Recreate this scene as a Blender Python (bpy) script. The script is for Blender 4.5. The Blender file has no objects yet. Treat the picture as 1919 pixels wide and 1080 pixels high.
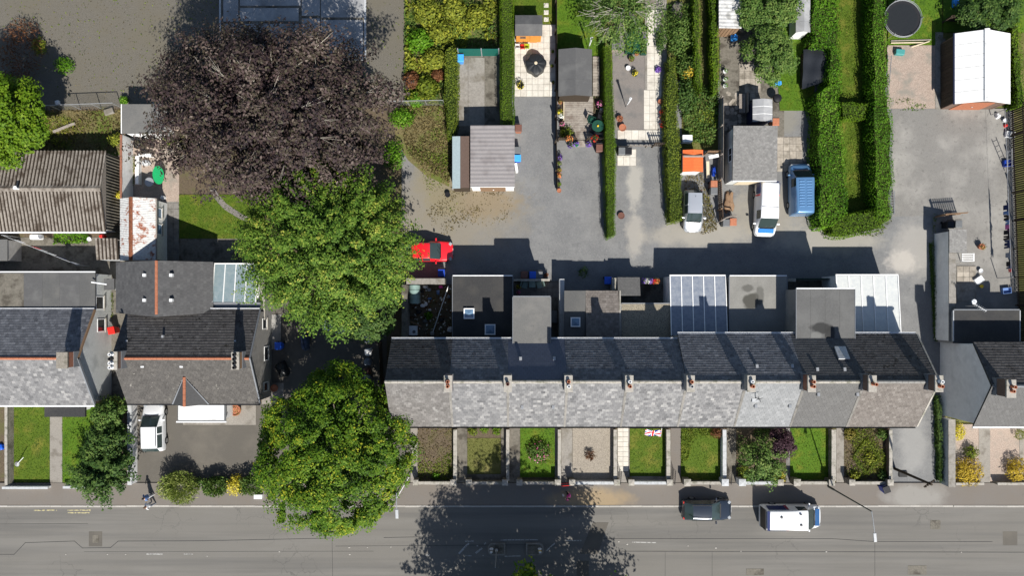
import bpy, math, random
import numpy as np
from mathutils import Vector, Matrix
R = math.radians
scene = bpy.context.scene
col = scene.collection
# ---------------------------------------------------------------- camera: a drone hovering 60 m up, looking straight down
S, H, NX, NY = 22.0, 60.0, 960.0, 570.0      # picture pixels per metre on the ground, flying height, point below the drone
cam_d = bpy.data.cameras.new('camera'); cam = bpy.data.objects.new('camera', cam_d); col.objects.link(cam)
cam.location = (0, 0, H); cam.rotation_euler = (0, 0, 0)
cam_d.sensor_width = 36; cam_d.lens = 36 * S * H / 1919.0
cam_d.shift_y = (NY - 540) / 1919.0
cam_d.clip_end = 1500
scene.camera = cam
# ---------------------------------------------------------------- light
SUN_EL, SUN_AZ = 46.0, 162.5
w = bpy.data.worlds.new('World'); scene.world = w; w.use_nodes = True
nt = w.node_tree; nt.nodes.clear()
sky = nt.nodes.new('ShaderNodeTexSky'); sky.sky_type = 'NISHITA'; sky.sun_disc = False
sky.sun_elevation = R(SUN_EL); sky.sun_rotation = R(SUN_AZ); sky.air_density = 1.0; sky.dust_density = 0.6; sky.ozone_density = 1.0
bg = nt.nodes.new('ShaderNodeBackground'); bg.inputs[1].default_value = 0.07
wo = nt.nodes.new('ShaderNodeOutputWorld')
nt.links.new(sky.outputs[0], bg.inputs[0]); nt.links.new(bg.outputs[0], wo.inputs[0])
sd = bpy.data.lights.new('sun', 'SUN'); sd.energy = 4.8; sd.angle = R(0.53); sd.color = (1.0, 0.955, 0.88)
so = bpy.data.objects.new('sun', sd); col.objects.link(so)
sdir = Vector((math.sin(R(SUN_AZ)) * math.cos(R(SUN_EL)), math.cos(R(SUN_AZ)) * math.cos(R(SUN_EL)), math.sin(R(SUN_EL))))
so.rotation_euler = sdir.to_track_quat('Z', 'Y').to_euler(); so.location = sdir * 120
scene.view_settings.view_transform = 'Standard'; scene.view_settings.look = 'None'
scene.view_settings.gamma = 1.0; scene.view_settings.use_curve_mapping = False
scene.view_settings.exposure = 0.68
scene.cycles.max_bounces = 5; scene.cycles.diffuse_bounces = 3; scene.cycles.glossy_bounces = 2
scene.cycles.transmission_bounces = 3; scene.cycles.transparent_max_bounces = 6

# ---------------------------------------------------------------- helpers
rng = np.random.default_rng(7); rnd = random.Random(11)
WL = {}                                       # world location of every empty / parent
def X(px, z=0): return (px - NX) / S * (H - z) / H
def Y(py, z=0): return -(py - NY) / S * (H - z) / H
def P(px, py, z=0, h=None):
    h = z if h is None else h                 # h: height at which the picture point is seen
    return Vector((X(px, h), Y(py, h), z))
def wloc(o): return WL.get(o.name, Vector((0, 0, 0)))
def tag(o, label=None, cat=None, group=None, kind=None):
    if label: o['label'] = label
    if cat: o['category'] = cat
    if group: o['group'] = group
    if kind: o['kind'] = kind
    return o
def thing(name, label, cat, loc=(0, 0, 0), group=None, rz=0):
    o = bpy.data.objects.new(name, None); col.objects.link(o); o.location = loc; o.rotation_euler.z = rz
    o.empty_display_size = .3
    WL[o.name] = Vector(loc)
    return tag(o, label, cat, group)
def link(name, me, parent=None, loc=(0, 0, 0)):
    o = bpy.data.objects.new(name, me); col.objects.link(o)
    if parent: o.parent = parent
    o.location = loc
    WL[o.name] = wloc(parent) + Vector(loc) if parent else Vector(loc)
    return o
class MB:
    def __init__(s): s.v = []; s.f = []; s.t = []; s.tone = .5
    def add(s, vs, fs):
        n = len(s.v); s.v += [tuple(v) for v in vs]; s.f += [tuple(i + n for i in f) for f in fs]; s.t += [s.tone] * len(vs); return s
    def box(s, x0, x1, y0, y1, z0, z1):
        return s.add([(x0,y0,z0),(x1,y0,z0),(x1,y1,z0),(x0,y1,z0),(x0,y0,z1),(x1,y0,z1),(x1,y1,z1),(x0,y1,z1)],
              [(3,2,1,0),(4,5,6,7),(0,1,5,4),(1,2,6,5),(2,3,7,6),(3,0,4,7)])
    def obox(s, c, hx, hy, hz, rz=0, ry=0, rx=0):
        m = Matrix.Rotation(rz, 3, 'Z') @ Matrix.Rotation(ry, 3, 'Y') @ Matrix.Rotation(rx, 3, 'X'); c = Vector(c)
        vs = [c + m @ Vector((a*hx, b*hy, d*hz)) for d in (-1,1) for a, b in ((-1,-1),(1,-1),(1,1),(-1,1))]
        return s.add(vs, [(3,2,1,0),(4,5,6,7),(0,1,5,4),(1,2,6,5),(2,3,7,6),(3,0,4,7)])
    def prism(s, pts, z0, z1):
        a = sum(pts[i][0]*pts[(i+1)%len(pts)][1]-pts[(i+1)%len(pts)][0]*pts[i][1] for i in range(len(pts)))
        if a < 0: pts = pts[::-1]
        n = len(pts)
        vs = [(p[0],p[1],z0) for p in pts] + [(p[0],p[1],z1) for p in pts]
        return s.add(vs, [tuple(range(n-1,-1,-1)), tuple(range(n,2*n))] + [(i,(i+1)%n,n+(i+1)%n,n+i) for i in range(n)])
    def xprism(s, yz, x0, x1):                 # profile in y,z swept along x
        n = len(yz); vs = [(x0,)+tuple(p) for p in yz] + [(x1,)+tuple(p) for p in yz]
        return s.add(vs, [tuple(range(n)), tuple(range(2*n-1,n-1,-1))] + [(i,n+i,n+(i+1)%n,(i+1)%n) for i in range(n)])
    def yprism(s, xz, y0, y1):
        n = len(xz); vs = [(p[0],y0,p[1]) for p in xz] + [(p[0],y1,p[1]) for p in xz]
        return s.add(vs, [tuple(range(n)), tuple(range(2*n-1,n-1,-1))] + [(i,n+i,n+(i+1)%n,(i+1)%n) for i in range(n)])
    def slabq(s, a, b, c, d, t):               # quad a b c d with thickness t below
        a,b,c,d = map(Vector,(a,b,c,d)); n = (b-a).cross(d-a).normalized()*t
        return s.add([a-n,b-n,c-n,d-n,a,b,c,d], [(3,2,1,0),(4,5,6,7),(0,1,5,4),(1,2,6,5),(2,3,7,6),(3,0,4,7)])
    def tube(s, p0, p1, r0, r1=None, n=8):
        r1 = r0 if r1 is None else r1; p0, p1 = Vector(p0), Vector(p1); d = (p1-p0)
        q = d.to_track_quat('Z','Y').to_matrix(); vs = []
        for p, r in ((p0,r0),(p1,r1)):
            for k in range(n):
                a = 2*math.pi*k/n; vs.append(p + q @ Vector((r*math.cos(a), r*math.sin(a), 0)))
        return s.add(vs, [tuple(range(n-1,-1,-1)), tuple(range(n,2*n))] + [(k,(k+1)%n,n+(k+1)%n,n+k) for k in range(n)])
    def path(s, pts, r, n=6):
        for a, b in zip(pts[:-1], pts[1:]): s.tube(a, b, r, r, n)
        return s
    def lathe(s, prof, c=(0,0,0), n=16, sx=1, sy=1):
        vs = []; fs = []
        for r, z in prof:
            for k in range(n):
                a = 2*math.pi*k/n; vs.append((c[0]+r*sx*math.cos(a), c[1]+r*sy*math.sin(a), c[2]+z))
        m = len(prof)
        for j in range(m-1):
            for k in range(n): fs.append((j*n+k, j*n+(k+1)%n, (j+1)*n+(k+1)%n, (j+1)*n+k))
        fs.append(tuple(range(n-1,-1,-1))); fs.append(tuple((m-1)*n+k for k in range(n)))
        return s.add(vs, fs)
    def mesh(s, name, mat, off=Vector((0,0,0)), smooth=None):
        me = bpy.data.meshes.new(name)
        me.from_pydata([(v[0]-off[0], v[1]-off[1], v[2]-off[2]) for v in s.v], [], s.f)
        at = me.attributes.new('tone', 'FLOAT', 'POINT'); at.data.foreach_set('value', np.array(s.t, dtype=np.float32))
        if mat: me.materials.append(mat)
        if smooth:
            me.polygons.foreach_set('use_smooth', [True]*len(me.polygons)); me.set_sharp_from_angle(angle=R(smooth))
        me.update(); return me
    def base(s):
        a = np.array(s.v); return Vector((float((a[:,0].min()+a[:,0].max())/2), float((a[:,1].min()+a[:,1].max())/2), float(a[:,2].min())))
    def build(s, name, mat, parent=None, smooth=None, bevel=0, kind=None, local=False, label=None):
        if local: off = Vector((0,0,0)); loc = off
        else:
            b = s.base(); off = b; loc = b - wloc(parent) if parent else b
        o = link(name, s.mesh(name, mat, off, smooth), parent, loc)
        if bevel:
            md = o.modifiers.new('bevel', 'BEVEL'); md.width = bevel; md.segments = 2; md.limit_method = 'ANGLE'
        if kind: o['kind'] = kind
        if label: o['label'] = label
        return o
def copy_tree(o, parent=None):
    c = o.copy(); col.objects.link(c)
    if parent: c.parent = parent
    for ch in list(o.children): copy_tree(ch, c)
    return c

# ---------------------------------------------------------------- materials
MATS = {}
def srgb(h):
    h = h.lstrip('#'); v = [int(h[i:i+2],16)/255 for i in (0,2,4)]
    return tuple((c/12.92 if c <= .04045 else ((c+.055)/1.055)**2.4) for c in v)
class NT:
    def __init__(s, name):
        s.m = bpy.data.materials.new(name); s.m.use_nodes = True; s.t = s.m.node_tree; s.t.nodes.clear()
        s.out = s.n('ShaderNodeOutputMaterial'); s.geo = s.n('ShaderNodeNewGeometry'); s.pos = s.geo.outputs['Position']
    def n(s, t): return s.t.nodes.new(t)
    def l(s, a, b): s.t.links.new(a, b)
    def noise(s, scale, detail=5, rough=.6, vec=None, dist=0):
        n = s.n('ShaderNodeTexNoise'); n.inputs['Scale'].default_value = scale; n.inputs['Detail'].default_value = detail
        n.inputs['Roughness'].default_value = rough; n.inputs['Distortion'].default_value = dist
        s.l(vec if vec else s.pos, n.inputs['Vector']); return n.outputs['Fac']
    def ramp(s, fac, stops, interp='LINEAR'):
        r = s.n('ShaderNodeValToRGB'); e = r.color_ramp.elements; r.color_ramp.interpolation = interp
        while len(e) < len(stops): e.new(.5)
        for k, (p, c) in enumerate(stops):
            e[k].position = p; e[k].color = tuple(c)+(1,) if len(c) == 3 else c
        s.l(fac, r.inputs[0]); return r.outputs[0]
    def mix(s, fac, a, b, mode='MIX'):
        m = s.n('ShaderNodeMix'); m.data_type = 'RGBA'; m.blend_type = mode
        for sock, v in ((m.inputs[0], fac), (m.inputs[6], a), (m.inputs[7], b)):
            if isinstance(v, (int, float)): sock.default_value = v
            elif isinstance(v, tuple): sock.default_value = v+(1,) if len(v) == 3 else v
            else: s.l(v, sock)
        return m.outputs[2]
    def math(s, op, a, b=0.0):
        m = s.n('ShaderNodeMath'); m.operation = op
        for k, v in enumerate((a, b)):
            if isinstance(v, (int, float)): m.inputs[k].default_value = v
            else: s.l(v, m.inputs[k])
        return m.outputs[0]
    def blob(s, colr, c, r, to, amount=1.0, wob=.5, ns=.8, soft=.5):
        m = s.n('ShaderNodeMapping'); m.vector_type = 'POINT'
        m.inputs['Location'].default_value = (-c[0]/r[0], -c[1]/r[1], 0); m.inputs['Scale'].default_value = (1/r[0], 1/r[1], 0)
        s.l(s.pos, m.inputs[0]); v = s.n('ShaderNodeVectorMath'); v.operation = 'LENGTH'; s.l(m.outputs[0], v.inputs[0])
        d = s.math('ADD', v.outputs['Value'], s.math('MULTIPLY', s.math('SUBTRACT', s.noise(ns, 6, .65), .5), wob*2))
        f = s.ramp(d, [(max(0, 1-soft), (amount,)*3), (1.0, (0,0,0))])
        return s.mix(f, colr, to)
    def finish(s, colr, rough=.85, bump=0, bscale=60, spec=.25, metal=0, bdist=.02, height=None, trans=0, coat=0):
        b = s.n('ShaderNodeBsdfPrincipled')
        if isinstance(colr, tuple): b.inputs['Base Color'].default_value = colr+(1,)
        else: s.l(colr, b.inputs['Base Color'])
        b.inputs['Roughness'].default_value = rough; b.inputs['Specular IOR Level'].default_value = spec; b.inputs['Metallic'].default_value = metal
        b.inputs['Transmission Weight'].default_value = trans; b.inputs['Coat Weight'].default_value = coat
        if bump:
            bn = s.n('ShaderNodeBump'); bn.inputs['Strength'].default_value = bump; bn.inputs['Distance'].default_value = bdist
            s.l(height if height else s.noise(bscale, 4, .7), bn.inputs['Height']); s.l(bn.outputs[0], b.inputs['Normal'])
        s.l(b.outputs[0], s.out.inputs[0]); s.bsdf = b; return s.m
def mat(name, a, b=None, scale=4, c=None, cscale=.5, cth=(.5,.66), rough=.85, bump=.25, bscale=45, spec=.25, metal=0, lo=.32, hi=.68, obj=0, coat=0, camt=1.0, d=None, dscale=2.0, dth=(.62,.7)):
    if name in MATS: return MATS[name]
    t = NT(name); colr = a
    if b: colr = t.mix(t.ramp(t.noise(scale, 8, .68), [(lo,(0,0,0)),(hi,(1,1,1))]), a, b)
    if c: colr = t.mix(t.ramp(t.noise(cscale, 6, .6), [(cth[0],(0,0,0)),(cth[1],(camt,)*3)]), colr, c)
    if d: colr = t.mix(t.ramp(t.noise(dscale, 6, .7, dist=.6), [(dth[0],(0,0,0)),(dth[1],(1,1,1))]), colr, d)
    if obj:
        oi = t.n('ShaderNodeObjectInfo'); k = t.math('ADD', t.math('MULTIPLY', oi.outputs['Random'], obj), 1-obj/2)
        cc = t.n('ShaderNodeCombineColor'); [t.l(k, cc.inputs[i]) for i in range(3)]
        colr = t.mix(1.0, colr, cc.outputs[0], 'MULTIPLY')
    MATS[name] = t.finish(colr, rough, bump, bscale, spec, metal, coat=coat); return MATS[name]
def tonemat(name, stops, nz=.35, nscale=6, rough=.8, bump=.2, bscale=50, spec=.25, moss=None, mscale=.8, mth=(.55,.7)):
    if name in MATS: return MATS[name]
    t = NT(name); a = t.n('ShaderNodeAttribute'); a.attribute_name = 'tone'
    colr = t.ramp(a.outputs['Fac'], stops)
    if nz:
        g = t.ramp(t.noise(nscale, 7, .7), [(.25,(1-nz,)*3),(.75,(1+nz*.6,)*3)]); colr = t.mix(1.0, colr, g, 'MULTIPLY')
    if moss: colr = t.mix(t.ramp(t.noise(mscale, 8, .72), [(mth[0],(0,0,0)),(mth[1],(1,1,1))]), colr, moss)
    MATS[name] = t.finish(colr, rough, bump, bscale, spec); return MATS[name]
def leafmat(name, stops, trans=.28, rough=.6, spec=.16):
    if name in MATS: return MATS[name]
    t = NT(name); a = t.n('ShaderNodeAttribute'); a.attribute_name = 'tone'
    colr = t.ramp(a.outputs['Fac'], stops)
    t.finish(colr, rough, 0, spec=spec)
    tr = t.n('ShaderNodeBsdfTranslucent'); t.l(t.mix(1.0, colr, (1.0,1.0,.55), 'MULTIPLY'), tr.inputs[0])
    mx = t.n('ShaderNodeMixShader'); mx.inputs[0].default_value = trans
    t.l(t.bsdf.outputs[0], mx.inputs[1]); t.l(tr.outputs[0], mx.inputs[2]); t.l(mx.outputs[0], t.out.inputs[0])
    MATS[name] = t.m; return t.m
def plain(name, c, rough=.6, spec=.3, metal=0, coat=0, var=.12):
    if name in MATS: return MATS[name]
    t = NT(name); g = t.ramp(t.noise(9, 5, .6), [(.3,(1-var,)*3),(.7,(1+var,)*3)])
    MATS[name] = t.finish(t.mix(1.0, c, g, 'MULTIPLY'), rough, .06, 30, spec, metal, coat=coat); return MATS[name]
# colours ----------------------------------------------------------
def ground_mats():
    t = NT('road_asphalt'); p = t.pos
    c = t.mix(t.ramp(t.noise(38, 6, .75), [(.3,(0,0,0)),(.7,(1,1,1))]), (.113,.107,.096), (.175,.166,.151))
    c = t.mix(t.ramp(t.noise(.22, 5, .6), [(.4,(0,0,0)),(.7,(.7,.7,.7))]), c, (.155,.147,.135))
    mp = t.n('ShaderNodeMapping'); mp.inputs['Scale'].default_value = (.03,1.1,1); t.l(p, mp.inputs[0])
    c = t.mix(t.ramp(t.noise(1.0, 4, .55, mp.outputs[0]), [(.45,(0,0,0)),(.72,(.65,.65,.65))]), c, (.082,.081,.08))
    c = t.mix(t.ramp(t.noise(2.1, 7, .75, dist=1), [(.64,(0,0,0)),(.74,(.6,.6,.6))]), c, (.082,.08,.078))
    mp2 = t.n('ShaderNodeMapping'); mp2.inputs['Scale'].default_value = (.05,.55,1); t.l(p, mp2.inputs[0])
    c = t.mix(t.ramp(t.noise(1.3, 5, .6, mp2.outputs[0]), [(.5,(0,0,0)),(.7,(.6,.6,.6))]), c, (.17,.163,.15))
    vo = t.n('ShaderNodeTexVoronoi'); vo.feature = 'DISTANCE_TO_EDGE'; vo.inputs['Scale'].default_value = .55
    wv = t.n('ShaderNodeVectorMath'); wv.operation = 'ADD'; nv = t.n('ShaderNodeTexNoise'); nv.inputs['Scale'].default_value = 1.6; nv.inputs['Detail'].default_value = 6; t.l(p, nv.inputs[0]); t.l(p, wv.inputs[0]); t.l(nv.outputs['Color'], wv.inputs[1]); t.l(wv.outputs[0], vo.inputs['Vector'])
    ck = t.math('MULTIPLY', t.ramp(vo.outputs['Distance'], [(.0,(.8,.8,.8)),(.022,(0,0,0))]), t.ramp(t.noise(.14, 3, .5), [(.56,(0,0,0)),(.66,(.7,.7,.7))])); c = t.mix(ck, c, (.065,.063,.06))
    MATS['road'] = t.finish(c, .9, .35, 120, .2, bdist=.01)
    t = NT('pavement_asphalt')
    c = t.mix(t.ramp(t.noise(30, 6, .75), [(.3,(0,0,0)),(.7,(1,1,1))]), (.125,.112,.1), (.178,.162,.145))
    c = t.mix(t.ramp(t.noise(.5, 6, .65), [(.42,(0,0,0)),(.7,(.8,.8,.8))]), c, (.152,.132,.112))
    c = t.blob(c, P(1110, 935), (4.2, 1.1), (.33,.24,.13), .6, .5, .7)
    c = t.blob(c, P(1715, 930), (3.2, 1.3), (.25,.24,.22), .8, .5, .7)
    c = t.mix(t.ramp(t.noise(1.7, 7, .75, dist=1), [(.62,(0,0,0)),(.72,(.6,.6,.6))]), c, (.09,.085,.08))
    MATS['pavement'] = t.finish(c, .9, .35, 110, .2, bdist=.01)
    t = NT('lane_asphalt')
    c = t.mix(t.ramp(t.noise(34, 6, .8), [(.3,(0,0,0)),(.7,(1,1,1))]), (.078,.079,.081), (.205,.206,.206))
    c = t.mix(t.ramp(t.noise(.55, 7, .68), [(.42,(0,0,0)),(.68,(.85,.85,.85))]), c, (.19,.19,.187))
    c = t.mix(t.ramp(t.noise(1.3, 7, .72, dist=.7), [(.57,(0,0,0)),(.72,(.7,.7,.7))]), c, (.105,.106,.108))
    c = t.mix(t.ramp(t.noise(6.5, 5, .8), [(.5,(0,0,0)),(.72,(.55,.55,.55))]), c, (.25,.25,.248)); c = t.mix(t.ramp(t.noise(4.1, 6, .8, dist=.5), [(.56,(0,0,0)),(.7,(.6,.6,.6))]), c, (.085,.086,.088))
    c = t.blob(c, P(840, 395), (8.0, 5.0), (.195,.175,.14), .85, .5, .6)
    c = t.blob(c, P(900, 380), (4.4, 1.8), (.2,.155,.095), .7, .8, 1.4)
    c = t.blob(c, P(830, 330), (2.6, 5.0), (.19,.165,.105), .8, .6, .7)
    c = t.blob(c, P(1190, 345), (.8, 2.7), (.33,.315,.28), .8, .7, 1.2)
    c = t.blob(c, P(1190, 440), (1.0, 2.2), (.32,.30,.265), .7, .7, 1.2)
    c = t.blob(c, P(1320, 440), (6.5, 1.4), (.29,.27,.23), .75, .6, .8)
    c = t.blob(c, P(1550, 450), (6.0, 1.5), (.29,.275,.24), .75, .6, .8)
    c = t.blob(c, P(1440, 400), (4.0, 2.6), (.25,.23,.19), .7, .6, .8)
    c = t.blob(c, P(1715, 470), (2.4, 3.2), (.31,.295,.27), .7, .6, .7)
    c = t.blob(c, P(1690, 490), (1.6, 1.2), (.42,.39,.35), .6, .8, 1.5)
    c = t.blob(c, P(1710, 830), (1.5, 3.6), (.29,.285,.27), .6, .6, .7)
    c = t.blob(c, P(1460, 220), (2.2, 1.8), (.2,.19,.16), .7, .6, .9)
    MATS['lane'] = t.finish(c, .92, .4, 110, .2, bdist=.012)
ground_mats()
mat('gravel_yard', (.062,.057,.047), (.165,.152,.128), 17, (.115,.104,.08), .28, (.45,.65), bump=.6, bscale=70, d=(.045,.04,.033), dscale=34, dth=(.62,.68))
mat('earth', (.06,.045,.03), (.13,.1,.065), 8, (.09,.085,.035), .7, bump=.6, bscale=30)
mat('dry_weeds', (.085,.075,.03), (.18,.145,.07), 9, (.09,.12,.02), .5, (.45,.6), bump=.8, bscale=26)
mat('lawn', (.045,.085,.005), (.085,.127,.008), 9, (.14,.14,.02), .8, (.5,.68), bump=.7, bscale=55, d=(.035,.068,.006), dscale=1.6, dth=(.54,.68))
mat('lawn_dry', (.075,.088,.018), (.125,.122,.035), 9, (.155,.14,.05), .6, (.5,.66), bump=.7, bscale=55)
mat('lawn_bright', (.045,.105,.004), (.08,.148,.007), 9, (.13,.15,.014), .8, (.52,.7), bump=.7, bscale=55, d=(.03,.075,.004), dscale=1.7, dth=(.54,.68))
mat('concrete', (.18,.168,.15), (.27,.252,.228), 6, (.14,.125,.1), .8, (.5,.65), bump=.2)
mat('concrete_dark', (.1,.092,.075), (.17,.155,.13), 5, (.07,.062,.05), 1.1, (.5,.62), bump=.25)
mat('concrete_blue', (.25,.255,.265), (.37,.37,.37), 2, (.17,.175,.18), .5, (.48,.66), bump=.15)
mat('path_concrete', (.19,.175,.155), (.27,.25,.22), 12, (.14,.125,.105), 1.2, bump=.2)
mat('drive_asphalt', (.075,.068,.058), (.115,.106,.092), 30, (.125,.113,.095), .4, (.45,.7), bump=.3, bscale=110)
mat('yard_asphalt', (.14,.135,.126), (.215,.207,.193), 24, (.27,.26,.24), .35, (.45,.7), bump=.3, bscale=110, d=(.125,.12,.112), dscale=3.5, dth=(.55,.72))
mat('paving', (.47,.44,.385), (.58,.55,.49), 4, (.42,.39,.34), 1.2, bump=.1, obj=.1)
mat('paving_old', (.25,.22,.185), (.36,.325,.275), 5, (.17,.15,.12), 1.2, bump=.15, obj=.3)
mat('paving_grey', (.15,.142,.13), (.2,.19,.175), 5, (.1,.095,.085), 1.2, bump=.15, obj=.25)
mat('pebbles', (.15,.13,.105), (.36,.32,.265), 16, None, bump=.8, bscale=40)
mat('pink_gravel', (.2,.155,.125), (.42,.34,.285), 13, (.22,.2,.17), .7, bump=.7, bscale=40)
mat('grey_gravel', (.13,.115,.105), (.225,.205,.19), 26, (.13,.125,.12), .7, bump=.7, bscale=40)
mat('bark', (.09,.075,.058), (.18,.155,.125), 12, bump=.5)
mat('twig', (.3,.275,.23), (.42,.39,.33), 12, bump=.3)
mat('kerb', (.3,.285,.26), (.4,.38,.35), 9, obj=.2, bump=.15)
mat('white_render', (.6,.6,.6), (.75,.75,.74), 5, (.42,.42,.4), 1.4, (.58,.75), bump=.2, bscale=30)
mat('roughcast', (.42,.44,.43), (.56,.57,.56), 14, (.36,.375,.37), .7, bump=.6, bscale=60)
mat('roughcast_grey', (.2,.195,.185), (.28,.27,.255), 16, (.165,.16,.15), .6, bump=.6, bscale=60)
mat('cement_render', (.24,.235,.225), (.31,.3,.285), 3, (.18,.175,.165), .9, (.52,.7), bump=.2)
mat('stone_wall', (.15,.135,.11), (.27,.245,.21), 9, (.1,.095,.07), 1.2, bump=.5, bscale=25)
mat('coping', (.27,.25,.22), (.36,.34,.305), 9, (.17,.165,.13), 2.2, bump=.2)
mat('coping_pale', (.36,.375,.39), (.45,.46,.47), 6, (.31,.32,.32), 2.5, bump=.15)
mat('brick_red', (.2,.085,.055), (.29,.13,.085), 7, (.16,.085,.06), 1.3, bump=.3)
mat('brick_brown', (.11,.075,.058), (.17,.115,.09), 7, bump=.3)
mat('felt_black', (.028,.028,.03), (.042,.042,.042), 9, (.052,.05,.047), .7, (.45,.7), bump=.35, bscale=90)
mat('felt_grey', (.1,.1,.098), (.14,.138,.132), 12, (.16,.155,.145), .45, (.5,.7), bump=.35, bscale=90, d=(.085,.085,.085), dscale=.9, dth=(.58,.75))
mat('felt_mid', (.072,.073,.073), (.1,.1,.098), 10, (.115,.113,.108), .55, (.46,.68), bump=.35, bscale=90)
mat('felt_shed', (.07,.07,.072), (.1,.1,.1), 20, (.12,.12,.118), .8, (.48,.7), bump=.3, bscale=90)
mat('felt_pebble', (.2,.17,.12), (.33,.29,.22), 22, (.09,.085,.07), 18, (.5,.6), bump=.7, bscale=50)
mat('wood_dark', (.035,.026,.018), (.065,.048,.034), 10, obj=.3, bump=.3)
mat('wood_brown', (.16,.1,.06), (.24,.155,.095), 10, obj=.3, bump=.3)
mat('wood_grey', (.2,.175,.15), (.3,.265,.235), 8, obj=.3, bump=.3)
mat('wood_orange', (.5,.2,.035), (.62,.27,.055), 8, obj=.1, bump=.2)
mat('wood_pale', (.48,.4,.28), (.6,.52,.38), 8, bump=.2)
mat('deck', (.2,.175,.15), (.33,.3,.26), 5, (.15,.12,.1), 1.0, obj=.25, bump=.3)
mat('terracotta', (.28,.1,.055), (.4,.16,.09), 7, bump=.2)
plain('white_paint', (.74,.74,.73), .5); plain('white_plastic', (.68,.69,.7), .4); plain('black_plastic', (.012,.012,.014), .45)
plain('dark_cover', (.018,.02,.022), .4); plain('rubber', (.018,.018,.018), .85, .1); plain('steel', (.45,.46,.47), .35, .5, .8); plain('galvanised', (.38,.39,.4), .45, .5, .5)
plain('pole_green', (.04,.055,.05), .5); plain('iron_black', (.02,.02,.022), .5); plain('blue_plastic', (.012,.09,.55), .4); plain('blue_deep', (.012,.05,.35), .4); plain('sky_blue', (.05,.3,.75), .35)
plain('green_plastic', (.012,.3,.1), .45); plain('green_dark', (.01,.055,.035), .5); plain('green_sheet', (.006,.095,.075), .6); plain('red_plastic', (.6,.02,.015), .4); plain('yellow_plastic', (.75,.5,.02), .4)
plain('brown_plastic', (.13,.06,.045), .5); plain('grey_plastic', (.12,.125,.13), .45); plain('teal_plastic', (.06,.25,.24), .4); plain('lime', (.35,.45,.02), .5)
plain('orange_sheet', (.62,.13,.035), .7); plain('tank_green', (.2,.29,.27), .5); plain('dark_hole', (.006,.006,.006), .9, .1); plain('pink', (.6,.06,.3), .6); plain('purple', (.12,.05,.35), .6)
plain('cloth_navy', (.02,.03,.09), .9); plain('cloth_black', (.012,.012,.015), .9); plain('cloth_blue', (.12,.2,.4), .9); plain('cloth_pink', (.5,.12,.32), .9); plain('cloth_white', (.7,.7,.72), .9); plain('cloth_grey', (.22,.24,.28), .9); plain('cloth_red', (.55,.03,.04), .9)
plain('skin', (.5,.3,.22), .6); plain('hair_dark', (.02,.014,.012), .6); plain('hair_brown', (.09,.05,.03), .6); plain('cover_blue', (.045,.065,.12), .6); plain('lead', (.16,.17,.185), .5, .3); mat('paint_line', (.36,.355,.34), (.13,.127,.12), 7, lo=.5, hi=.6, bump=.05); mat('paint_yellow', (.42,.37,.2), (.13,.127,.12), 5, lo=.48, hi=.56, bump=.05)
mat('weathered_sheet', (.36,.36,.35), (.56,.56,.55), 3, (.25,.25,.24), 1.6, (.5,.66), bump=.1)
plain('navy_dark', (.012,.018,.05), .6)
plain('rusty', (.17,.065,.035), .9, .1, var=.5)
def stained(name, a, b, blobs):
    t = NT(name); c = t.mix(t.ramp(t.noise(9, 7, .7), [(.3,(0,0,0)),(.7,(1,1,1))]), a, b); c = t.mix(t.ramp(t.noise(.6, 6, .6), [(.45,(0,0,0)),(.7,(.5,.5,.5))]), c, tuple(v*1.25 for v in b))
    for ce, r, to, am in blobs: c = t.blob(c, ce, r, to, am, .55, 1.1, .3)
    MATS[name] = t.finish(c, .9, .3, 80)
stained('felt_puddle', (.16,.157,.145), (.21,.205,.19), [(P(1409,565,3.1),(.8,.75),(.06,.058,.05),.95),(P(1402,540,3.1),(.55,.4),(.085,.083,.075),.8),(P(1425,555,3.1),(.35,.9),(.085,.083,.075),.7)])
stained('felt_stain', (.085,.085,.085), (.115,.115,.112), [(P(1540,615,5.4),(1.0,.5),(.03,.03,.03),.9),(P(1556,628,5.4),(.45,.75),(.03,.03,.03),.9),(P(1530,630,5.4),(.5,.4),(.17,.17,.165),.6)])
def glassmat(name, c=(.02,.025,.03), rough=.06):
    t = NT(name); MATS[name] = t.finish(c, rough, 0, spec=.6); return MATS[name]
glassmat('glass_dark'); glassmat('glass_car', (.03,.045,.045), .05); glassmat('glass_sky', (.12,.2,.3), .08)
def polymat(name, c, c2, alpha):
    t = NT(name); cc = t.mix(t.ramp(t.noise(3, 7, .7), [(.35,(0,0,0)),(.7,(1,1,1))]), c, c2)
    t.finish(cc, .35, .05, 20, .4); tr = t.n('ShaderNodeBsdfTransparent'); mx = t.n('ShaderNodeMixShader'); mx.inputs[0].default_value = alpha
    t.l(tr.outputs[0], mx.inputs[1]); t.l(t.bsdf.outputs[0], mx.inputs[2]); t.l(mx.outputs[0], t.out.inputs[0]); MATS[name] = t.m
polymat('poly_clear', (.19,.22,.28), (.32,.345,.385), .8); polymat('poly_white', (.5,.52,.52), (.62,.63,.6), .93); polymat('glazing', (.22,.3,.33), (.32,.38,.4), .72)
t = NT('painted_tin')                       # white painted sheets with rust showing through
c = t.mix(t.ramp(t.noise(5, 7, .7), [(.35,(0,0,0)),(.7,(1,1,1))]), (.42,.42,.41), (.62,.62,.6))
c = t.mix(t.ramp(t.noise(1.3, 8, .75, dist=.4), [(.53,(0,0,0)),(.6,(1,1,1))]), c, (.24,.08,.04)); MATS['painted_tin'] = t.finish(c, .65, .2, 30)
t = NT('fibre_cement')
c = t.mix(t.ramp(t.noise(14, 8, .75), [(.3,(0,0,0)),(.7,(1,1,1))]), (.15,.13,.11), (.34,.31,.275))
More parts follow.
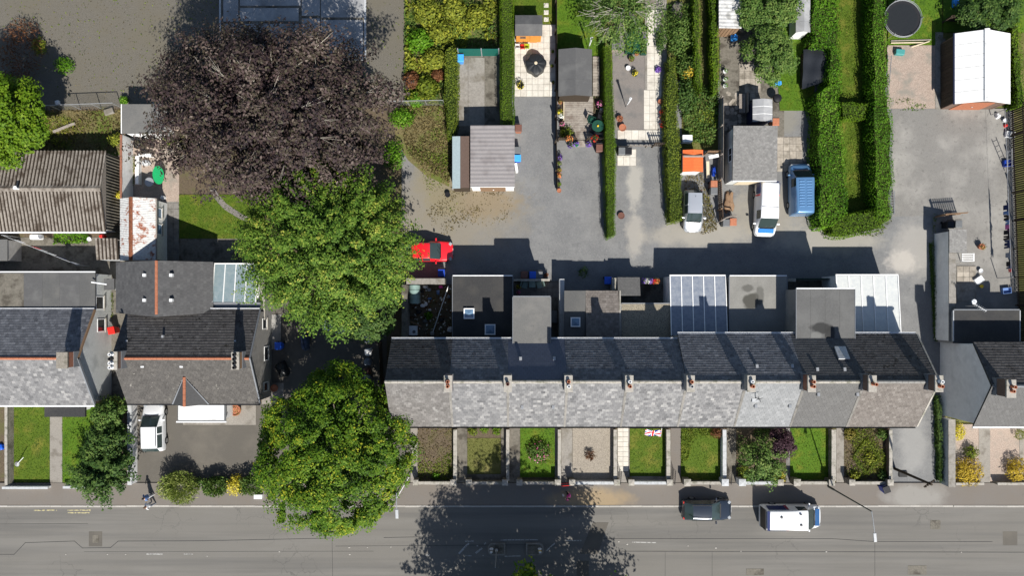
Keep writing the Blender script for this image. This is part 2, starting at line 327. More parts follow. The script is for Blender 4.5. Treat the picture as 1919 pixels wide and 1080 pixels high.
c = t.mix(t.ramp(t.noise(1.1, 7, .7), [(.48,(0,0,0)),(.64,(.85,.85,.85))]), c, (.055,.04,.03))
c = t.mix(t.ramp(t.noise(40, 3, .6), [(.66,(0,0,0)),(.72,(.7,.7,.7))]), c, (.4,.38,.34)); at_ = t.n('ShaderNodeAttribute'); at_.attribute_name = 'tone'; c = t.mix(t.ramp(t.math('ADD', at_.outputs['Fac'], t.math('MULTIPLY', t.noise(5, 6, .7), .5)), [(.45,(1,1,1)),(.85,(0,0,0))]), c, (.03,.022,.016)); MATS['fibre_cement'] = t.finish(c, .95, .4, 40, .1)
# slates and tiles
def sl(name, lo, mid, hi, **k): return tonemat(name, [(0,lo),(.5,mid),(1,hi)], **k)
sl('slate_blend', (.1,.1,.104), (.165,.164,.167), (.285,.28,.275), nz=.3, nscale=5, moss=(.25,.25,.24), mth=(.6,.74))
sl('slate_pale', (.165,.17,.175), (.2,.205,.21), (.25,.255,.26), nz=.15)
sl('slate_flat', (.092,.09,.088), (.104,.102,.1), (.12,.118,.115), nz=.15)
sl('slate_rear', (.082,.085,.096), (.13,.134,.148), (.2,.204,.22), nz=.4)
sl('slate_new', (.085,.097,.13), (.095,.107,.145), (.105,.117,.155), nz=.1)
sl('tile_brown', (.105,.092,.083), (.142,.126,.114), (.19,.172,.158), nz=.3, moss=(.07,.055,.045), mscale=3, mth=(.62,.7))
sl('tile_mixed', (.1,.094,.089), (.14,.132,.126), (.2,.19,.182), nz=.35, moss=(.24,.235,.225), mth=(.58,.68))
sl('tile_dark', (.05,.047,.047), (.075,.071,.07), (.105,.1,.098), nz=.35, moss=(.02,.018,.016), mscale=2.2, mth=(.56,.64))
sl('tile_lichen', (.062,.058,.054), (.08,.075,.07), (.105,.098,.09), nz=.4, nscale=8, moss=(.25,.235,.21), mscale=2.2, mth=(.62,.68))
sl('slate_grey', (.06,.06,.062), (.075,.075,.077), (.095,.095,.096), nz=.2)
sl('tile_weathered', (.17,.165,.158), (.215,.21,.2), (.27,.262,.25), nz=.3)
# ---------------------------------------------------------------- vegetation
LEAF = {
 'beech': [(0,(.008,.006,.008)),(.3,(.03,.02,.023)),(.5,(.05,.032,.03)),(.62,(.055,.05,.03)),(.8,(.075,.05,.05)),(1,(.15,.12,.1))],
 'maple': [(0,(.015,.042,.006)),(.4,(.068,.14,.016)),(.7,(.12,.2,.026)),(.9,(.22,.28,.04)),(1,(.34,.35,.06))],
 'sycamore': [(0,(.008,.022,.003)),(.35,(.042,.1,.006)),(.62,(.085,.165,.01)),(.86,(.155,.225,.016)),(1,(.32,.32,.02))],
 'dark':    [(0,(0.009,0.027,0.006)),(.5,(0.042,0.09,0.018)),(1,(0.1125,0.1725,0.0375))],
 'hedge': [(0,(.028,.06,.004)),(.5,(.085,.165,.007)),(1,(.17,.25,.015))],
 'hedge_y': [(0,(0.0405,0.06075,0.0081)),(.5,(0.1148,0.162,0.0162)),(1,(0.2295,0.2565,0.027))],
 'hedge_o': [(0,(0.065,0.078,0.013)),(.5,(0.169,0.156,0.0325)),(1,(0.286,0.221,0.052))],
 'laurel': [(0,(.015,.05,.003)),(.35,(.055,.15,.006)),(.7,(.1,.225,.01)),(1,(.2,.32,.04))],
 'bramble': [(0,(0.046,0.06325,0.0092)),(.5,(0.161,0.1955,0.023)),(1,(0.345,0.345,0.04025))],
 'shrub':   [(0,(0.0225,0.0525,0.009)),(.5,(0.075,0.1425,0.027)),(1,(0.18,0.24,0.06))],
 'gold':    [(0,(.2,.17,.015)),(.5,(.5,.42,.03)),(1,(.75,.66,.1))],
 'amber':   [(0,(.16,.12,.015)),(.5,(.42,.3,.03)),(1,(.65,.48,.06))],
 'purple_l':[(0,(.012,.006,.01)),(.5,(.045,.02,.03)),(1,(.09,.05,.06))],
 'dry':     [(0,(.05,.04,.015)),(.5,(.14,.11,.045)),(1,(.27,.22,.1))],
 'rust':    [(0,(.04,.018,.008)),(.5,(.12,.05,.022)),(1,(.22,.1,.045))],
 'pampas':  [(0,(0.0575,0.092,0.0138)),(.5,(0.161,0.2185,0.04025)),(1,(0.391,0.414,0.138))],
 'grassy':  [(0,(0.06,0.105,0.012)),(.5,(0.135,0.1875,0.021)),(1,(0.255,0.27,0.0525))],
 'turf': [(0,(.03,.07,.004)),(.5,(.075,.13,.008)),(1,(.16,.18,.02))], 'turf_dry': [(0,(.05,.06,.01)),(.5,(.11,.115,.025)),(1,(.2,.18,.06))],
 'fl_red':  [(0,(.4,.01,.01)),(1,(.7,.03,.03))], 'fl_pink': [(0,(.5,.06,.2)),(1,(.75,.3,.5))], 'fl_purple': [(0,(.1,.03,.3)),(1,(.3,.18,.6))],
 'fl_white': [(0,(.6,.6,.55)),(1,(.8,.8,.78))], 'fl_yellow': [(0,(.5,.4,.02)),(1,(.75,.65,.1))], 'fl_orange': [(0,(.55,.12,.03)),(1,(.75,.3,.1))] }
def lm(k): return leafmat('leaf_' + k, LEAF[k], trans=.12 if k == 'beech' else .25)
def leaf_mesh(name, p, nrm, size, asp, tone, mat_, curl=.0):
    n = len(p); r = rng.normal(size=(n,3)); nrm = nrm / np.maximum(np.linalg.norm(nrm, axis=1, keepdims=True), 1e-6)
    t = np.cross(nrm, r); t /= np.maximum(np.linalg.norm(t, axis=1, keepdims=True), 1e-6); b = np.cross(nrm, t)
    l = (size * .5)[:,None]; wv = l * (asp[:,None] if isinstance(asp, np.ndarray) else asp)
    v = np.stack([p - t*l, p - b*wv + nrm*wv*.25, p + t*l, p + b*wv + nrm*wv*.25], axis=1).reshape(-1,3).astype(np.float32)
    me = bpy.data.meshes.new(name); me.vertices.add(4*n); me.vertices.foreach_set('co', v.ravel())
    me.loops.add(4*n); me.loops.foreach_set('vertex_index', np.arange(4*n, dtype=np.int32))
    me.polygons.add(n); me.polygons.foreach_set('loop_start', np.arange(0, 4*n, 4, dtype=np.int32))
    at = me.attributes.new('tone', 'FLOAT', 'POINT'); at.data.foreach_set('value', np.repeat(np.clip(tone,0,1), 4).astype(np.float32))
    me.materials.append(mat_); me.update(calc_edges=True); return me
def unit(n, zlo=-1):
    v = rng.normal(size=(int(n*3)+8,3)); v /= np.linalg.norm(v, axis=1, keepdims=True); v = v[v[:,2] > zlo][:n]; return v
def lumps(d, k, amp, seed):
    g = np.random.default_rng(seed); f = np.zeros(len(d))
    for i in range(k):
        a = g.normal(size=3)*(1.6+i*.9); f += amp/(1+.35*i)*np.sin(d@a*1.8 + g.uniform(0,6.28))
    return f
def tree(name, label, px, py, hz, rx, ry, rz, leaf, trunk_h, nclump=260, clump_r=1.0, per=110, lsize=.26, seed=1, group=None, spray=0.0, amp=.09, twigs=0, trunk=None, tr=.35, inner=.35, zlo=-.25, low=.0):
    """crown centre seen at picture point px,py at height hz"""
    c = P(px, py, hz); tx, ty = (c.x, c.y) if trunk is None else trunk
    T = thing(name, label, 'tree', (tx, ty, 0), group); base = np.array([tx, ty, 0.0])
    d = unit(nclump, zlo); f = 1 + lumps(d, 5, amp, seed); cc = d * f[:,None] * np.array([rx,ry,rz])
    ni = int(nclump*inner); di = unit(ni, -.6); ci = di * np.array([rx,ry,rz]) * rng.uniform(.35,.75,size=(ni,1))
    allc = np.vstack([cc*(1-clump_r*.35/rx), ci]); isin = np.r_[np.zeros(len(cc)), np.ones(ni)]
    ctone = rng.normal(0,.1,len(allc)) - isin*.25; cr = clump_r*rng.uniform(.45,1.6,len(allc))  # inner clumps darker: crown shade is put into the leaf tone
    m = len(allc)*per; idx = np.repeat(np.arange(len(allc)), per)
    dd = rng.normal(size=(m,3)); dd /= np.linalg.norm(dd, axis=1, keepdims=True); rad = rng.uniform(.25,1,m)**.5
    outd = allc / np.array([rx,ry,rz]); outd /= np.linalg.norm(outd, axis=1, keepdims=True)+1e-6
    off = dd*(cr[idx]*rad)[:,None]*np.array([1,1,.7])
    if spray:                                  # stretch clumps outward into feathery sprays
        o = outd[idx]; k = (off*o).sum(1); off = off*(1-.35*spray) + o*(k*1.5*spray)[:,None]
    p = np.array([c.x,c.y,hz]) + allc[idx] + off - base
    nr = dd*.7 + np.array([0,0,1.3]) + outd[idx]*.4 + rng.normal(size=(m,3))*.4
    tone = .5 + ctone[idx] + rng.normal(0,.17,m) + dd[:,2]*.12 + (rng.random(m) < .04)*.22 + (.09*np.sin(p[:,0]*.8+seed)*np.sin(p[:,1]*.7+seed*2) if rx > 4 else 0)  # bright clump tops and random sparkle: light painted into the leaf tone
    sz = lsize*rng.uniform(.5,1.5,m)
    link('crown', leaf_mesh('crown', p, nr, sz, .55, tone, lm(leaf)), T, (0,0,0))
    b = MB(); top = np.array([c.x,c.y,hz])-0; b.tube((tx,ty,-.1),(tx,ty,trunk_h*.5),tr*1.25,tr,10); b.tube((tx,ty,trunk_h*.5),(tx+(c.x-tx)*.3,ty+(c.y-ty)*.3,trunk_h),tr,tr*.8,10)
    b.build('trunk', MATS['bark'], T, 40)
    lb = MB(); fork = Vector((tx+(c.x-tx)*.3, ty+(c.y-ty)*.3, trunk_h))
    for k in range(16):
        q = cc[rnd.randrange(len(cc))]*.8; e = Vector((c.x+q[0], c.y+q[1], max(hz+q[2], trunk_h+.3))); mid = fork.lerp(e, .5) + Vector((rnd.uniform(-.4,.4), rnd.uniform(-.4,.4), .5))
        lb.tube(fork, mid, tr*.42, tr*.26, 7); lb.tube(mid, e, tr*.26, .03, 6)
    lb.build('limbs', MATS['bark'], T, 40)
    if twigs:
        tb = MB()
        for k in range(twigs):
            q = Vector(tuple(cc[rnd.randrange(len(cc))])); a = Vector((c.x,c.y,hz)) + q*rnd.uniform(.72,.9); dirn = Vector((q.x/rx, q.y/ry, .25)).normalized()
            a.z += .55
            for j in range(3):
                e = a + (dirn + Vector((rnd.uniform(-.7,.7), rnd.uniform(-.7,.7), rnd.uniform(0,.3))))*rnd.uniform(.5,1.2); tb.tube(a, e, .014, .008, 4)
        tb.build('twigs', MATS['twig'], T, kind='stuff')
    return T
def inpoly(p, poly):
    x, y = p[:,0], p[:,1]; r = np.zeros(len(p), bool); j = len(poly)-1
    for i in range(len(poly)):
        xi, yi = poly[i]; xj, yj = poly[j]
        c = ((yi > y) != (yj > y)) & (x < (xj-xi)*(y-yi)/(yj-yi+1e-12)+xi); r ^= c; j = i
    return r
def sample(poly, n):
    a = np.array(poly); lo, hi = a.min(0), a.max(0); out = np.zeros((0,2))
    while len(out) < n:
        p = rng.uniform(lo, hi, size=(max(n,64)*2,2)); out = np.vstack([out, p[inpoly(p, poly)]])
    return out[:n]
def parea(poly): return abs(sum(poly[i][0]*poly[(i+1)%len(poly)][1]-poly[(i+1)%len(poly)][0]*poly[i][1] for i in range(len(poly))))/2
def hedge(label, pts, h, leaf='hedge', lsize=.11, dens=130, wob=.08, name='hedge', cat='hedge', group=None, taper=.0):
    """clipped hedge; pts = outline of its top in picture points"""
    poly = [tuple(P(x, y, h)[:2]) for x, y in pts]
    a = sum(poly[i][0]*poly[(i+1)%len(poly)][1]-poly[(i+1)%len(poly)][0]*poly[i][1] for i in range(len(poly)))
    if a < 0: poly = poly[::-1]
    cx, cy = np.mean(poly, axis=0); T = thing(name, label, cat, (float(cx), float(cy), 0), group)
    if wob > .035 and h > .6:                  # uneven clipping: bulging outline
        pl = []
        for i in range(len(poly)):
            (xa,ya),(xb,yb) = poly[i], poly[(i+1)%len(poly)]; L = math.hypot(xb-xa,yb-ya); m_ = max(1, int(L/.7)); ox, oy = (yb-ya)/L, -(xb-xa)/L
            for q in range(m_):
                j = (rnd.gauss(0,1)*wob*.75) if q else 0; pl.append((xa+(xb-xa)*q/m_+ox*j, ya+(yb-ya)*q/m_+oy*j))
        poly = pl
    nrm = []
    n = len(poly)
    for i in range(n):
        p0, p1, p2 = map(lambda k: np.array(poly[k%n]), (i-1,i,i+1)); d1 = (p1-p0)/np.linalg.norm(p1-p0); d2 = (p2-p1)/np.linalg.norm(p2-p1)
        b = np.array([-(d1+d2)[1], (d1+d2)[0]]); b /= np.linalg.norm(b)+1e-9; nrm.append(b)
    ins = [(poly[i][0]+nrm[i][0]*.12, poly[i][1]+nrm[i][1]*.12) for i in range(n)]
    MB().prism(ins, 0, h-.12-wob*1.3).build('branches', plain('hedge_core', (.03,.045,.01), .95, .05), T)
    P3, N3 = [], []
    k = int(parea(poly)*dens); q = sample(poly, k); wv = wob*(np.sin(q[:,0]*2.3+q[:,1]*1.1)+np.sin(q[:,1]*3.1-q[:,0]*.9))*.5
    P3.append(np.c_[q, h-.06+wv+rng.normal(0,.035,k)]); N3.append(np.tile([0,0,1.0],(k,1)))
    for i in range(n):
        p1, p2 = np.array(poly[i]), np.array(poly[(i+1)%n]); L = np.linalg.norm(p2-p1); k = int(L*h*dens*.7)
        if k < 1: continue
        s = rng.random(k)[:,None]; e = p1+(p2-p1)*s; o = np.array([(p2-p1)[1], -(p2-p1)[0]])/L
        z = rng.random(k)*h; bow = (.02+.05*np.sin(z*2+e[:,0]))[:,None] + rng.normal(0,.03,(k,1)) + (taper*(1-z/h))[:,None]
        P3.append(np.c_[e+o*bow, z]); N3.append(np.tile([o[0],o[1],.4],(k,1)))
    p = np.vstack(P3); N = np.vstack(N3) + rng.normal(0,.33,(len(p),3))
    tone = .5 + rng.normal(0,.17,len(p)) + .12*np.sin(p[:,0]*.9+p[:,1]*.6) + .13*np.sin(p[:,0]*2.3-p[:,1]*1.7)*np.sin(p[:,1]*.9)
    link('foliage', leaf_mesh('foliage', p - np.array([cx,cy,0]), N, lsize*rng.uniform(.6,1.4,len(p)), .5, tone, lm(leaf)), T, (0,0,0))
    return T
def shrub(label, px, py, h, rpx, leaf='shrub', lsize=.14, n=None, name='shrub', cat='shrub', group=None, rpy=None, asp=.5, z0=0, flowers=None, nf=40, spiky=0, hz=None):
    rpy = rpy or rpx; c = P(px, py, 0, h*.6 if hz is None else hz); rx, ry = rpx/S*1.12, rpy/S*1.12
    T = thing(name, label, cat, (c.x, c.y, z0), group)
    n = int(n*2.2) if n else int(max(120, 420*(rx*ry+ (rx+ry)*h*.4)))
    d = unit(n, -.35); f = (1+lumps(d, 4, .09, rnd.randrange(999)))*rng.uniform(.12,1,n)**.5
    p = d*f[:,None]*np.array([rx,ry,h*.52]) + np.array([0,0,h*.48])
    N = d + rng.normal(0,.5,(n,3)) + np.array([0,0,.3])
    if spiky: N = np.cross(d + rng.normal(0,.3,(n,3)), rng.normal(size=(n,3)))
    tone = .5+rng.normal(0,.2,n)+d[:,2]*.08  # upward leaves toned lighter, top light painted into the foliage
    link('foliage', leaf_mesh('foliage', p, N, lsize*rng.uniform(.6,1.4,n), asp, tone, lm(leaf)), T, (0,0,0))
    MB().tube((c.x,c.y,z0-.05),(c.x,c.y,z0+h*.6),.05,.03,6).build('stem', MATS['bark'], T)
    if flowers:
        d = unit(nf, .1); p = d*np.array([rx,ry,h*.54]) + np.array([0,0,h*.48])
        link('flowers', leaf_mesh('flowers', p, d+rng.normal(0,.3,(nf,3)), .12*rng.uniform(.6,1.3,nf), .8, rng.random(nf), lm(flowers)), T, (0,0,0))['kind'] = 'stuff'
    return T
def scatter(name, label, pts, leaf, dens, lsize, h=.3, z=0.02, cat='weeds', asp=.35, patch=0, seed=0, up=.6, exclude=None):
    """uncountable ground growth in a picture polygon"""
    poly = [tuple(P(x, y)[:2]) for x, y in pts]; n = int(parea(poly)*dens); q = sample(poly, n)
    if patch:
        g = np.random.default_rng(seed); f = np.zeros(n)
        for i in range(5): a = g.normal(size=2)*patch; f += np.sin(q@a+g.uniform(0,6.28))
        q = q[f+rng.normal(0,.5,n) > .2]; n = len(q)
    hh = h*(.55+.45*np.sin(q[:,0]*1.7+seed)*np.sin(q[:,1]*1.9+seed*2))
    zz = z + np.abs(hh)*rng.random(n)**.7; N = rng.normal(size=(n,3))*.6 + np.array([0,0,up])
    tone = .5+rng.normal(0,.18,n)+.12*np.sin(q[:,0]*.8+q[:,1]*1.3)
    c = q.mean(0); me = leaf_mesh(name, np.c_[q-c, zz], N, lsize*rng.uniform(.6,1.5,n), asp, tone, lm(leaf))
    return tag(link(name, me, None, (float(c[0]),float(c[1]),0)), label, cat, kind='stuff')
# ---------------------------------------------------------------- ground sheets
ZK = [0]
def slab(name, pts, z, m, parent=None, px=True, thick=.2):
    ZK[0] += 1; z += (ZK[0] % 7)*.0008
    poly = [tuple(P(x, y, z)[:2]) for x, y in pts] if px else pts
    b = MB().prism(poly, z-thick, z); o = b.build(name, MATS[m] if isinstance(m, str) else m, parent)
    if not parent: o['kind'] = 'structure'
    if name in ('lawn','rough_grass') and px:
        q = [(x_, max(-60, y_)) for x_, y_ in pts]
        if max(p_[0] for p_ in q) < 1900:
            pl = [tuple(P(x_, y_, z)[:2]) for x_, y_ in q]; k = int(parea(pl)*110); g = sample(pl, k); g += rng.normal(0,.04,g.shape); b0 = wloc(o)
            f = np.zeros(k)
            for i in range(4): a_ = rng.normal(size=2)*1.3; f += np.sin(g@a_+rng.uniform(0,6.28))
            N = np.c_[rng.normal(size=(k,2))*.5, np.full(k,.8)]
            me = leaf_mesh('grass_blades', np.c_[g[:,0]-b0.x, g[:,1]-b0.y, np.full(k, z+.012-b0.z)+rng.random(k)*.035], N, .09*rng.uniform(.6,1.5,k), .3, .42+.1*f+rng.normal(0,.16,k), lm('turf' if m != 'lawn_dry' else 'turf_dry'))
            link('grass_blades', me, o)['kind'] = 'stuff'
    return o
def rect(x0, x1, y0, y1): return [(x0,y0),(x1,y0),(x1,y1),(x0,y1)]
def paving(parent, x0, x1, y0, y1, nx, ny, z, m, name='paving_slab', gap=.012, skip=()):
    a, b = P(x0, y1, z), P(x1, y0, z); dx, dy = (b.x-a.x)/nx, (b.y-a.y)/ny
    mb = MB(); mb.box(-dx/2+gap, dx/2-gap, -dy/2+gap, dy/2-gap, -.05, 0); me = mb.mesh(name, MATS[m])
    for i in range(nx):
        for j in range(ny):
            if (i,j) in skip: continue
            w = Vector((a.x+dx*(i+.5), a.y+dy*(j+.5), z+rnd.uniform(0,.006)))
            o = link(name, me, parent, w-wloc(parent)); o.rotation_euler = (rnd.uniform(-.004,.004), rnd.uniform(-.004,.004), 0)
# ---------------------------------------------------------------- roofs and walls
def slates(parent, a, b, c, d, m, tw=.28, th=.22, name='slates', inside=None, jit=.004, lift=.014, grad=0, under=True):
    """slope a(eave left) b(eave right) c(ridge right) d(ridge left): overlapping rows of real slates"""
    a,b,c,d = map(Vector,(a,b,c,d)); u = (b-a); Lu = u.length; u.normalize(); v = (d-a); v -= u*v.dot(u); Lv = v.length; v.normalize(); n = u.cross(v)
    sl_ = (d-a).dot(u); sr = (c-b).dot(u)
    if under:
        MB().slabq(a-n*.02,b-n*.02,c-n*.02,d-n*.02,.1).build('roof_deck', MATS['felt_black'], parent)
    rows = max(2, round(Lv/th)); th = Lv/rows; mb = MB()
    for r in range(rows):
        v0, v1 = r*th, (r+1)*th*1.0+ .03; k = r/rows; l0 = sl_*k; r0 = Lu+sr*k
        cols = max(1, round((r0-l0)/tw)); w_ = (r0-l0)/cols; sh = .5*(r%2)
        for q in range(cols+1):
            x0 = l0+max(0,(q-sh)*w_); x1 = min(r0, l0+(q+1-sh)*w_)
            if x1-x0 < .03: continue
            if inside and not inside((x0+x1)/2, (v0+v1)/2): continue
            g = .004; mb.tone = min(1,max(0, rnd.gauss(.5,.19)+grad)); zl = lift+rnd.uniform(0,jit); dv = rnd.uniform(-.008,.008)
            p = lambda x,y,z: a+u*x+v*y+n*z
            t1 = .002
            mb.add([p(x0+g,v0+dv,zl),p(x1-g,v0+dv,zl+rnd.uniform(-jit,jit)),p(x1-g,v1,t1),p(x0+g,v1,t1),p(x0+g,v0+dv,-.01),p(x1-g,v0+dv,-.01)],
                   [(0,1,2,3),(4,5,1,0),(4,0,3),(1,5,2)])
    o = mb.build(name, MATS[m], parent); o['kind'] = 'stuff'; return o
def ridge_tiles(parent, p0, p1, m, step=.45, r=.12, name='ridge_tile'):
    p0, p1 = Vector(p0), Vector(p1); L = (p1-p0).length; n = max(1, round(L/step)); st = L/n; ang = math.atan2((p1-p0).y, (p1-p0).x)
    mb = MB(); prof = [(-r,-.07),(-r*.6,.02),(0,.06),(r*.6,.02),(r,-.07)]
    vs = [(-st/2+.006,y,z) for y,z in prof]+[(st/2-.006,y,z) for y,z in prof]
    mb.add(vs, [(i,i+1,6+i,5+i)[::-1] for i in range(4)]+[(0,1,2,3,4),(9,8,7,6,5)]); me = mb.mesh(name, m)
    for k in range(n):
        w_ = p0.lerp(p1,(k+.5)/n); o = link(name, me, parent, w_-wloc(parent)+Vector((0,0,rnd.uniform(0,.008)))); o.rotation_euler.z = ang; o.rotation_euler.y = -math.atan2((p1-p0).z, (p1-p0).to_2d().length)
def corrugated(parent, a, b, d, m, pitch=.26, amp=.035, sheet=1.0, name='roof_sheet', rows=1, jit=.01):
    """sheets with waves running up the slope; a eave left, b eave right, d ridge left"""
    a,b,d = map(Vector,(a,b,d)); u = b-a; Lu = u.length; u.normalize(); v = d-a; Lv = v.length; v.normalize(); n = u.cross(v)
    ns = max(1, round(Lu/sheet)); sw = Lu/ns; per = max(1, round(sw/pitch)); k = per*6
    q = Matrix((u,v,n)).transposed().to_euler()
    rl = Lv/rows; mb = MB(); vs = []; ov = .08 if rows > 1 else 0
    for y, zz in ((0,.012 if rows > 1 else 0),(rl+ov,0)):
        for i in range(k+1): vs.append((sw*i/k, y, amp*math.sin(2*math.pi*per*i/k)+zz))
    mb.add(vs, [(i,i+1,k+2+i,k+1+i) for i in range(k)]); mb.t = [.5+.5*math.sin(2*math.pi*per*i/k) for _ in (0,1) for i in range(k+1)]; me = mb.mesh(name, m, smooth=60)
    for r in range(rows):
        for s_ in range(ns):
            o = link(name, me, parent, a+u*(sw*s_)+v*(rl*r)+n*(.02*1+ .014*r+rnd.uniform(0,jit)) - wloc(parent)); o.rotation_euler = q
def window(parent, c, w_, h_, nrm, m='white_paint', pane='glass_dark', sill=True, bars=0):
    """nrm is one of +-x, +-y as (nx,ny)"""
    nx, ny = nrm; tx, ty = -ny, nx; c = Vector(c); f = MB()
    def bar(s0,s1,z0,z1,dp): 
        a = c+Vector((tx*s0,ty*s0,z0))-Vector((nx,ny,0))*.05; b_ = c+Vector((tx*s1,ty*s1,z1))+Vector((nx,ny,0))*dp
        return (min(a.x,b_.x),max(a.x,b_.x),min(a.y,b_.y),max(a.y,b_.y),a.z,b_.z)
    e = .07
    for s0,s1,z0,z1 in ((-w_/2,-w_/2+e,0,h_),(w_/2-e,w_/2,0,h_),(-w_/2+e,w_/2-e,0,e),(-w_/2+e,w_/2-e,h_-e,h_)): f.box(*bar(s0,s1,z0,z1,.035))
    for k in range(bars): x_ = -w_/2+w_*(k+1)/(bars+1); f.box(*bar(x_-.02,x_+.02,e,h_-e,.03))
    W_ = f.build('window', MATS[m], parent)
    MB().box(*bar(-w_/2+e,w_/2-e,e,h_-e,.012)).build('pane', MATS[pane], W_)
    if sill: MB().box(*bar(-w_/2-.06,w_/2+.06,-.09,-.002,.1)).build('sill', MATS['coping'], W_)
    return W_
def skylight(parent, c, w_, l_, z, frame='white_plastic', glass='glass_sky', n=Vector((0,0,1)), name='skylight'):
    f = MB(); x,y = c
    f.box(x-w_/2,x+w_/2,y-l_/2,y-l_/2+.09,z,z+.2).box(x-w_/2,x+w_/2,y+l_/2-.09,y+l_/2,z,z+.2).box(x-w_/2,x-w_/2+.09,y-l_/2+.09,y+l_/2-.09,z,z+.2).box(x+w_/2-.09,x+w_/2,y-l_/2+.09,y+l_/2-.09,z,z+.2)
    o = f.build(name, MATS[frame], parent)
    g = MB(); k = .09; g.add([(x-w_/2+k,y-l_/2+k,z+.19),(x+w_/2-k,y-l_/2+k,z+.19),(x+w_/2-k,y+l_/2-k,z+.19),(x-w_/2+k,y+l_/2-k,z+.19),(x,y,z+.3)],[(0,1,4),(1,2,4),(2,3,4),(3,0,4)]); g.build('dome', MATS[glass], o)
def chimney(parent, x, y, z0, z1, wx, wy, m, pots, capm='coping', flue=None):
    s_ = MB().box(x-wx/2,x+wx/2,y-wy/2,y+wy/2,z0,z1-.16); o = s_.build('chimney', MATS[m], parent)
    MB().box(x-wx/2-.05,x+wx/2+.05,y-wy/2-.05,y+wy/2+.05,z1-.158,z1).build('chimney_cap', MATS[capm], o, bevel=.02)
    fl = MB(); fl.box(x-wx/2-.03,x+wx/2+.03,y-wy/2-.03,y+wy/2+.03,z0,z0+.85); fl.build('flashing', MATS['lead'], o)
    for k, pm in enumerate(pots):
        yy = y+(k-(len(pots)-1)/2)*.33; pm, ph = (pm if isinstance(pm, tuple) else (pm, .42))
        MB().lathe([(.13,0),(.14,.05),(.105,.1),(.1,ph-.08),(.125,ph-.05),(.125,ph),(.085,ph),(.085,.1)], (x,yy,z1-.002), 14).build('chimney_pot', MATS[pm], o, 40)
    return o
def gwall(name, label, x0, x1, y0, y1, h, m='stone_wall', cop='coping', cat='wall', group=None, z0=0, over=.03, ct=.07):
    """straight garden wall whose top shows as a picture rectangle"""
    a, b = P(x0, y1, h), P(x1, y0, h); T = thing(name, label, cat, ((a.x+b.x)/2,(a.y+b.y)/2,z0), group)
    MB().box(a.x+over,b.x-over,a.y+over,b.y-over,z0-.15,h-ct).build('wall_body', MATS[m], T)
    L, ax = (b.x-a.x, 0) if b.x-a.x > b.y-a.y else (b.y-a.y, 1); n = max(1, round(L/.6)); st = L/n
    mb = MB()
    mb.box(-st/2+.004, st/2-.004, -(b.y-a.y)/2, (b.y-a.y)/2, 0, ct) if ax == 0 else mb.box(-(b.x-a.x)/2,(b.x-a.x)/2,-st/2+.004,st/2-.004,0,ct)
    me = mb.mesh('coping_stone', MATS[cop])
    for k in range(n):
        w_ = Vector((a.x+st*(k+.5),(a.y+b.y)/2,h-ct)) if ax == 0 else Vector(((a.x+b.x)/2,a.y+st*(k+.5),h-ct))
        link('coping_stone', me, T, w_-wloc(T)+Vector((rnd.uniform(-.006,.006) if ax else 0,rnd.uniform(-.006,.006) if not ax else 0,rnd.uniform(0,.006))))
    return T
def pillar(label, px, py, h, s_, m, cap='coping', group=None):
    c = P(px, py, h); T = thing('gate_pillar', label, 'pillar', (c.x,c.y,0), group); r = s_/2
    MB().box(c.x-r+.04,c.x+r-.04,c.y-r+.04,c.y+r-.04,-.1,h-.08).build('shaft', MATS[m], T)
    MB().add([(c.x-r,c.y-r,h-.08),(c.x+r,c.y-r,h-.08),(c.x+r,c.y+r,h-.08),(c.x-r,c.y+r,h-.08),(c.x-r,c.y-r,h-.02),(c.x+r,c.y-r,h-.02),(c.x+r,c.y+r,h-.02),(c.x-r,c.y+r,h-.02),(c.x,c.y,h+.04)],
       [(3,2,1,0),(0,1,5,4),(1,2,6,5),(2,3,7,6),(3,0,4,7),(4,5,8),(5,6,8),(6,7,8),(7,4,8)]).build('cap', MATS[cap], T)
    return T
# ---------------------------------------------------------------- small objects
def bin_(label, px, py, rz, body, lid, group='wheeled bins', h=1.06):
    c = P(px, py, 0, h); T = thing('wheelie_bin', label, 'bin', (c.x,c.y,0), group, rz); W0 = WL[T.name]; WL[T.name] = Vector((0,0,0))
    b = MB(); a0,a1 = .21,.28; b.add([(-a0,-a0,.06),(a0,-a0,.06),(a0,a0,.06),(-a0,a0,.06),(-a1,-a1-.02,.98),(a1,-a1-.02,.98),(a1,a1+.05,.98),(-a1,a1+.05,.98)],[(3,2,1,0),(4,5,6,7),(0,1,5,4),(1,2,6,5),(2,3,7,6),(3,0,4,7)])
    b.build('bin_body', MATS[body], T, bevel=.03, local=True)
    MB().add([(-.3,-.32,.985),(.3,-.32,.985),(.3,.34,.985),(-.3,.34,.985),(-.27,-.27,1.03),(.27,-.27,1.03),(.27,.3,1.07),(-.27,.3,1.07)],[(3,2,1,0),(4,5,6,7),(0,1,5,4),(1,2,6,5),(2,3,7,6),(3,0,4,7)]).build('lid', MATS[lid], T, bevel=.02, local=True)
    MB().tube((-.26,.4,.98),(.26,.4,.98),.018).build('handle', MATS['black_plastic'], T, local=True)
    for s_ in (-1,1): MB().tube((s_*.2,.26,.11),(s_*.27,.26,.11),.11,.11,14).build('wheel', MATS['rubber'], T, 40, local=True)
    WL[T.name] = W0; return T
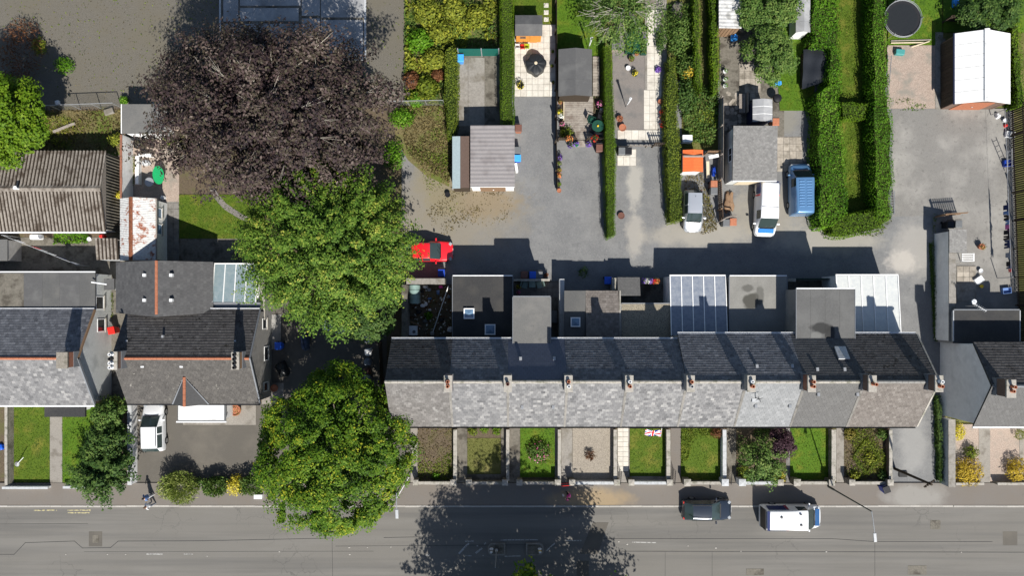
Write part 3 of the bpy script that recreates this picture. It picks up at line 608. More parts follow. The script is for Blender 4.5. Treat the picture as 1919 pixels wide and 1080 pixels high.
def pot(label, px, py, r=.22, h=.35, m='terracotta', leaf='shrub', fl=None, ph=.4, pr=None, cat='flower pot', z=0, group='potted plants', n=60, nf=30):
    c = P(px, py, z); T = thing('flower_pot', label, cat, (c.x,c.y,z), group)
    MB().lathe([(r*.7,0),(r*.95,h*.85),(r*1.05,h*.86),(r*1.05,h),(r*.9,h),(r*.88,h*.85)], (c.x,c.y,z), 16).build('pot', MATS[m], T, 40)
    if leaf:
        pr = pr or r*1.25; d = unit(n, -.2); p = d*np.array([pr,pr,ph*.5])*rng.uniform(.5,1,(n,1)) + np.array([0,0,h+ph*.35])
        link('plant', leaf_mesh('plant', p, d+rng.normal(0,.5,(n,3)), .13*rng.uniform(.6,1.3,n), .45, rng.random(n), lm(leaf)), T)
    if fl:
        pr = pr or r*1.25; d = unit(nf, .0); p = d*np.array([pr*1.05,pr*1.05,ph*.55]) + np.array([0,0,h+ph*.36])
        link('flowers', leaf_mesh('flowers', p, d+rng.normal(0,.3,(nf,3)), .13*rng.uniform(.6,1.3,nf), .8, rng.random(nf), lm(fl)), T)['kind'] = 'stuff'
    return T
def chair(label, px, py, rz, m, group=None, z=0, s=1.0):
    c = P(px, py, z+.5); T = thing('garden_chair', label, 'chair', (c.x,c.y,z), group, rz); T.scale = (s,)*3; WL[T.name] = Vector((0,0,0))
    MB().box(-.24,.24,-.22,.24,.41,.45).build('seat', MATS[m], T, bevel=.015, local=True)
    MB().slabq((-.24,.3,.48),(.24,.3,.48),(.24,.4,.92),(-.24,.4,.92),.03).build('backrest', MATS[m], T, local=True)
    for a in (-1,1):
        MB().box(a*.27-.025,a*.27+.025,-.2,.3,.62,.65).build('armrest', MATS[m], T, local=True)
        for b in (-.19,.22): MB().tube((a*.22,b,0),(a*.22,b,.41),.018,.018,6).build('leg', MATS[m], T, local=True)
    WL[T.name] = Vector((c.x,c.y,z)); return T
def table(label, px, py, sx, sy, m, h=.72, rnd_=False, z=0, rz=0, group=None):
    c = P(px, py, z+h); T = thing('garden_table', label, 'table', (c.x,c.y,z), group, rz); WL[T.name] = Vector((0,0,0))
    (MB().lathe([(1,h-.03),(1,h)],(0,0,0),28,sx,sy) if rnd_ else MB().box(-sx,sx,-sy,sy,h-.03,h)).build('table_top', MATS[m], T, local=True)
    for a in (-1,1):
        for b in (-1,1): MB().tube((a*sx*.6,b*sy*.6,0),(a*sx*.55,b*sy*.55,h-.03),.022,.022,6).build('leg', MATS[m], T, local=True)
    WL[T.name] = Vector((c.x,c.y,z)); return T
def lump(name, label, cat, px, py, rx, ry, h, m, seed=1, z=0, group=None, rz=0, sub=3, amp=.16):
    """soft bag or draped cover: a creased closed form standing on the ground"""
    c = P(px, py, z); g = np.random.default_rng(seed); n, k = 22, 9; mb = MB(); vs = []; fs = []
    w1, w2 = g.uniform(0,6.28,2)
    for j in range(k+1):
        t = j/k; zz = h*(t**.8); rr = (1-.12*t) if t < .7 else (1-.12*t)*math.sqrt(max(0,1-((t-.7)/.3)**2))
        for i in range(n):
            a = 2*math.pi*i/n; f = 1+amp*math.sin(3*a+w1+t*2)*.5+amp*math.sin(5*a+w2-t*3)*.4+amp*.5*g.normal()*.4
            sq = 1/max(abs(math.cos(a)),abs(math.sin(a)))**.55
            x_, y_ = rx*rr*f*sq*.85*math.cos(a), ry*rr*f*sq*.85*math.sin(a)
            vs.append((c.x+x_*math.cos(rz)-y_*math.sin(rz), c.y+x_*math.sin(rz)+y_*math.cos(rz), z+zz*(1+.05*g.normal())))
    for j in range(k):
        for i in range(n): fs.append((j*n+i, j*n+(i+1)%n, (j+1)*n+(i+1)%n, (j+1)*n+i))
    fs.append(tuple(range(n-1,-1,-1))); mb.add(vs, fs)
    return tag(mb.build(name, MATS[m], None, 50), label, cat, group)
# ---------------------------------------------------------------- vehicles
import bmesh
def weld(o, sub=2):
    b = bmesh.new(); b.from_mesh(o.data); bmesh.ops.remove_doubles(b, verts=b.verts, dist=1e-4)
    ce = b.edges.layers.float.new('crease_edge'); cv = b.verts.layers.float.new('crease_vert')
    for e_ in b.edges:
        if e_.is_boundary:
            e_[ce] = 1.0
            for v_ in e_.verts: v_[cv] = 1.0
    b.to_mesh(o.data); b.free()
    o.data.polygons.foreach_set('use_smooth', [True]*len(o.data.polygons))
    m = o.modifiers.new('smooth', 'SUBSURF'); m.levels = m.render_levels = sub
    return o
def vehicle(name, label, cat, px, py, head, L, Wd, st, paint, hz=.8, extras=None, scuttle=None, group=None):
    """st: stations front to back (x fraction, width factor, belt z, roof z, roof width factor, flags) ; flags: c cabin, b pillar"""
    c = P(px, py, 0, hz); T = thing(name, label, cat, (c.x,c.y,0), group, head); WL[T.name] = Vector((0,0,0)); hw = Wd/2
    rings = []
    for x, wf, zb, zr, wr, fl in st:
        w_ = hw*wf; x *= L
        if 'c' in fl: half = [(w_*.86,.2),(w_*.97,.28),(w_,.5),(w_*.995,zb-.1),(w_*.955,zb),(hw*wr,zr-.07),(hw*wr*.88,zr-.012),(0,zr+.015)]
        else: half = [(w_*.86,.22),(w_*.97,.3),(w_,.48),(w_*.99,max(.5,zb-.12)),(w_*.93,zb),(w_*.8,zb+(zr-zb)*.6),(w_*.45,zr),(0,zr+.012)]
        rings.append([(x,y,z) for y,z in half] + [(x,-y,z) for y,z in half[-2::-1]])
    n = len(rings[0]); body, side, wind, rear = MB(), {4:MB(),9:MB()}, MB(), MB()
    wl = {4,9}; tops = {5,6,7,8}
    def put(mb, i, k): mb.add([rings[i][k],rings[i][k+1],rings[i+1][k+1],rings[i+1][k]],[(0,1,2,3)])
    for i in range(len(st)-1):
        f0, f1 = st[i][5], st[i+1][5]
        for k in range(n-1):
            tgt = body
            if 'c' in f0 and 'c' in f1 and k in wl and not ('b' in f0): tgt = side[k]
            elif 'w' in f0 and k in tops: tgt = wind
            elif 'r' in f0 and k in tops: tgt = rear
            put(tgt, i, k)
        body.add([rings[i][0],rings[i][-1],rings[i+1][-1],rings[i+1][0]],[(3,2,1,0)])
    body.add(rings[0],[tuple(range(n))]); body.add(rings[-1],[tuple(range(n-1,-1,-1))])
    weld(body.build('body', paint, T, local=True))
    ci = [q for q in st if 'c' in q[5]]; MB().box(ci[-1][0]*L+.1, ci[0][0]*L+.1, -hw*.62, hw*.62, .35, ci[0][2]+.1).build('interior', MATS['dark_hole'], T, local=True)
    if wind.v: weld(wind.build('windscreen', MATS['glass_car'], T, local=True))
    if rear.v: weld(rear.build('rear_window', MATS['glass_car'], T, local=True))
    for q in side.values():
        if q.v: weld(q.build('side_window', MATS['glass_car'], T, local=True))
    for a in (.31,-.29):
        for s_ in (-1,1):
            wo_ = MB().lathe([(.2,-.1),(.31,-.1),(.325,-.06),(.325,.06),(.31,.1),(.2,.1)],(0,0,0),20).build('wheel', MATS['rubber'], T, 40, local=True)
            wo_.location = (a*L, s_*(hw-.09), .325); wo_.rotation_euler.x = R(90)
            MB().lathe([(.19,-.11),(.2,.0),(.19,.11)],(0,0,0),16).build('rim', MATS['steel'], wo_, 40, local=True)
    xs = st[0][0]*L
    for s_ in (-1,1):
        MB().obox((xs-.2,s_*hw*.72,.68),.12,.13,.05,rz=-s_*.6).build('headlight', plain('lamp_glass',(.3,.32,.34),.2,.5), T, bevel=.03, local=True)
        MB().obox((st[-1][0]*L+.1,s_*hw*.74,.78),.06,.09,.12).build('tail_light', MATS['red_plastic'], T, bevel=.02, local=True)
        cw = [q for q in st if 'w' in q[5]][0][0]*L
        m_ = MB().obox((cw-.35,s_*(hw+.1),.98),.06,.11,.07).build('wing_mirror', paint, T, bevel=.02, local=True)
    wq = [q for q in st if 'w' in q[5]][0]; wx, wz = wq[0]*L, wq[3]
    MB().obox((wx+.02,0,wz+.02),.05,hw*.66,.012).build('cowl_strip', MATS['black_plastic'], T, local=True)
    for s_ in (-.3,.12): MB().tube((wx,hw*s_,wz+.05),(wx-.22,hw*(s_+.42),wz+.2),.012,.008,5).build('wiper', MATS['black_plastic'], T, local=True)
    MB().obox((xs-.005,0,.42),.02,hw*.5,.08).build('grille', MATS['black_plastic'], T, bevel=.01, local=True)
    MB().obox((xs+.005,0,.5),.012,.26,.055).build('number_plate', MATS['white_plastic'], T, local=True)
    if extras: extras(T, L, hw)
    WL[T.name] = Vector((c.x,c.y,0)); return T
def carpaint(name, c, metal=0.2, rough=.28):
    t = NT(name); MATS[name] = t.finish(c, rough, 0, spec=.5, metal=metal, coat=.7); return MATS[name]
# ---------------------------------------------------------------- people
def person(label, px, py, rz, top, legs, hair, arms=((.32,-.05,.95),(-.32,.1,.95)), stride=.18, sleeve=True, h=1.7):
    c = P(px, py); T = thing('person', label, 'person', (c.x,c.y,0), 'people walking', rz); k = h/1.78; V = []; E = []; Rr = []
    def v(p, r, par=None):
        V.append(Vector(p)*k); Rr.append(r*k*(1.22 if r > .04 else 1))
        if par is not None: E.append((par, len(V)-1))
        return len(V)-1
    pel = v((0,0,.95),.15); sp = v((0,0,1.15),.14,pel); ch = v((0,.01,1.38),.155,sp); nk = v((0,.01,1.52),.06,ch); hd = v((0,.03,1.62),.085,nk); ht = v((0,.02,1.73),.075,hd)
    nose = v((0,.13,1.64),.018,hd)
    for s_, q, ar in ((1,stride,arms[0]),(-1,-stride,arms[1])):
        hip = v((s_*.1,0,.88),.105,pel); kn = v((s_*.11,q*.7+.03,.5),.068,hip); an = v((s_*.11,q,.1),.045,kn); toe = v((s_*.12,q+.17,.05),.042,an)
        sh = v((s_*.19,0,1.42),.065,ch); wr = Vector(ar); el = v(((s_*.19+wr.x)/2+s_*.05,wr.y*.5-.04,(1.42+wr.z)/2),.048,sh); wi = v(ar,.034,el); pm = v((ar[0],ar[1]+.02,ar[2]-.08),.034,wi)
        for f in range(4): 
            f1 = v((ar[0]+(f-1.5)*.02,ar[1]+.03,ar[2]-.13),.01,pm); v((ar[0]+(f-1.5)*.021,ar[1]+.045,ar[2]-.175+abs(f-1.4)*.012),.008,f1)
        th = v((ar[0]-s_*.04,ar[1]+.04,ar[2]-.09),.011,pm); v((ar[0]-s_*.045,ar[1]+.06,ar[2]-.125),.009,th)
    me = bpy.data.meshes.new('body'); me.from_pydata([tuple(q) for q in V], E, []); tmp = bpy.data.objects.new('body', me); col.objects.link(tmp)
    tmp.modifiers.new('skin','SKIN')
    if not me.skin_vertices: me.skin_vertices.new()
    for i, q in enumerate(me.skin_vertices[0].data): q.radius = (Rr[i],Rr[i]); q.use_root = (i == 0)
    ss = tmp.modifiers.new('sub','SUBSURF'); ss.levels = ss.render_levels = 1
    dg = bpy.context.evaluated_depsgraph_get(); dg.update(); nm = bpy.data.meshes.new_from_object(tmp.evaluated_get(dg)); bpy.data.objects.remove(tmp)
    nm.materials.clear()
    for q in (MATS['skin'], MATS[top], MATS[legs], MATS['black_plastic']): nm.materials.append(q)
    for p_ in nm.polygons:
        z = p_.center.z/k; x_ = abs(p_.center.x)/k
        p_.material_index = 0 if z > 1.5 else (3 if z < .11 else (2 if z < .97 and x_ < .21 and not (x_ > .19 and z > .7) else (1 if z > 1.18 or x_ < .2 else (1 if sleeve and z > 1.02 else 0))))
        p_.use_smooth = True
    link('body', nm, T)
    hb = MB().lathe([(.0,.0),(.075,.01),(.1,.06),(.095,.12),(.06,.165),(0.001,.175)],(0,0,0),14); o = hb.build('hair', MATS[hair], T, 60, local=True); o.location = (0,-.005*k,1.625*k); o.scale = (k*1.0,k*1.12,k)
    for s_ in (-1,1): MB().lathe([(.001,-.012),(.011,0),(.001,.012)],(s_*.032*k,.104*k,1.655*k),8).build('eye', MATS['dark_hole'], T, local=True)
    return T
# ================================================================ THE GROUND
g_ = MB().box(-260,260,-220,260,-.5,-.06).build('ground', MATS['lawn_dry']); g_['kind'] = 'structure'
road = slab('road', rect(-4000,6000,950,1128), 0, 'road', thick=.3)
pav = slab('pavement', rect(-4000,6000,906,947.5), .1, 'pavement', thick=.4)
slab('far_pavement', rect(-4000,6000,1132,1172), .1, 'pavement', thick=.4)
# kerb stones along the near side of the road
km = MB().box(-.452,.452,-.07,.07,-.2,.0).mesh('kerb_stone', MATS['kerb'])
for k in range(104):
    x = -47 + k*.914; pxx = NX + x*S
    if 232 < pxx < 345 or 690 < pxx < 762 or 1650 < pxx < 1782: hgt = .05; 
    else: hgt = .108
    link('kerb_stone', km, pav, Vector((x, Y(949.2)+rnd.uniform(-.006,.006), hgt+rnd.uniform(0,.006))) - wloc(pav))
slab('yard_gravel', [(-500,-700),(760,-700),(760,193),(-500,206)], -.01, 'gravel_yard')
slab('soil', [(-500,206.5),(752,193.5),(752,640),(770,800),(770,905.5),(-500,905.5)], -.012, 'earth')
lane = slab('lane', [(940,150),(1775,150),(1775,640),(1768,905.5),(1668,905.5),(1668,640),(753,640),(753,196),(940,196)], .0, 'lane')
slab('garden_soil', rect(772,1667.5,640.5,905.5), .05, 'earth')
slab('driveway', [(248,757),(498,757),(498,560),(725,560),(725,800),(772,800),(772,905.3),(248,905.3)], .03, 'drive_asphalt')
slab('wild_garden', rect(758,937,-700,195.5), .03, 'dry_weeds')
slab('weedy_strip', [(741,197),(850,197),(850,262),(842,350),(800,330),(765,300),(741,260)], .03, 'dry_weeds')
slab('weedy_ground', rect(-300,229,208,292), .03, 'dry_weeds')
pad = slab('concrete_pad', rect(855,938,104,264), .05, 'concrete_dark')
for x0,x1,m in ((857,877.5,'concrete'),(878,908.5,'concrete'),(909.5,936,'concrete_dark')): slab('concrete_bay', rect(x0,x1,108,236), .075, m, pad)
slab('lawn', rect(962,1042.5,-700,45), .06, 'lawn', thick=.3)
patio = slab('patio', rect(963,1042.5,45.5,181), .05, 'concrete')
paving(patio, 965,1041.5,46,180.5,7,12,.085,'paving')
slab('lawn', rect(1044,1134,-700,108), .06, 'lawn_bright', thick=.3)
for k,(x,y) in enumerate(((1024,10),(1024,23.5),(1024,36.5))): 
    s_ = MB(); c = P(x,y); s_.box(c.x-.2,c.x+.2,c.y-.19,c.y+.19,.05,.085); tag(s_.build('stepping_stone', MATS['paving'], None, bevel=.02), 'stepping stone in the lawn, %s of three above the white patio' % ('farthest','middle','nearest')[k], 'paving stone', 'stepping stones')
slab('lawn', rect(1110,1134,108.5,262), .03, 'earth', thick=.1)
grv = slab('gravel_bed', rect(1148,1209,60,243), .05, 'grey_gravel')
path4 = slab('garden_path', [(1209.5,-60),(1250,-60),(1250,262),(1157,262),(1157,243.5),(1209.5,243.5)], .045, 'concrete')
paving(path4, 1213,1240,18,168,2,11,.075,'paving'); paving(path4, 1207,1240,168.5,242,3,5,.077,'paving'); paving(path4, 1158,1250,243.5,262,7,1,.076,'paving')
step4 = slab('garden_step', rect(1157,1193,279,311), .02, 'concrete'); paving(step4, 1157.5,1192.5,279.5,310.5,3,2,.05,'paving')
slab('rough_grass', rect(1278,1346,-700,282), .02, 'lawn_dry')
slab('stony_yard', rect(1349,1470,45,262), .02, 'concrete_dark')
cz = slab('crazy_paving', rect(1350,1392,168,262), .045, 'concrete_dark')
op = slab('old_paving', rect(1384,1428,118,190), .045, 'concrete_dark'); paving(op, 1386,1426,119,188,4,5,.07,'paving_old', skip=((0,1),(0,0),(1,0)))
for k in range(46):                        # irregular stones
    cx, cy = 1361+rnd.uniform(-8,26), 172+rnd.uniform(0,74); c = P(cx,cy); n = rnd.choice((5,6)); r = rnd.uniform(.14,.24); a0 = rnd.uniform(0,6)
    MB().prism([(c.x+r*rnd.uniform(.75,1.1)*math.cos(a0+6.283*i/n), c.y+r*rnd.uniform(.75,1.1)*math.sin(a0+6.283*i/n)) for i in range(n)], .03, .055+k*.0006).build('paving_stone', MATS['paving_old'], cz)
pv = slab('slab_strip', rect(1456,1505,256,322), .02, 'concrete'); paving(pv, 1457,1504,257,321,4,5,.05,'paving_old')
slab('lawn', [(1440,-700),(1527,-700),(1527,207),(1462,207),(1458,150),(1440,100)], .06, 'lawn_bright', thick=.3)
slab('lawn', rect(1560,1650,-700,425), .05, 'lawn', thick=.3)
slab('lawn', rect(1665,1766,-700,84), .06, 'lawn_bright', thick=.3)
slab('gravel_bed', rect(1663,1753,84.5,203), .05, 'pink_gravel')
slab('side_path', rect(1753.5,1768,60,204), .06, 'concrete')
slab('back_yard', [(1672,203.5),(1900,203.5),(1912,640),(1775,640),(1754,470),(1748,404),(1672,406)], .02, 'yard_asphalt')
slab('lawn', rect(1897,2600,-700,640), .0, 'lawn_dry', thick=.1)
slab('lawn', rect(1768.5,1920,-700,60), .045, 'lawn_bright', thick=.1)
# the concrete floor of a building pulled down, top left
floor_ = slab('building_floor', rect(413,688,-420,112), .12, 'concrete_dark', thick=.3)
for r in ((419,447,-60,112),(450,564,-60,10),(450,560,14.5,39),(419.5,560,44,112),(566,600,-60,29),(602,683,-60,32),(566,600,34,112),(602,681,37,112)):
    if r[0]==419: continue
    slab('floor_bay', rect(*r), .155, 'concrete_blue', floor_)
slab('floor_bay', rect(419,447,-60,40), .154, 'concrete_blue', floor_)
MB().box(X(684),X(687.5),Y(112),Y(-60),.1,.22).build('floor_kerb', MATS['coping_pale'], floor_)
MB().box(X(413),X(416),Y(112),Y(-60),.1,.22).build('floor_kerb', MATS['coping_pale'], floor_)
# left gardens
slab('lawn', rect(16,93.5,757,905), .06, 'lawn', thick=.3); slab('lawn', rect(117.5,200,757,905), .06, 'lawn_bright', thick=.3)
slab('garden_path', rect(94,117,750,905.4), .075, 'path_concrete')
slab('lawn', [(336,365),(480,365),(500,420),(500,447),(336,447)], .04, 'lawn', thick=.3)
c0 = [(394,356),(402,352),(410,365),(425,382),(455,402),(480,412),(478,418),(450,411),(420,392),(404,374)]
slab('garden_path', c0, .055, 'grey_gravel')
hp = slab('house_path', rect(305,336,378,490), .03, 'concrete'); paving(hp, 306,335.5,380,488,3,9,.06,'paving_grey')
slab('terrace_floor', rect(250,336,230,378), .025, 'pink_gravel')
slab('back_path', rect(330,500,447.5,492), .02, 'concrete_dark')
slab('yard_floor', rect(0,222,445,512), .02, 'concrete_dark')
slab('side_passage', rect(196,236,500,760), .015, 'concrete_dark')
fp = slab('porch_terrace', [(336,757.5),(480,757.5),(480,797),(344,797)], .1, 'path_concrete')
slab('side_step', rect(491,532,718,758), .06, 'path_concrete')
slab('wall_base', rect(498.5,527,590,655), .08, 'cement_render')
# front gardens of the terrace
FG = []
def lawnp(m, *r): return slab('lawn', rect(*r), .1, m, thick=.3)
slab('garden_path', rect(770,783,800,905), .085, 'path_concrete')
slab('garden_bed', rect(784,850,800,903), .09, 'earth')
slab('garden_path', rect(857,876,800,905), .085, 'concrete_dark'); lawnp('lawn_dry', 876.5,939,822,889); slab('garden_bed', rect(876.5,939,800,821.5), .1, 'earth'); slab('garden_path', [(939.5,800),(949,800),(949,903),(876.5,903),(876.5,889.5),(939.5,889.5)], .08, 'concrete_dark')
slab('garden_path', rect(955,975,800,905), .085, 'concrete_dark'); lawnp('lawn_bright', 975.5,1040,800,895); slab('garden_path', rect(1040.5,1046,800,903), .08, 'path_concrete')
slab('garden_path', rect(1052.5,1073,800,905), .085, 'concrete'); slab('gravel_bed', rect(1073.5,1150.5,800,903), .09, 'pebbles')
gp5 = slab('garden_path', rect(1157.5,1180,800,905), .06, 'concrete'); paving(gp5, 1158,1178,801,884,2,9,.09,'paving'); lawnp('lawn', 1181,1248,804,893); slab('garden_path', rect(1180.5,1249,893.5,904), .085, 'path_concrete')
slab('garden_path', rect(1257.5,1276,800,905), .085, 'pavement'); lawnp('lawn', 1277,1350,800,902)
slab('garden_path', rect(1362.5,1380,800,905), .085, 'concrete_dark'); slab('garden_bed', rect(1380.5,1473,800,903), .09, 'earth'); slab('garden_path', rect(1473.5,1481,800,905), .085, 'paving_grey')
lawnp('lawn_bright', 1481.5,1558,800,900)
slab('garden_path', rect(1568,1582,800,905), .085, 'path_concrete'); slab('garden_bed', rect(1582.5,1666,800,903), .09, 'earth')
slab('garden_gravel', rect(1791,2300,796,903), .08, 'pink_gravel'); slab('garden_path', rect(1835,1856,796,905), .1, 'path_concrete'); slab('garden_path', rect(1911,1919,796,905), .1, 'path_concrete')
# ================================================================ ROAD MARKINGS AND PATCHES (all on the road, one sheet each)
def flat(name, pts, z, m, parent): return slab(name, pts, z, m, parent, thick=.03)
for pts in ([(1112,980),(1141,980),(1121,1039),(1087,1039)], [(1081,1052),(1104,1052),(1104,1140),(1081,1140)], rect(167,192,997,1025), rect(1880,1907,997,1023)): flat('road_patch', pts, .004, 'drive_asphalt', road)
for pts in (rect(174,186,1004,1018), rect(1744,1763,976,993), rect(1702,1737,1061,1078), rect(1399,1432,1067,1079)): flat('manhole_cover', pts, .008, 'concrete_dark', road)
def seam(pts, w_=.045, z=.0035):
    b = MB()
    for (x0,y0),(x1,y1) in zip(pts[:-1],pts[1:]):
        a, c = P(x0,y0), P(x1,y1); d = (c-a).normalized(); n = Vector((-d.y,d.x,0))*w_/2; a -= d*.02; c += d*.02
        b.add([a+n+Vector((0,0,z)),a-n+Vector((0,0,z)),c-n+Vector((0,0,z)),c+n+Vector((0,0,z))],[(0,1,2,3)])
    b.build('tar_seam', MATS['felt_black'], road)
seam([(-40,1040),(27,1040),(48,1018),(140,1015),(155,1028),(208,1027),(222,1015),(380,1014.5),(620,1009.5)]); seam([(720,1008.5),(790,1007)]); seam([(630,1024.5),(1000,1022)],.03); seam([(1132,1010.5),(1560,1010.5),(1640,1016),(1860,1016)]); seam([(1160,1034),(1940,1036)],.05); seam([(158,1035),(700,1034)],.025)
seam([(0,983),(165,982)],.03); seam([(1247,1036),(1247,1085)],.025); seam([(1335,1036),(1335,1090)],.025); seam([(622,960),(624,1085)],.03); seam([(1640,1016),(1640,1090)],.03)
def mark(pts, m='paint_line', z=.006): flat('road_marking', pts, z, m, road)
def rq(x0,y0,x1,y1,w_): 
    d = math.hypot(x1-x0,y1-y0); nx,ny = -(y1-y0)/d*w_/2,(x1-x0)/d*w_/2; return [(x0+nx,y0+ny),(x1+nx,y1+ny),(x1-nx,y1-ny),(x0-nx,y0-ny)]
for q in ((860,1039,879,1019,3.5),(892,1038,904,1028,3.5),(908,1021,911,1018,2),(1024,1034,1040,1019,2.5),(872,1015.5,888,1015,1.8),(938,1013,1009,1012.5,1.8),(872,1042.5,884,1042.5,1.8),(946,1043.5,976,1043,1.8),(1060,1014,1090,1014,1.8),(275,1039.5,305,1039.5,2.0),(1185,1017,1230,1018,1.6),(345,1039.5,362,1039.5,1.4),(798,1041.5,806,1041.5,2)): mark(rq(*q))
for q in ((64,957.5,107,957,2),(127,957.5,170,957,2),(127,962,168,962,2.2),(169,955,169,961,2)): mark(rq(*q), 'paint_yellow')
for k,(x,y) in enumerate(((124,1040),(202,1040),(236,1040),(389,1043),(786,1020),(786,1042),(906,1042),(922,1013),(895,1024),(1342,1028),(1290,1024),(1176,1021),(1389,1034),(1549,1035),(1802,1036),(1160,1016),(524,1035),(655,1027),(689,1027),(733,1026),(656,1040))):
    c = P(x,y); r_ = rnd.uniform(.6,1.1); MB().lathe([(.065*r_,0),(.06*r_,.015),(.04*r_,.022)],(c.x,c.y,.004),7,1.3,.9).build('road_stud', MATS['kerb'], road)
for k,(pts,rside) in enumerate(((rect(915,947.5,1018,1041),-1),(rect(986,1019,1018,1041),1))):
    x0,x1 = (915,947.5) if k == 0 else (986,1019); a, b = P(x0,1041), P(x1,1018); r = .35; poly = []
    rr = [(a.x,a.y),(b.x,a.y),(b.x,b.y),(a.x,b.y)]
    for q,(cx,cy) in enumerate(rr):
        rad = .38 if (q in (0,3)) == (k == 0) else .06; sx, sy = (1,1) if q == 0 else (-1,1) if q == 1 else (-1,-1) if q == 2 else (1,-1)
        for i in range(5): t_ = R(180+90*q+22.5*i); poly.append((cx+sx*rad+rad*math.cos(t_), cy+sy*rad+rad*math.sin(t_)))
    T = thing('traffic_island', 'raised kerbed traffic island with %s bollard, %s of the two' % (('white','left') if k == 0 else ('yellow topped','right')), 'traffic island', ((a.x+b.x)/2,(a.y+b.y)/2,0), 'traffic islands')
    MB().prism(poly, -.1, .13).build('kerb', MATS['concrete'], T, bevel=.02)
    ip = [((p[0]-(a.x+b.x)/2)*.84+(a.x+b.x)/2, (p[1]-(a.y+b.y)/2)*.78+(a.y+b.y)/2) for p in poly]; MB().prism(ip, 0, .137).build('surface', MATS['concrete_dark'], T)
    c = P(921.5 if k == 0 else 1012,1030,0,.2); B = thing('bollard', 'white bollard on the left traffic island' if k == 0 else 'white bollard with yellow band on the right traffic island', 'bollard', (c.x,c.y,.137), 'bollards')
    MB().lathe([(.17,0),(.17,.06),(.12,.1),(.11,.85),(.09,.95)],(c.x,c.y,.137),14,1,.6).build('post', MATS['white_plastic'], B, 40); MB().lathe([(.125,.5),(.125,.7)],(c.x,c.y,.137),14,1,.62).build('band', MATS['yellow_plastic' if k else 'grey_plastic'], B)
c = P(931,1030); T = thing('sign_post', 'slim grey post standing on the left traffic island', 'post', (c.x,c.y,.137)); MB().tube((c.x,c.y,.13),(c.x,c.y,4.2),.05,.04,10).build('pole', MATS['galvanised'], T, 40); MB().lathe([(.12,0),(.12,.2),(.06,.25)],(c.x,c.y,.137),12).build('base', MATS['galvanised'], T, 40)
# ================================================================ THE TERRACE: nine houses
ZE, ZR = 5.1, 8.0
YR = Y(716, ZR); YF = Y(800, ZE); ends = [-9.4] + [X(p, 9.1) for p in (840,952,1066,1180,1295,1409,1522,1636)] + [31.5]
rearY = [Y(636, ZE)]*5 + [Y(626, ZE)]*4
frontm = ['tile_mixed','slate_blend','slate_blend','slate_blend','slate_blend','slate_blend','slate_pale','slate_flat','tile_brown']
rearm = ['tile_dark','slate_rear','slate_new','slate_rear','slate_rear','slate_rear','slate_rear','slate_grey','tile_dark']
hl = ['terraced house at the left end of the row beside the big roadside tree','terraced house with the weathered slates, second from the left end','terraced house with smooth blue rear slates and tall grey flat-roofed box behind','terraced house in front of the low slate outhouse with a rooflight','terraced house in the very middle of the row','terraced house in front of the clear ribbed lean-to','terraced house with pale blue-grey front slates and black aerial','terraced house with plain grey tiles and a roof window at the back','brown tiled terraced house at the right end of the row by the drive']
potsets = [['terracotta','terracotta'],[('brown_plastic',.4)],['white_plastic',('terracotta',.3)],['terracotta',('white_plastic',.35)],['galvanised','terracotta'],['terracotta',('white_plastic',.3)],['terracotta','terracotta'],[('terracotta',.55)],['terracotta','white_plastic']]
chm = ['brick_red','cement_render','cement_render','cement_render','cement_render','cement_render','brick_red','brick_brown','brick_brown']
HOUSES = []
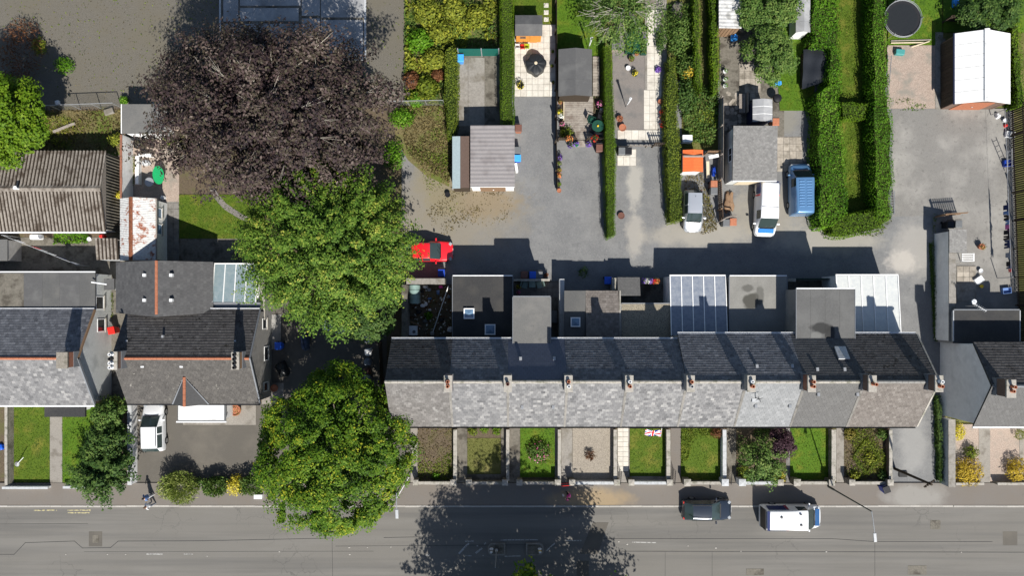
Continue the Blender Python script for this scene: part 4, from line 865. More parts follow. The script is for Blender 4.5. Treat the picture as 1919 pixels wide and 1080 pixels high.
for i in range(9):
    x0, x1, yb = ends[i], ends[i+1], rearY[i]; T = thing('terraced_house', hl[i], 'house', ((x0+x1)/2, YR, 0), 'houses of the terrace'); HOUSES.append(T)
    g = .004; zb = ZE
    MB().xprism([(YF+.3,-.2),(YF+.3,ZE+.0),(YR,ZR-.28),(yb-.25,ZE+.0),(yb-.25,-.2)], x0+g, x1-g).build('wall', MATS['roughcast_grey' if i%3 else 'cement_render'], T)
    slates(T, (x0,YF,ZE),(x1,YF,ZE),(x1,YR,ZR),(x0,YR,ZR), frontm[i], .3 if i < 7 else .27, .24, 'front_slates', jit=.008 if i in (0,8) else .004, lift=.014 if i < 8 else .03)
    slates(T, (x1,yb,ZE),(x0,yb,ZE),(x0,YR,ZR),(x1,YR,ZR), rearm[i], .3, .23, 'rear_slates', lift=.02 if i != 2 else .005, jit=.004 if i != 2 else .0008)
    ridge_tiles(T, (x0,YR,ZR+.03),(x1,YR,ZR+.03), MATS['coping' if i not in (8,) else 'tile_weathered'], .46, .13)
    for nm, yy in (('front_gutter',YF-.07),('rear_gutter',yb+.07)):
        MB().xprism([(yy-.06,ZE-.14),(yy+.06,ZE-.14),(yy+.065,ZE-.02),(yy+.045,ZE-.02),(yy+.04,ZE-.1),(yy-.04,ZE-.1),(yy-.045,ZE-.02),(yy-.065,ZE-.02)][::-1], x0+.002, x1-.002).build(nm, MATS['black_plastic' if nm[0] == 'f' else 'white_plastic'], T)
    xc = x1 if i < 8 else X(1761, 9.1); chimney(T, xc, YR-.02, 7.3, 9.1, .5, 1.12, chm[i], potsets[i])
    if i < 8:   # lead and mortar weathering strip over the party wall
        a = Vector((x1,YF,ZE)); b = Vector((x1,YR-.6,ZR-.45)); n_ = Vector((0,-(ZR-ZE),(YR-YF))).normalized(); n_ = Vector((0,-n_.y*-1,abs(n_.z)));
        n_ = Vector((0,-(ZR-ZE),YR-YF)).normalized(); d_ = (Vector((0,YR,ZR))-Vector((0,YF,ZE))).normalized()
        st_ = MB(); st_.slabq(a+n_*.04+Vector((-.07,0,0)), a+n_*.04+Vector((.07,0,0)), a+n_*.04+d_*3.9+Vector((.1,0,0)), a+n_*.04+d_*3.9+Vector((-.1,0,0)), .03); st_.build('party_wall_strip', MATS['paving_grey'], T)
    for q, wz in ((.3,3.2),(.72,3.2),(.68,.95)): window(T, (x0+(x1-x0)*q, YF+.3, wz), 1.0, 1.35, (0,-1), bars=1)
    dx = x0+(x1-x0)*.25; D = MB().box(dx-.45,dx+.45,YF+.26,YF+.32,.05,2.05).build('door', MATS['green_dark' if i%2 else 'brick_red'], T); MB().tube((dx+.36,YF+.24,1.0),(dx+.36,YF+.27,1.0),.04).build('handle', MATS['steel'], D)
    window(T, (x0+(x1-x0)*.6, yb-.25, 3.3), .9, 1.1, (0,1), bars=1)
# small vents, aerials and roof windows on the slopes
def on_front(px, py):
    for k in range(8): pass
    z = 6.5
    for k in range(12):
        y = Y(py, z); z = ZE+(y-YF)/(YR-YF)*(ZR-ZE)
    return Vector((X(px,z), y, z))
def on_rear(px, py, yb):
    z = 6.5
    for k in range(12):
        y = Y(py, z); z = ZE+(yb-y)/(yb-YR)*(ZR-ZE)
    return Vector((X(px,z), y, z))
def vent(h, p, rear):
    s_ = 1 if rear else -1
    MB().add([(p.x-.1,p.y-.14,p.z-.05),(p.x+.1,p.y-.14,p.z-.05),(p.x+.1,p.y+.14,p.z-.05),(p.x-.1,p.y+.14,p.z-.05),(p.x-.1,p.y-.14,p.z+.2),(p.x+.1,p.y-.14,p.z+.2),(p.x+.1,p.y+.12,p.z+.16),(p.x-.1,p.y+.12,p.z+.16)],[(3,2,1,0),(4,5,6,7),(0,1,5,4),(1,2,6,5),(2,3,7,6),(3,0,4,7)]).build('roof_vent', MATS['galvanised'], HOUSES[h])
for h,x,y in ((2,976,672),(2,1039,672),(6,1418,686),(6,1484,686),(7,1531,692),(7,1582,692)): vent(h, on_rear(x,y,rearY[h]), 1)
for h,x,y in ((2,979,763),(2,1037,763),(6,1416,761),(6,1480,761),(7,1533,739),(7,1606,739)): vent(h, on_front(x,y), 0)
p = on_front(1416,746); A = MB().tube(p,p+Vector((0,0,.9)),.03).tube(p+Vector((-.25,-.1,.8)),p+Vector((.25,.1,.85)),.02).tube(p+Vector((-.1,.2,.9)),p+Vector((.1,-.2,.9)),.02).build('aerial', MATS['iron_black'], HOUSES[6])
MB().box(p.x-.25,p.x+.25,p.y-.32,p.y-.05,p.z-.25,p.z+.02).build('lead_apron', MATS['coping_pale'], HOUSES[6])
p = on_rear(1577,664,rearY[7]); nrm = Vector((0,ZR-ZE,rearY[7]-YR)).normalized(); up = Vector((0,-(rearY[7]-YR),ZR-ZE)).normalized(); e = Vector((1,0,0))
def qd(a,b,o,mb,t_): q = p+nrm*o; mb.slabq(q-e*a+up*b, q-e*a-up*b, q+e*a-up*b, q+e*a+up*b, t_); return mb
rw = qd(.42,.58,.1,MB(),.12).build('roof_window', MATS['coping_pale'], HOUSES[7]); qd(.33,.48,.11,MB(),.02).build('pane', MATS['glass_sky'], rw)
# lead valley between rear roofs, right verge
MB().slabq((31.5,YF,ZE+.06),(31.62,YF,ZE+.06),(31.62,YR,ZR+.06),(31.5,YR,ZR+.06),.12).build('verge', MATS['coping'], HOUSES[8]); MB().slabq((31.62,rearY[8],ZE+.06),(31.5,rearY[8],ZE+.06),(31.5,YR,ZR+.06),(31.62,YR,ZR+.06),.12).build('verge', MATS['coping'], HOUSES[8])
# ================================================================ REAR EXTENSIONS
def ext(label, x0, x1, y0, h, yb, wall='cement_render', roof='felt_mid', fascia='white_plastic', over=.1, name='rear_extension', y1=None, win=True, skl=(), t=.12, seams=0):
    a, b = X(x0,h), X(x1,h); yn = Y(y0,h); ys = yb if y1 is None else y1
    T = thing(name, label, 'extension', ((a+b)/2,(yn+ys)/2,0))
    MB().box(a+over,b-over,ys+.01,yn-over,-.1,h-t-.01).build('wall', MATS[wall], T)
    r = MB().box(a,b,ys+.012,yn,h-t,h).build('roof', MATS[roof], T)
    for k in range(seams):
        xs = a+(b-a)*(k+1)/(seams+1); MB().box(xs-.03,xs+.03,ys+.05,yn-.05,h+.0005,h+.012).build('felt_seam', MATS[roof], r)
    if fascia:
        MB().box(a,b,yn+.004,yn+.09,h-.13,h+.025).build('gutter', MATS[fascia], T); MB().box(a-.05,a-.003,ys+.02,yn,h-.16,h+.03).build('edge_trim', MATS['lead'], T); MB().box(b+.003,b+.05,ys+.02,yn,h-.16,h+.03).build('edge_trim', MATS['lead'], T)
    if win: window(T, ((a+b)/2+.4, yn-over, 1.0), 1.1, 1.0, (0,1)); dd = MB().box(a+.5,a+1.3,yn-over-.02,yn-over+.03,0,2).build('door', MATS['white_paint'], T); MB().tube((a+1.2,yn-over+.03,1),(a+1.2,yn-over+.07,1),.03).build('handle', MATS['steel'], dd)
    for sx, sy, w_ in skl: skylight(T, (X(sx,h+.15),Y(sy,h+.15)), w_, w_, h)
    return T
yb1, yb2 = rearY[0]-.25, rearY[8]-.25
e2 = ext('wide black felt flat-roofed extension with two square skylights', 849, 961, 518, 2.9, yb1, roof='felt_black', skl=((879.5,588,.86),(919,618,.86)), seams=2)
e3 = ext('tall grey flat-roofed box extension breaking through the rear eaves', 962, 1032, 557, 5.4, Y(650,5.4), roof='felt_grey', fascia='lead', win=False, over=.06)
window(e3, (X(997,4), Y(557,5.4)-.06, 3.4), 1.3, 1.1, (0,1), bars=1); window(e3, (X(997,4), Y(557,5.4)-.06, .9), 1.3, 1.1, (0,1), bars=1)
# slate outhouse with half flat felt roof
h = 2.9; T = thing('rear_extension', 'low outhouse half felt and half old slates with one rooflight', 'extension', (X(1110,h),Y(590,h),0)); a, m_, b = X(1058,h), X(1098,h), X(1161,h); yn = Y(545,h)
MB().box(a+.08,b-.08,yb1+.01,yn-.08,-.1,h-.16).build('wall', MATS['cement_render'], T); MB().box(a,m_,yb1+.012,yn,h-.14,h).build('roof', MATS['felt_mid'], T)
slates(T, (b,yn,h-.1),(m_+.01,yn,h-.1),(m_+.01,yb1+.05,h+.35),(b,yb1+.05,h+.35), 'tile_brown', .26, .2, 'roof_tiles'); skylight(T, (X(1079,h+.15),Y(604,h+.15)), .78, .78, h); MB().box(b+.003,b+.1,yb1+.02,yn,h-.2,h+.12).build('verge', MATS['coping'], T)
e5 = ext('low flat roof of pale pebbled felt behind the middle house', 1165, 1262, 570, 2.8, yb1, roof='felt_pebble', fascia='lead')
# clear lean-tos: a glazed roof of long panels between white bars
def leanto(label, x0, x1, y0, yb, h0, h1, n, panel, wall='white_render', bar='white_paint', solid=True, cross=0):
    a, b = X(x0,h0), X(x1,h0); yn = Y(y0,h0); T = thing('lean_to', label, 'lean-to', ((a+b)/2,(yn+yb)/2,0)); w_ = (b-a)/n
    MB().box(a,b,yn-.16,yn,-.1,h0-.12).build('end_wall', MATS[wall], T)
    MB().box(a,a+.12,yb+.02,yn-.165,-.1,h0-.1).build('side_wall', MATS[wall], T); MB().box(b-.12,b,yb+.02,yn-.165,-.1,h0-.1).build('side_wall', MATS[wall], T)
    for k in range(n): MB().slabq((a+w_*(k+1)-.03,yn,h0),(a+w_*k+.03,yn,h0),(a+w_*k+.03,yb+.03,h1),(a+w_*(k+1)-.03,yb+.03,h1),.03).build('roof_panel', MATS[panel], T)
    for k in range(n+1): MB().slabq((a+w_*k+.035,yn+.02,h0+.05),(a+w_*k-.035,yn+.02,h0+.05),(a+w_*k-.035,yb+.03,h1+.05),(a+w_*k+.035,yb+.03,h1+.05),.09).build('glazing_bar', MATS[bar], T)
    for k in range(cross): f = (k+1)/(cross+1); yy = yn+(yb-yn)*f; zz = h0+(h1-h0)*f; MB().box(a+.04,b-.04,yy-.04,yy+.04,zz-.14,zz-.06).build('purlin', MATS[bar], T)
    MB().box(a-.03,b+.03,yn+.022,yn+.12,h0-.1,h0+.03).build('gutter', MATS[bar], T)
    return T, a, b, yn
leanto('clear ribbed lean-to roof showing blue shade, beside the grey flat roof', 1256, 1360, 518, yb2, 2.6, 3.1, 5, 'poly_clear', cross=2)
e7 = ext('square grey flat-roofed extension with dark puddle stains', 1368, 1475, 518, 3.1, yb2, roof='felt_puddle', seams=1)
e8 = ext('tall dark grey flat-roofed block with a stained roof overlapping the eaves', 1493, 1602, 542, 5.4, Y(645,5.4), wall='roughcast_grey', roof='felt_stain', over=.03, win=False, seams=3, fascia='white_plastic')
window(e8, (X(1547,4), Y(542,5.4)-.03, 3.4), 1.3, 1.1, (0,1), bars=1)
leanto('white sheeted lean-to roof at the right end of the terrace', 1567, 1683, 517, yb2, 2.65, 3.1, 5, 'poly_white', cross=1)
# ================================================================ LEFT HOUSE (white gable)
T = thing('house', 'house with white roughcast gable at the left edge', 'house', (-40,-4.25,0)); XE = -34.1; ze, zr = 2.7, 5.0; yr, yf, yb = Y(672,zr), Y(760,ze), Y(580,ze); XW = -56
MB().xprism([(yf+.25,-.2),(yf+.25,ze),(yr,zr-.25),(yb-.2,ze),(yb-.2,-.2)], XW, XE).build('wall', MATS['roughcast'], T)
slates(T, (XW,yf,ze),(XE+.1,yf,ze),(XE+.1,yr,zr),(XW,yr,zr), 'slate_blend', .3, .24, 'front_slates'); slates(T, (XE+.1,yb,ze),(XW,yb,ze),(XW,yr,zr),(XE+.1,yr,zr), 'slate_rear', .3, .24, 'rear_slates')
ridge_tiles(T, (XW,yr,zr+.03),(XE+.1,yr,zr+.03), MATS['terracotta'])
for s_,ye in ((1,yf),(-1,yb)): q = MB(); (q.slabq((XE+.1,ye,ze+.05),(XE+.2,ye,ze+.05),(XE+.2,yr,zr+.05),(XE+.1,yr,zr+.05),.2) if s_ > 0 else q.slabq((XE+.2,ye,ze+.05),(XE+.1,ye,ze+.05),(XE+.1,yr,zr+.05),(XE+.2,yr,zr+.05),.2)); q.build('verge', MATS['wood_brown' if s_ < 0 else 'lead'], T)
chimney(T, X(116,6.3), yr-.05, 4.6, 6.3, .75, 1.15, 'brick_red', [], 'stone_wall')
for y_, z_ in ((568,1.2),(610,1.0)): window(T, (XE, Y(y_,1.5), z_), 1.1, 1.1, (1,0), pane='glass_dark')
MB().box(X(84,2.4),X(160,2.4),yf-1.0,yf+.25,2.2,2.42).build('bay_roof', MATS['felt_black'], T); bw = MB().prism([(X(92,2.2),yf+.24),(X(152,2.2),yf+.24),(X(140,2.2),yf-.7),(X(104,2.2),yf-.7)],-.1,2.19).build('bay_wall', MATS['roughcast'], T); window(T, (X(122,2.2),yf-.7,.9), 1.2, 1.1, (0,-1))
MB().box(XW,XE+.1,yf-.14,yf-.02,ze-.16,ze-.03).build('front_gutter', MATS['white_plastic'], T); MB().box(XW,XE+.1,yb+.02,yb+.1,ze-.16,ze-.03).build('rear_gutter', MATS['white_plastic'], T)
T2 = thing('rear_extension', 'felt flat-roofed extension behind the white gabled house', 'extension', (-40,1.2,0)); h = 2.5; yn = Y(511,h)
MB().box(XW,XE,yb-.19,yn-.1,-.1,h-.13).build('wall', MATS['roughcast'], T2); MB().box(XW,XE+.06,yb-.1,yn,h-.12,h).build('roof', MATS['felt_mid'], T2)
for x0,x1,m in ((-6,45,'concrete_dark'),(45.6,80,'felt_shed'),(80.6,112,'felt_mid'),(112.5,150,'felt_shed')):
    MB().box(X(x0,h),X(x1,h),yb+.05,yn-.06,h+.0005,h+.012+(x1%3)*.002).build('felt_sheet', MATS[m], T2)
MB().box(XW,XE+.06,yn+.003,yn+.1,h-.1,h+.02).build('gutter', MATS['white_plastic'], T2)
q = thing('lean_to', 'small grey boxed porch on the white gable passage', 'lean-to', (X(205,1),Y(532,1),0)); MB().box(X(196,1.8),X(213,1.8),Y(543,1.8),Y(523,1.8),0,1.7).build('wall', MATS['roughcast'], q); MB().box(X(195,1.8),X(214.5,1.8),Y(543.5,1.8),Y(522.5,1.8),1.701,1.8).build('roof', MATS['felt_shed'], q); MB().tube((X(174,2.7),Y(529,2.7),2.9),(X(199,2.4),Y(533,2.4),2.3),.06).build('pipe', MATS['white_plastic'], q)
# ================================================================ MIDDLE HOUSE (terracotta ridges)
XE, XW = -20.45, -31.2; ze, zr = 2.9, 5.2; yr, yf, yb = Y(672,zr), Y(757,ze), Y(580,ze)
T = thing('house', 'detached house with terracotta ridges and a small front gablet', 'house', (-26,yr,0))
MB().xprism([(yf+.25,-.2),(yf+.25,ze),(yr,zr-.25),(yb-.2,ze),(yb-.2,-.2)], XW, XE).build('wall', MATS['roughcast_grey'], T)
gx0, gx1, gxm, gz, gy = X(325,2.95), X(391,2.95), X(346,4.27), 4.27, Y(707,4.25)
def notg(u_, v_):
    Lv = math.hypot(yr-yf, zr-ze); x_ = XW+u_; k = v_/Lv; y_ = yf+(yr-yf)*k; t_ = (y_-yf)/(gy-yf)
    if t_ < 0 or t_ > 1: return True
    return not (gx0+(gxm-gx0)*t_ < x_ < gx1+(gxm-gx1)*t_)
slates(T, (XW,yf,ze),(XE,yf,ze),(XE,yr,zr),(XW,yr,zr), 'tile_lichen', .27, .25, 'front_tiles', inside=notg, lift=.025)
slates(T, (XE,yb,ze),(XW,yb,ze),(XW,yr,zr),(XE,yr,zr), 'tile_dark', .27, .25, 'rear_tiles', lift=.03)
ridge_tiles(T, (XW,yr,zr+.03),(XE,yr,zr+.03), MATS['terracotta'])
G = thing('x','x','x'); bpy.data.objects.remove(G)
for s_, gx in ((-1,gx0),(1,gx1)):
    q = MB(); q.tone = .5; a_, b_, c_ = Vector((gx,yf-.05,ze+.06)), Vector((gxm,yf-.05,gz+.06)), Vector((gxm,gy,gz+.06)); q.add([a_,b_,c_,a_-Vector((0,0,.08)),b_-Vector((0,0,.08)),c_-Vector((0,0,.08))],[(0,1,2) if s_ < 0 else (2,1,0),(5,4,3),(0,3,4,1),(1,4,5,2),(2,5,3,0)]); q.build('gablet_slope', MATS['slate_grey'], T)
    v_ = MB(); d_ = (c_-a_).normalized(); n_ = Vector((.1*s_,0,0)); v_.slabq(a_+n_+Vector((0,0,.03)) if s_ < 0 else a_-n_*.2+Vector((0,0,.03)), a_-n_*.2+Vector((0,0,.03)) if s_ < 0 else a_+n_+Vector((0,0,.03)), c_+Vector((.02,0,.05)), c_+Vector((-.02,0,.05)), .03); v_.build('valley_lead', MATS['lead'], T)
MB().yprism([(gx0+.15,ze),(gx1-.15,ze),(gxm,gz-.1)], yf+.1, yf+.2).build('gablet_wall', MATS['white_render'], T)
ridge_tiles(T, (gxm,yf-.05,gz+.1),(gxm,gy,gz+.1), MATS['terracotta'])
chimney(T, X(441,6.4), yr-.1, 4.8, 6.4, .5, 1.25, 'wood_brown', [('iron_black',.3)]*4); chimney(T, X(211,6.3), yr-.1, 4.8, 6.3, .6, 1.3, 'brick_brown', ['white_plastic','white_plastic','iron_black','white_plastic'])
for x_,y_ in ((268,687),(341,687),(407,683)): z_=4.75; MB().box(X(x_,z_)-.12,X(x_,z_)+.12,Y(y_,z_)-.1,Y(y_,z_)+.1,z_-.1,z_+.1).build('roof_vent', MATS['white_plastic'], T)
for x_,y_ in ((239,640),(337,645),(306,631),(442,640)): z_=4.35; MB().box(X(x_,z_)-.08,X(x_,z_)+.08,Y(y_,z_)-.1,Y(y_,z_)+.1,z_-.1,z_+.12).build('roof_vent', MATS['galvanised'], T)
for y_,z_,w_ in ((607,1.3,.9),(663,.9,1.2),(725,1.0,.8)): window(T, (XE, Y(y_,1.5), z_), w_, 1.0, (1,0))
MB().slabq((XE,yf,ze+.06),(XE+.1,yf,ze+.06),(XE+.1,yr,zr+.06),(XE,yr,zr+.06),.12).build('verge', MATS['lead'], T); MB().slabq((XE+.1,yb,ze+.06),(XE,yb,ze+.06),(XE,yr,zr+.06),(XE+.1,yr,zr+.06),.12).build('verge', MATS['lead'], T)
MB().box(XW,XE,yf-.14,yf-.02,ze-.16,ze-.03).build('front_gutter', MATS['black_plastic'], T); MB().box(XW,XE,yb+.02,yb+.1,ze-.14,ze+.0).build('rear_gutter', MATS['white_plastic'], T)
# its porch
h = 2.5; a, b, y0_, y1_ = X(333,h), X(423,h), Y(790,h), yf+.24; Q = thing('porch', 'white flat-roofed porch on the front of the detached house', 'porch', ((a+b)/2,y0_,0))
MB().box(a+.15,b-.15,y0_+.15,y1_,.0,h-.17).build('wall', MATS['white_render'], Q); MB().box(a,b,y0_,y1_-.01,h-.16,h-.03).build('fascia', MATS['grey_plastic'], Q); MB().box(a+.08,b-.12,y0_+.1,y1_-.02,h-.029,h).build('roof', MATS['white_render'], Q); MB().box(a-.12,b+.06,y0_-.12,y0_-.01,h-.14,h-.02).build('gutter', MATS['white_plastic'], Q)
window(Q, ((a+b)/2, y0_+.15, .8), 2.0, 1.2, (0,-1), bars=2)
# its rear return: ridge running back from the house
h0, h1 = 2.8, 4.6; xw, xr, xe = X(218,h0), X(293,h1), X(400,h0); yn = Y(490,3.6); Q = thing('rear_extension', 'slate rear wing with one terracotta ridge behind the detached house', 'extension', (xr,yn/2,0))
MB().yprism([(xw+.2,-.1),(xe-.2,-.1),(xe-.2,h0-.05),(xr,h1-.25),(xw+.2,h0-.05)], yb-.19, yn-.1).build('wall', MATS['roughcast_grey'], Q)
slates(Q, (xw,yn,h0),(xw,yb-.3,h0),(xr,yb-.6,h1),(xr,yn,h1), 'slate_grey', .3, .24, 'west_slates'); slates(Q, (xe,yb-.3,h0),(xe,yn,h0),(xr,yn,h1),(xr,yb-.6,h1), 'slate_grey', .3, .24, 'east_slates')
ridge_tiles(Q, (xr,yb-.4,h1+.03),(xr,yn,h1+.03), MATS['terracotta'])
for x_,y_,z_ in ((272,516,4.2),(322,516,4.3),(272,563,4.2),(322,563,4.3)): MB().box(X(x_,z_)-.12,X(x_,z_)+.12,Y(y_,z_)-.12,Y(y_,z_)+.12,z_-.15,z_+.15).build('roof_vent', MATS['white_plastic'], Q)
leanto('glass roofed sun room with white bars behind the detached house', 403, 484, 496, Y(567,2.6), 2.3, 2.8, 4, 'glazing', cross=1)
q = thing('lean_to', 'long lead-grey flat roof strip between the sun room and house', 'lean-to', (X(440,2.4),Y(572,2.4),0)); MB().box(X(390,2.6),X(488,2.6),yb-.1,Y(567.5,2.6),-.1,2.5).build('wall', MATS['roughcast_grey'], q); MB().box(X(389,2.6),X(489,2.6),yb+.11,Y(567,2.6),2.505,2.6).build('roof', MATS['lead'], q)
gwall('garden_wall', 'grey rendered side wall running back from the detached house gable', 489, 497, 515, 600, 1.9, 'cement_render', 'coping')
# ================================================================ RIGHT HOUSE
XE = 36.45; ze, zr = 4.4, 6.6; yr, yf, yb = Y(724,zr), Y(800,ze), Y(642,ze); XX = 58
T = thing('house', 'end house with bare grey gable at the right edge', 'house', (44,yr,0))
mat('gable_render', (.68,.665,.64), (.78,.765,.74), 2.5, (.6,.59,.57), .8, (.5,.7), bump=.2)
MB().xprism([(yf+.25,-.2),(yf+.25,ze),(yr,zr-.25),(yb-.2,ze),(yb-.2,-.2)], XE, XX).build('wall', MATS['gable_render'], T)
slates(T, (XE-.05,yf,ze),(XX,yf,ze),(XX,yr,zr),(XE-.05,yr,zr), 'slate_flat', .28, .24, 'front_tiles'); slates(T, (XX,yb,ze),(XE-.05,yb,ze),(XE-.05,yr,zr),(XX,yr,zr), 'tile_dark', .28, .24, 'rear_tiles', lift=.03)
ridge_tiles(T, (XE,yr,zr+.03),(XX,yr,zr+.03), MATS['lead']); chimney(T, 36.95, yr-.05, 5.9, 7.9, .62, 1.25, 'brick_brown', [('terracotta',.3),('terracotta',.45)])
MB().box(XE-.05,XX,yf-.14,yf-.02,ze-.16,ze-.03).build('front_gutter', MATS['white_plastic'], T); window(T, (39.5, yf+.25, .9), 1.3, 1.2, (0,-1), bars=1); window(T, (39.5, yf+.25, 2.9), 1.2, 1.1, (0,-1), bars=1)
h = 2.6; a, b, yn = X(1788,h), X(1911,h), Y(582,h); Q = thing('rear_extension', 'black felt flat roof with pale edge behind the grey gabled house', 'extension', ((a+b)/2,yn-1,0))
MB().box(a+.1,b-.1,yb-.19,yn-.1,-.1,h-.15).build('wall', MATS['cement_render'], Q); MB().box(a,b,yb-.18,yn,h-.14,h).build('roof', MATS['felt_black'], Q); MB().box(a,b,yn+.003,yn+.1,h-.14,h+.02).build('gutter', MATS['lead'], Q); MB().box(a-.07,a-.003,yb,yn,h-.14,h+.03).build('edge_trim', MATS['coping_pale'], Q); MB().box(b+.003,b+.07,yb,yn,h-.14,h+.03).build('edge_trim', MATS['coping_pale'], Q)
# the aerial with its bracket on that roof
c = P(1810,574,2.6); A = thing('aerial', 'white television aerial on the edge of the black flat roof', 'aerial', tuple(c)); MB().tube(c,c+Vector((0,0,1.6)),.025).build('mast', MATS['steel'], A)
MB().tube(c+Vector((-.3,.2,1.5)),c+Vector((.7,-.4,1.5)),.015).build('boom', MATS['white_plastic'], A)
for k in range(7): p_ = c+Vector((-.2+.14*k,.14-.084*k,1.5)); MB().tube(p_+Vector((-.08,-.13,0)),p_+Vector((.08,.13,0)),.01,.01,4).build('rod', MATS['white_plastic'], A)
MB().lathe([(.22,0),(.2,.05),(.05,.08)],(c.x+.1,c.y+.35,c.z+.9),14).build('dish', MATS['white_plastic'], A, 40)
# tall boundary wall and small tiled store
gw = gwall('boundary_wall', 'tall smooth grey boundary wall between drive and washing yard', 1779, 1792, 433, 640, 2.1, 'gable_render', 'concrete')
h = 2.3; T = thing('store', 'small tiled store at the end of the tall boundary wall', 'shed', (X(1797,1),Y(452,1),0)); a, b, y0_, y1_ = X(1778,h), X(1814,h), Y(474,h), Y(430,h)
MB().box(a+.7,b-.06,y0_+.06,y1_-.06,0,h-.2).build('wall', MATS['stone_wall'], T); slates(T, (b,y0_,h-.15),(b,y1_,h-.15),(a,y1_,h+.15),(a,y0_,h+.15), 'tile_weathered', .24, .2, 'roof_tiles')
# ================================================================ SHEDS AND GARAGES
# corrugated workshop, left
ze, zr = 2.2, 3.0; XE, XW = -33.4, -52; yr, ys_, yn = Y(353,zr), Y(432,ze), Y(285,ze)
T = thing('workshop', 'long workshop under a mossy corrugated roof at the left edge', 'workshop', (-42,yr,0))
MB().xprism([(ys_+.1,-.1),(ys_+.1,ze-.1),(yr,zr-.1),(yn-.1,ze-.1),(yn-.1,-.1)], XW, XE-.06).build('wall', MATS['white_render'], T)
corrugated(T, (XW,ys_-.1,ze),(XE+.12,ys_-.1,ze),(XW,yr,zr), MATS['fibre_cement'], .3, .065, 1.2, rows=2); corrugated(T, (XE+.12,yn+.1,ze),(XW,yn+.1,ze),(XE+.12,yr,zr), MATS['fibre_cement'], .3, .065, 1.2, rows=2)
MB().xprism([(yr-.25,zr+.0),(yr,zr+.14),(yr+.25,zr+.0),(yr+.25,zr-.03),(yr,zr+.1),(yr-.25,zr-.03)][::-1], XW, XE+.1).build('ridge_cap', MATS['fibre_cement'], T)
corrugated(T, (XE,ys_+.05,0),(XE,yn-.05,0),(XE,ys_+.05,ze-.05), MATS['concrete_dark'], .24, .05, 1.2, 'cladding_sheet')
MB().add([(XE-.02,ys_,ze-.06),(XE-.02,yn,ze-.06),(XE-.02,yr,zr-.05),(XE+.06,ys_,ze-.06),(XE+.06,yn,ze-.06),(XE+.06,yr,zr-.05)],[(0,1,2),(5,4,3),(0,3,4,1),(1,4,5,2),(2,5,3,0)]).build('gable_board', MATS['wood_grey'], T)
MB().box(XW,XE,ys_-.22,ys_-.12,ze-.16,ze-.04).build('gutter', MATS['white_plastic'], T); c = P(33,353,3.2); MB().tube((c.x,c.y,2.8),(c.x,c.y,3.45),.1).tube((c.x,c.y,3.45),(c.x,c.y,3.5),.16).build('vent_pipe', MATS['white_plastic'], T)
# small corrugated shelter
h = 2.0; T = thing('shelter', 'little grey corrugated shelter beside the rusty tin shed', 'shed', (X(201,1),Y(467,1),0)); a, b, y0_, y1_ = X(180,h), X(222,h), Y(487,h), Y(447,h)
corrugated(T, (a,y0_,h-.1),(b,y0_,h-.1),(a,y1_,h+.1), MATS['fibre_cement'], .28, .055, .84); MB().box(a+.05,b-.05,y0_+.02,y0_+.1,0,h-.16).build('wall', MATS['coping_pale'], T)
for x_ in (a+.06,b-.06): MB().tube((x_,y1_-.1,0),(x_,y1_-.1,h+.05),.05).build('post', MATS['wood_grey'], T)
# rusty tin shed
h0, h1 = 2.2, 2.9; xw, xr, xe = X(226,h0), X(246,h1), X(292,h0); y0_, y1_ = Y(488,2.5), Y(371,2.5); T = thing('tin_shed', 'tin shed with white painted sheets rusting through', 'shed', (xr,(y0_+y1_)/2,0))
MB().yprism([(xw+.12,-.1),(xe-.1,-.1),(xe-.1,h0-.06),(xr,h1-.12),(xw+.12,h0-.06)], y0_+.1, y1_-.1).build('wall', MATS['white_render'], T)
corrugated(T, (xe,y0_,h0),(xe,y1_,h0),(xr,y0_,h1), MATS['painted_tin'], .15, .012, .86); corrugated(T, (xw,y1_,h0),(xw,y0_,h0),(xr,y1_,h1), MATS['painted_tin'], .15, .012, .86)
MB().yprism([(xr-.2,h1-.03),(xr,h1+.07),(xr+.14,h1+.01),(xr,h1+.04)], y0_-.02, y1_+.02).build('ridge_cap', MATS['rusty'], T); MB().box(xe+.004,xe+.09,y0_,y1_,h0-.1,h0+.0).build('gutter', MATS['wood_grey'], T)
for y_ in (400,430): window(T, (xe-.1, Y(y_,1.4), 1.0), .9, .9, (1,0), pane='glass_sky')
# grey roofed store behind the terrace garden, top left
h = 2.4; a, b, y0_, y1_ = X(229,h), X(303,h), Y(250,h), Y(195,h); T = thing('garden_store', 'garden store with plain grey felt roof beside the copper beech', 'shed', ((a+b)/2,(y0_+y1_)/2,0)); MB().box(a+.1,b-.1,y0_+.1,y1_-.1,-.1,h-.12).build('wall', MATS['white_render'], T); MB().box(a,b,y0_,y1_,h-.11,h).build('roof', MATS['felt_grey'], T); MB().box(a-.07,a-.003,y0_,y1_,h-.12,h+.03).build('edge_trim', MATS['white_paint'], T); MB().box(a+.6,b-.2,y0_+.06,y0_+.12,.1,2.0).build('door', MATS['white_paint'], T)
gwall('boundary_wall', 'white painted garden wall with red coping beside the workshop', 225, 229, 252, 372, 1.75, 'white_render', 'brick_red', over=.0)
gwall('garden_wall', 'low white wall on the left of the gravel sitting area', 254, 260, 292, 345, .6, 'white_render', 'white_paint'); gwall('garden_wall', 'low white wall along the top of the gravel sitting area', 260.5, 284, 288, 293, .6, 'white_render', 'white_paint')
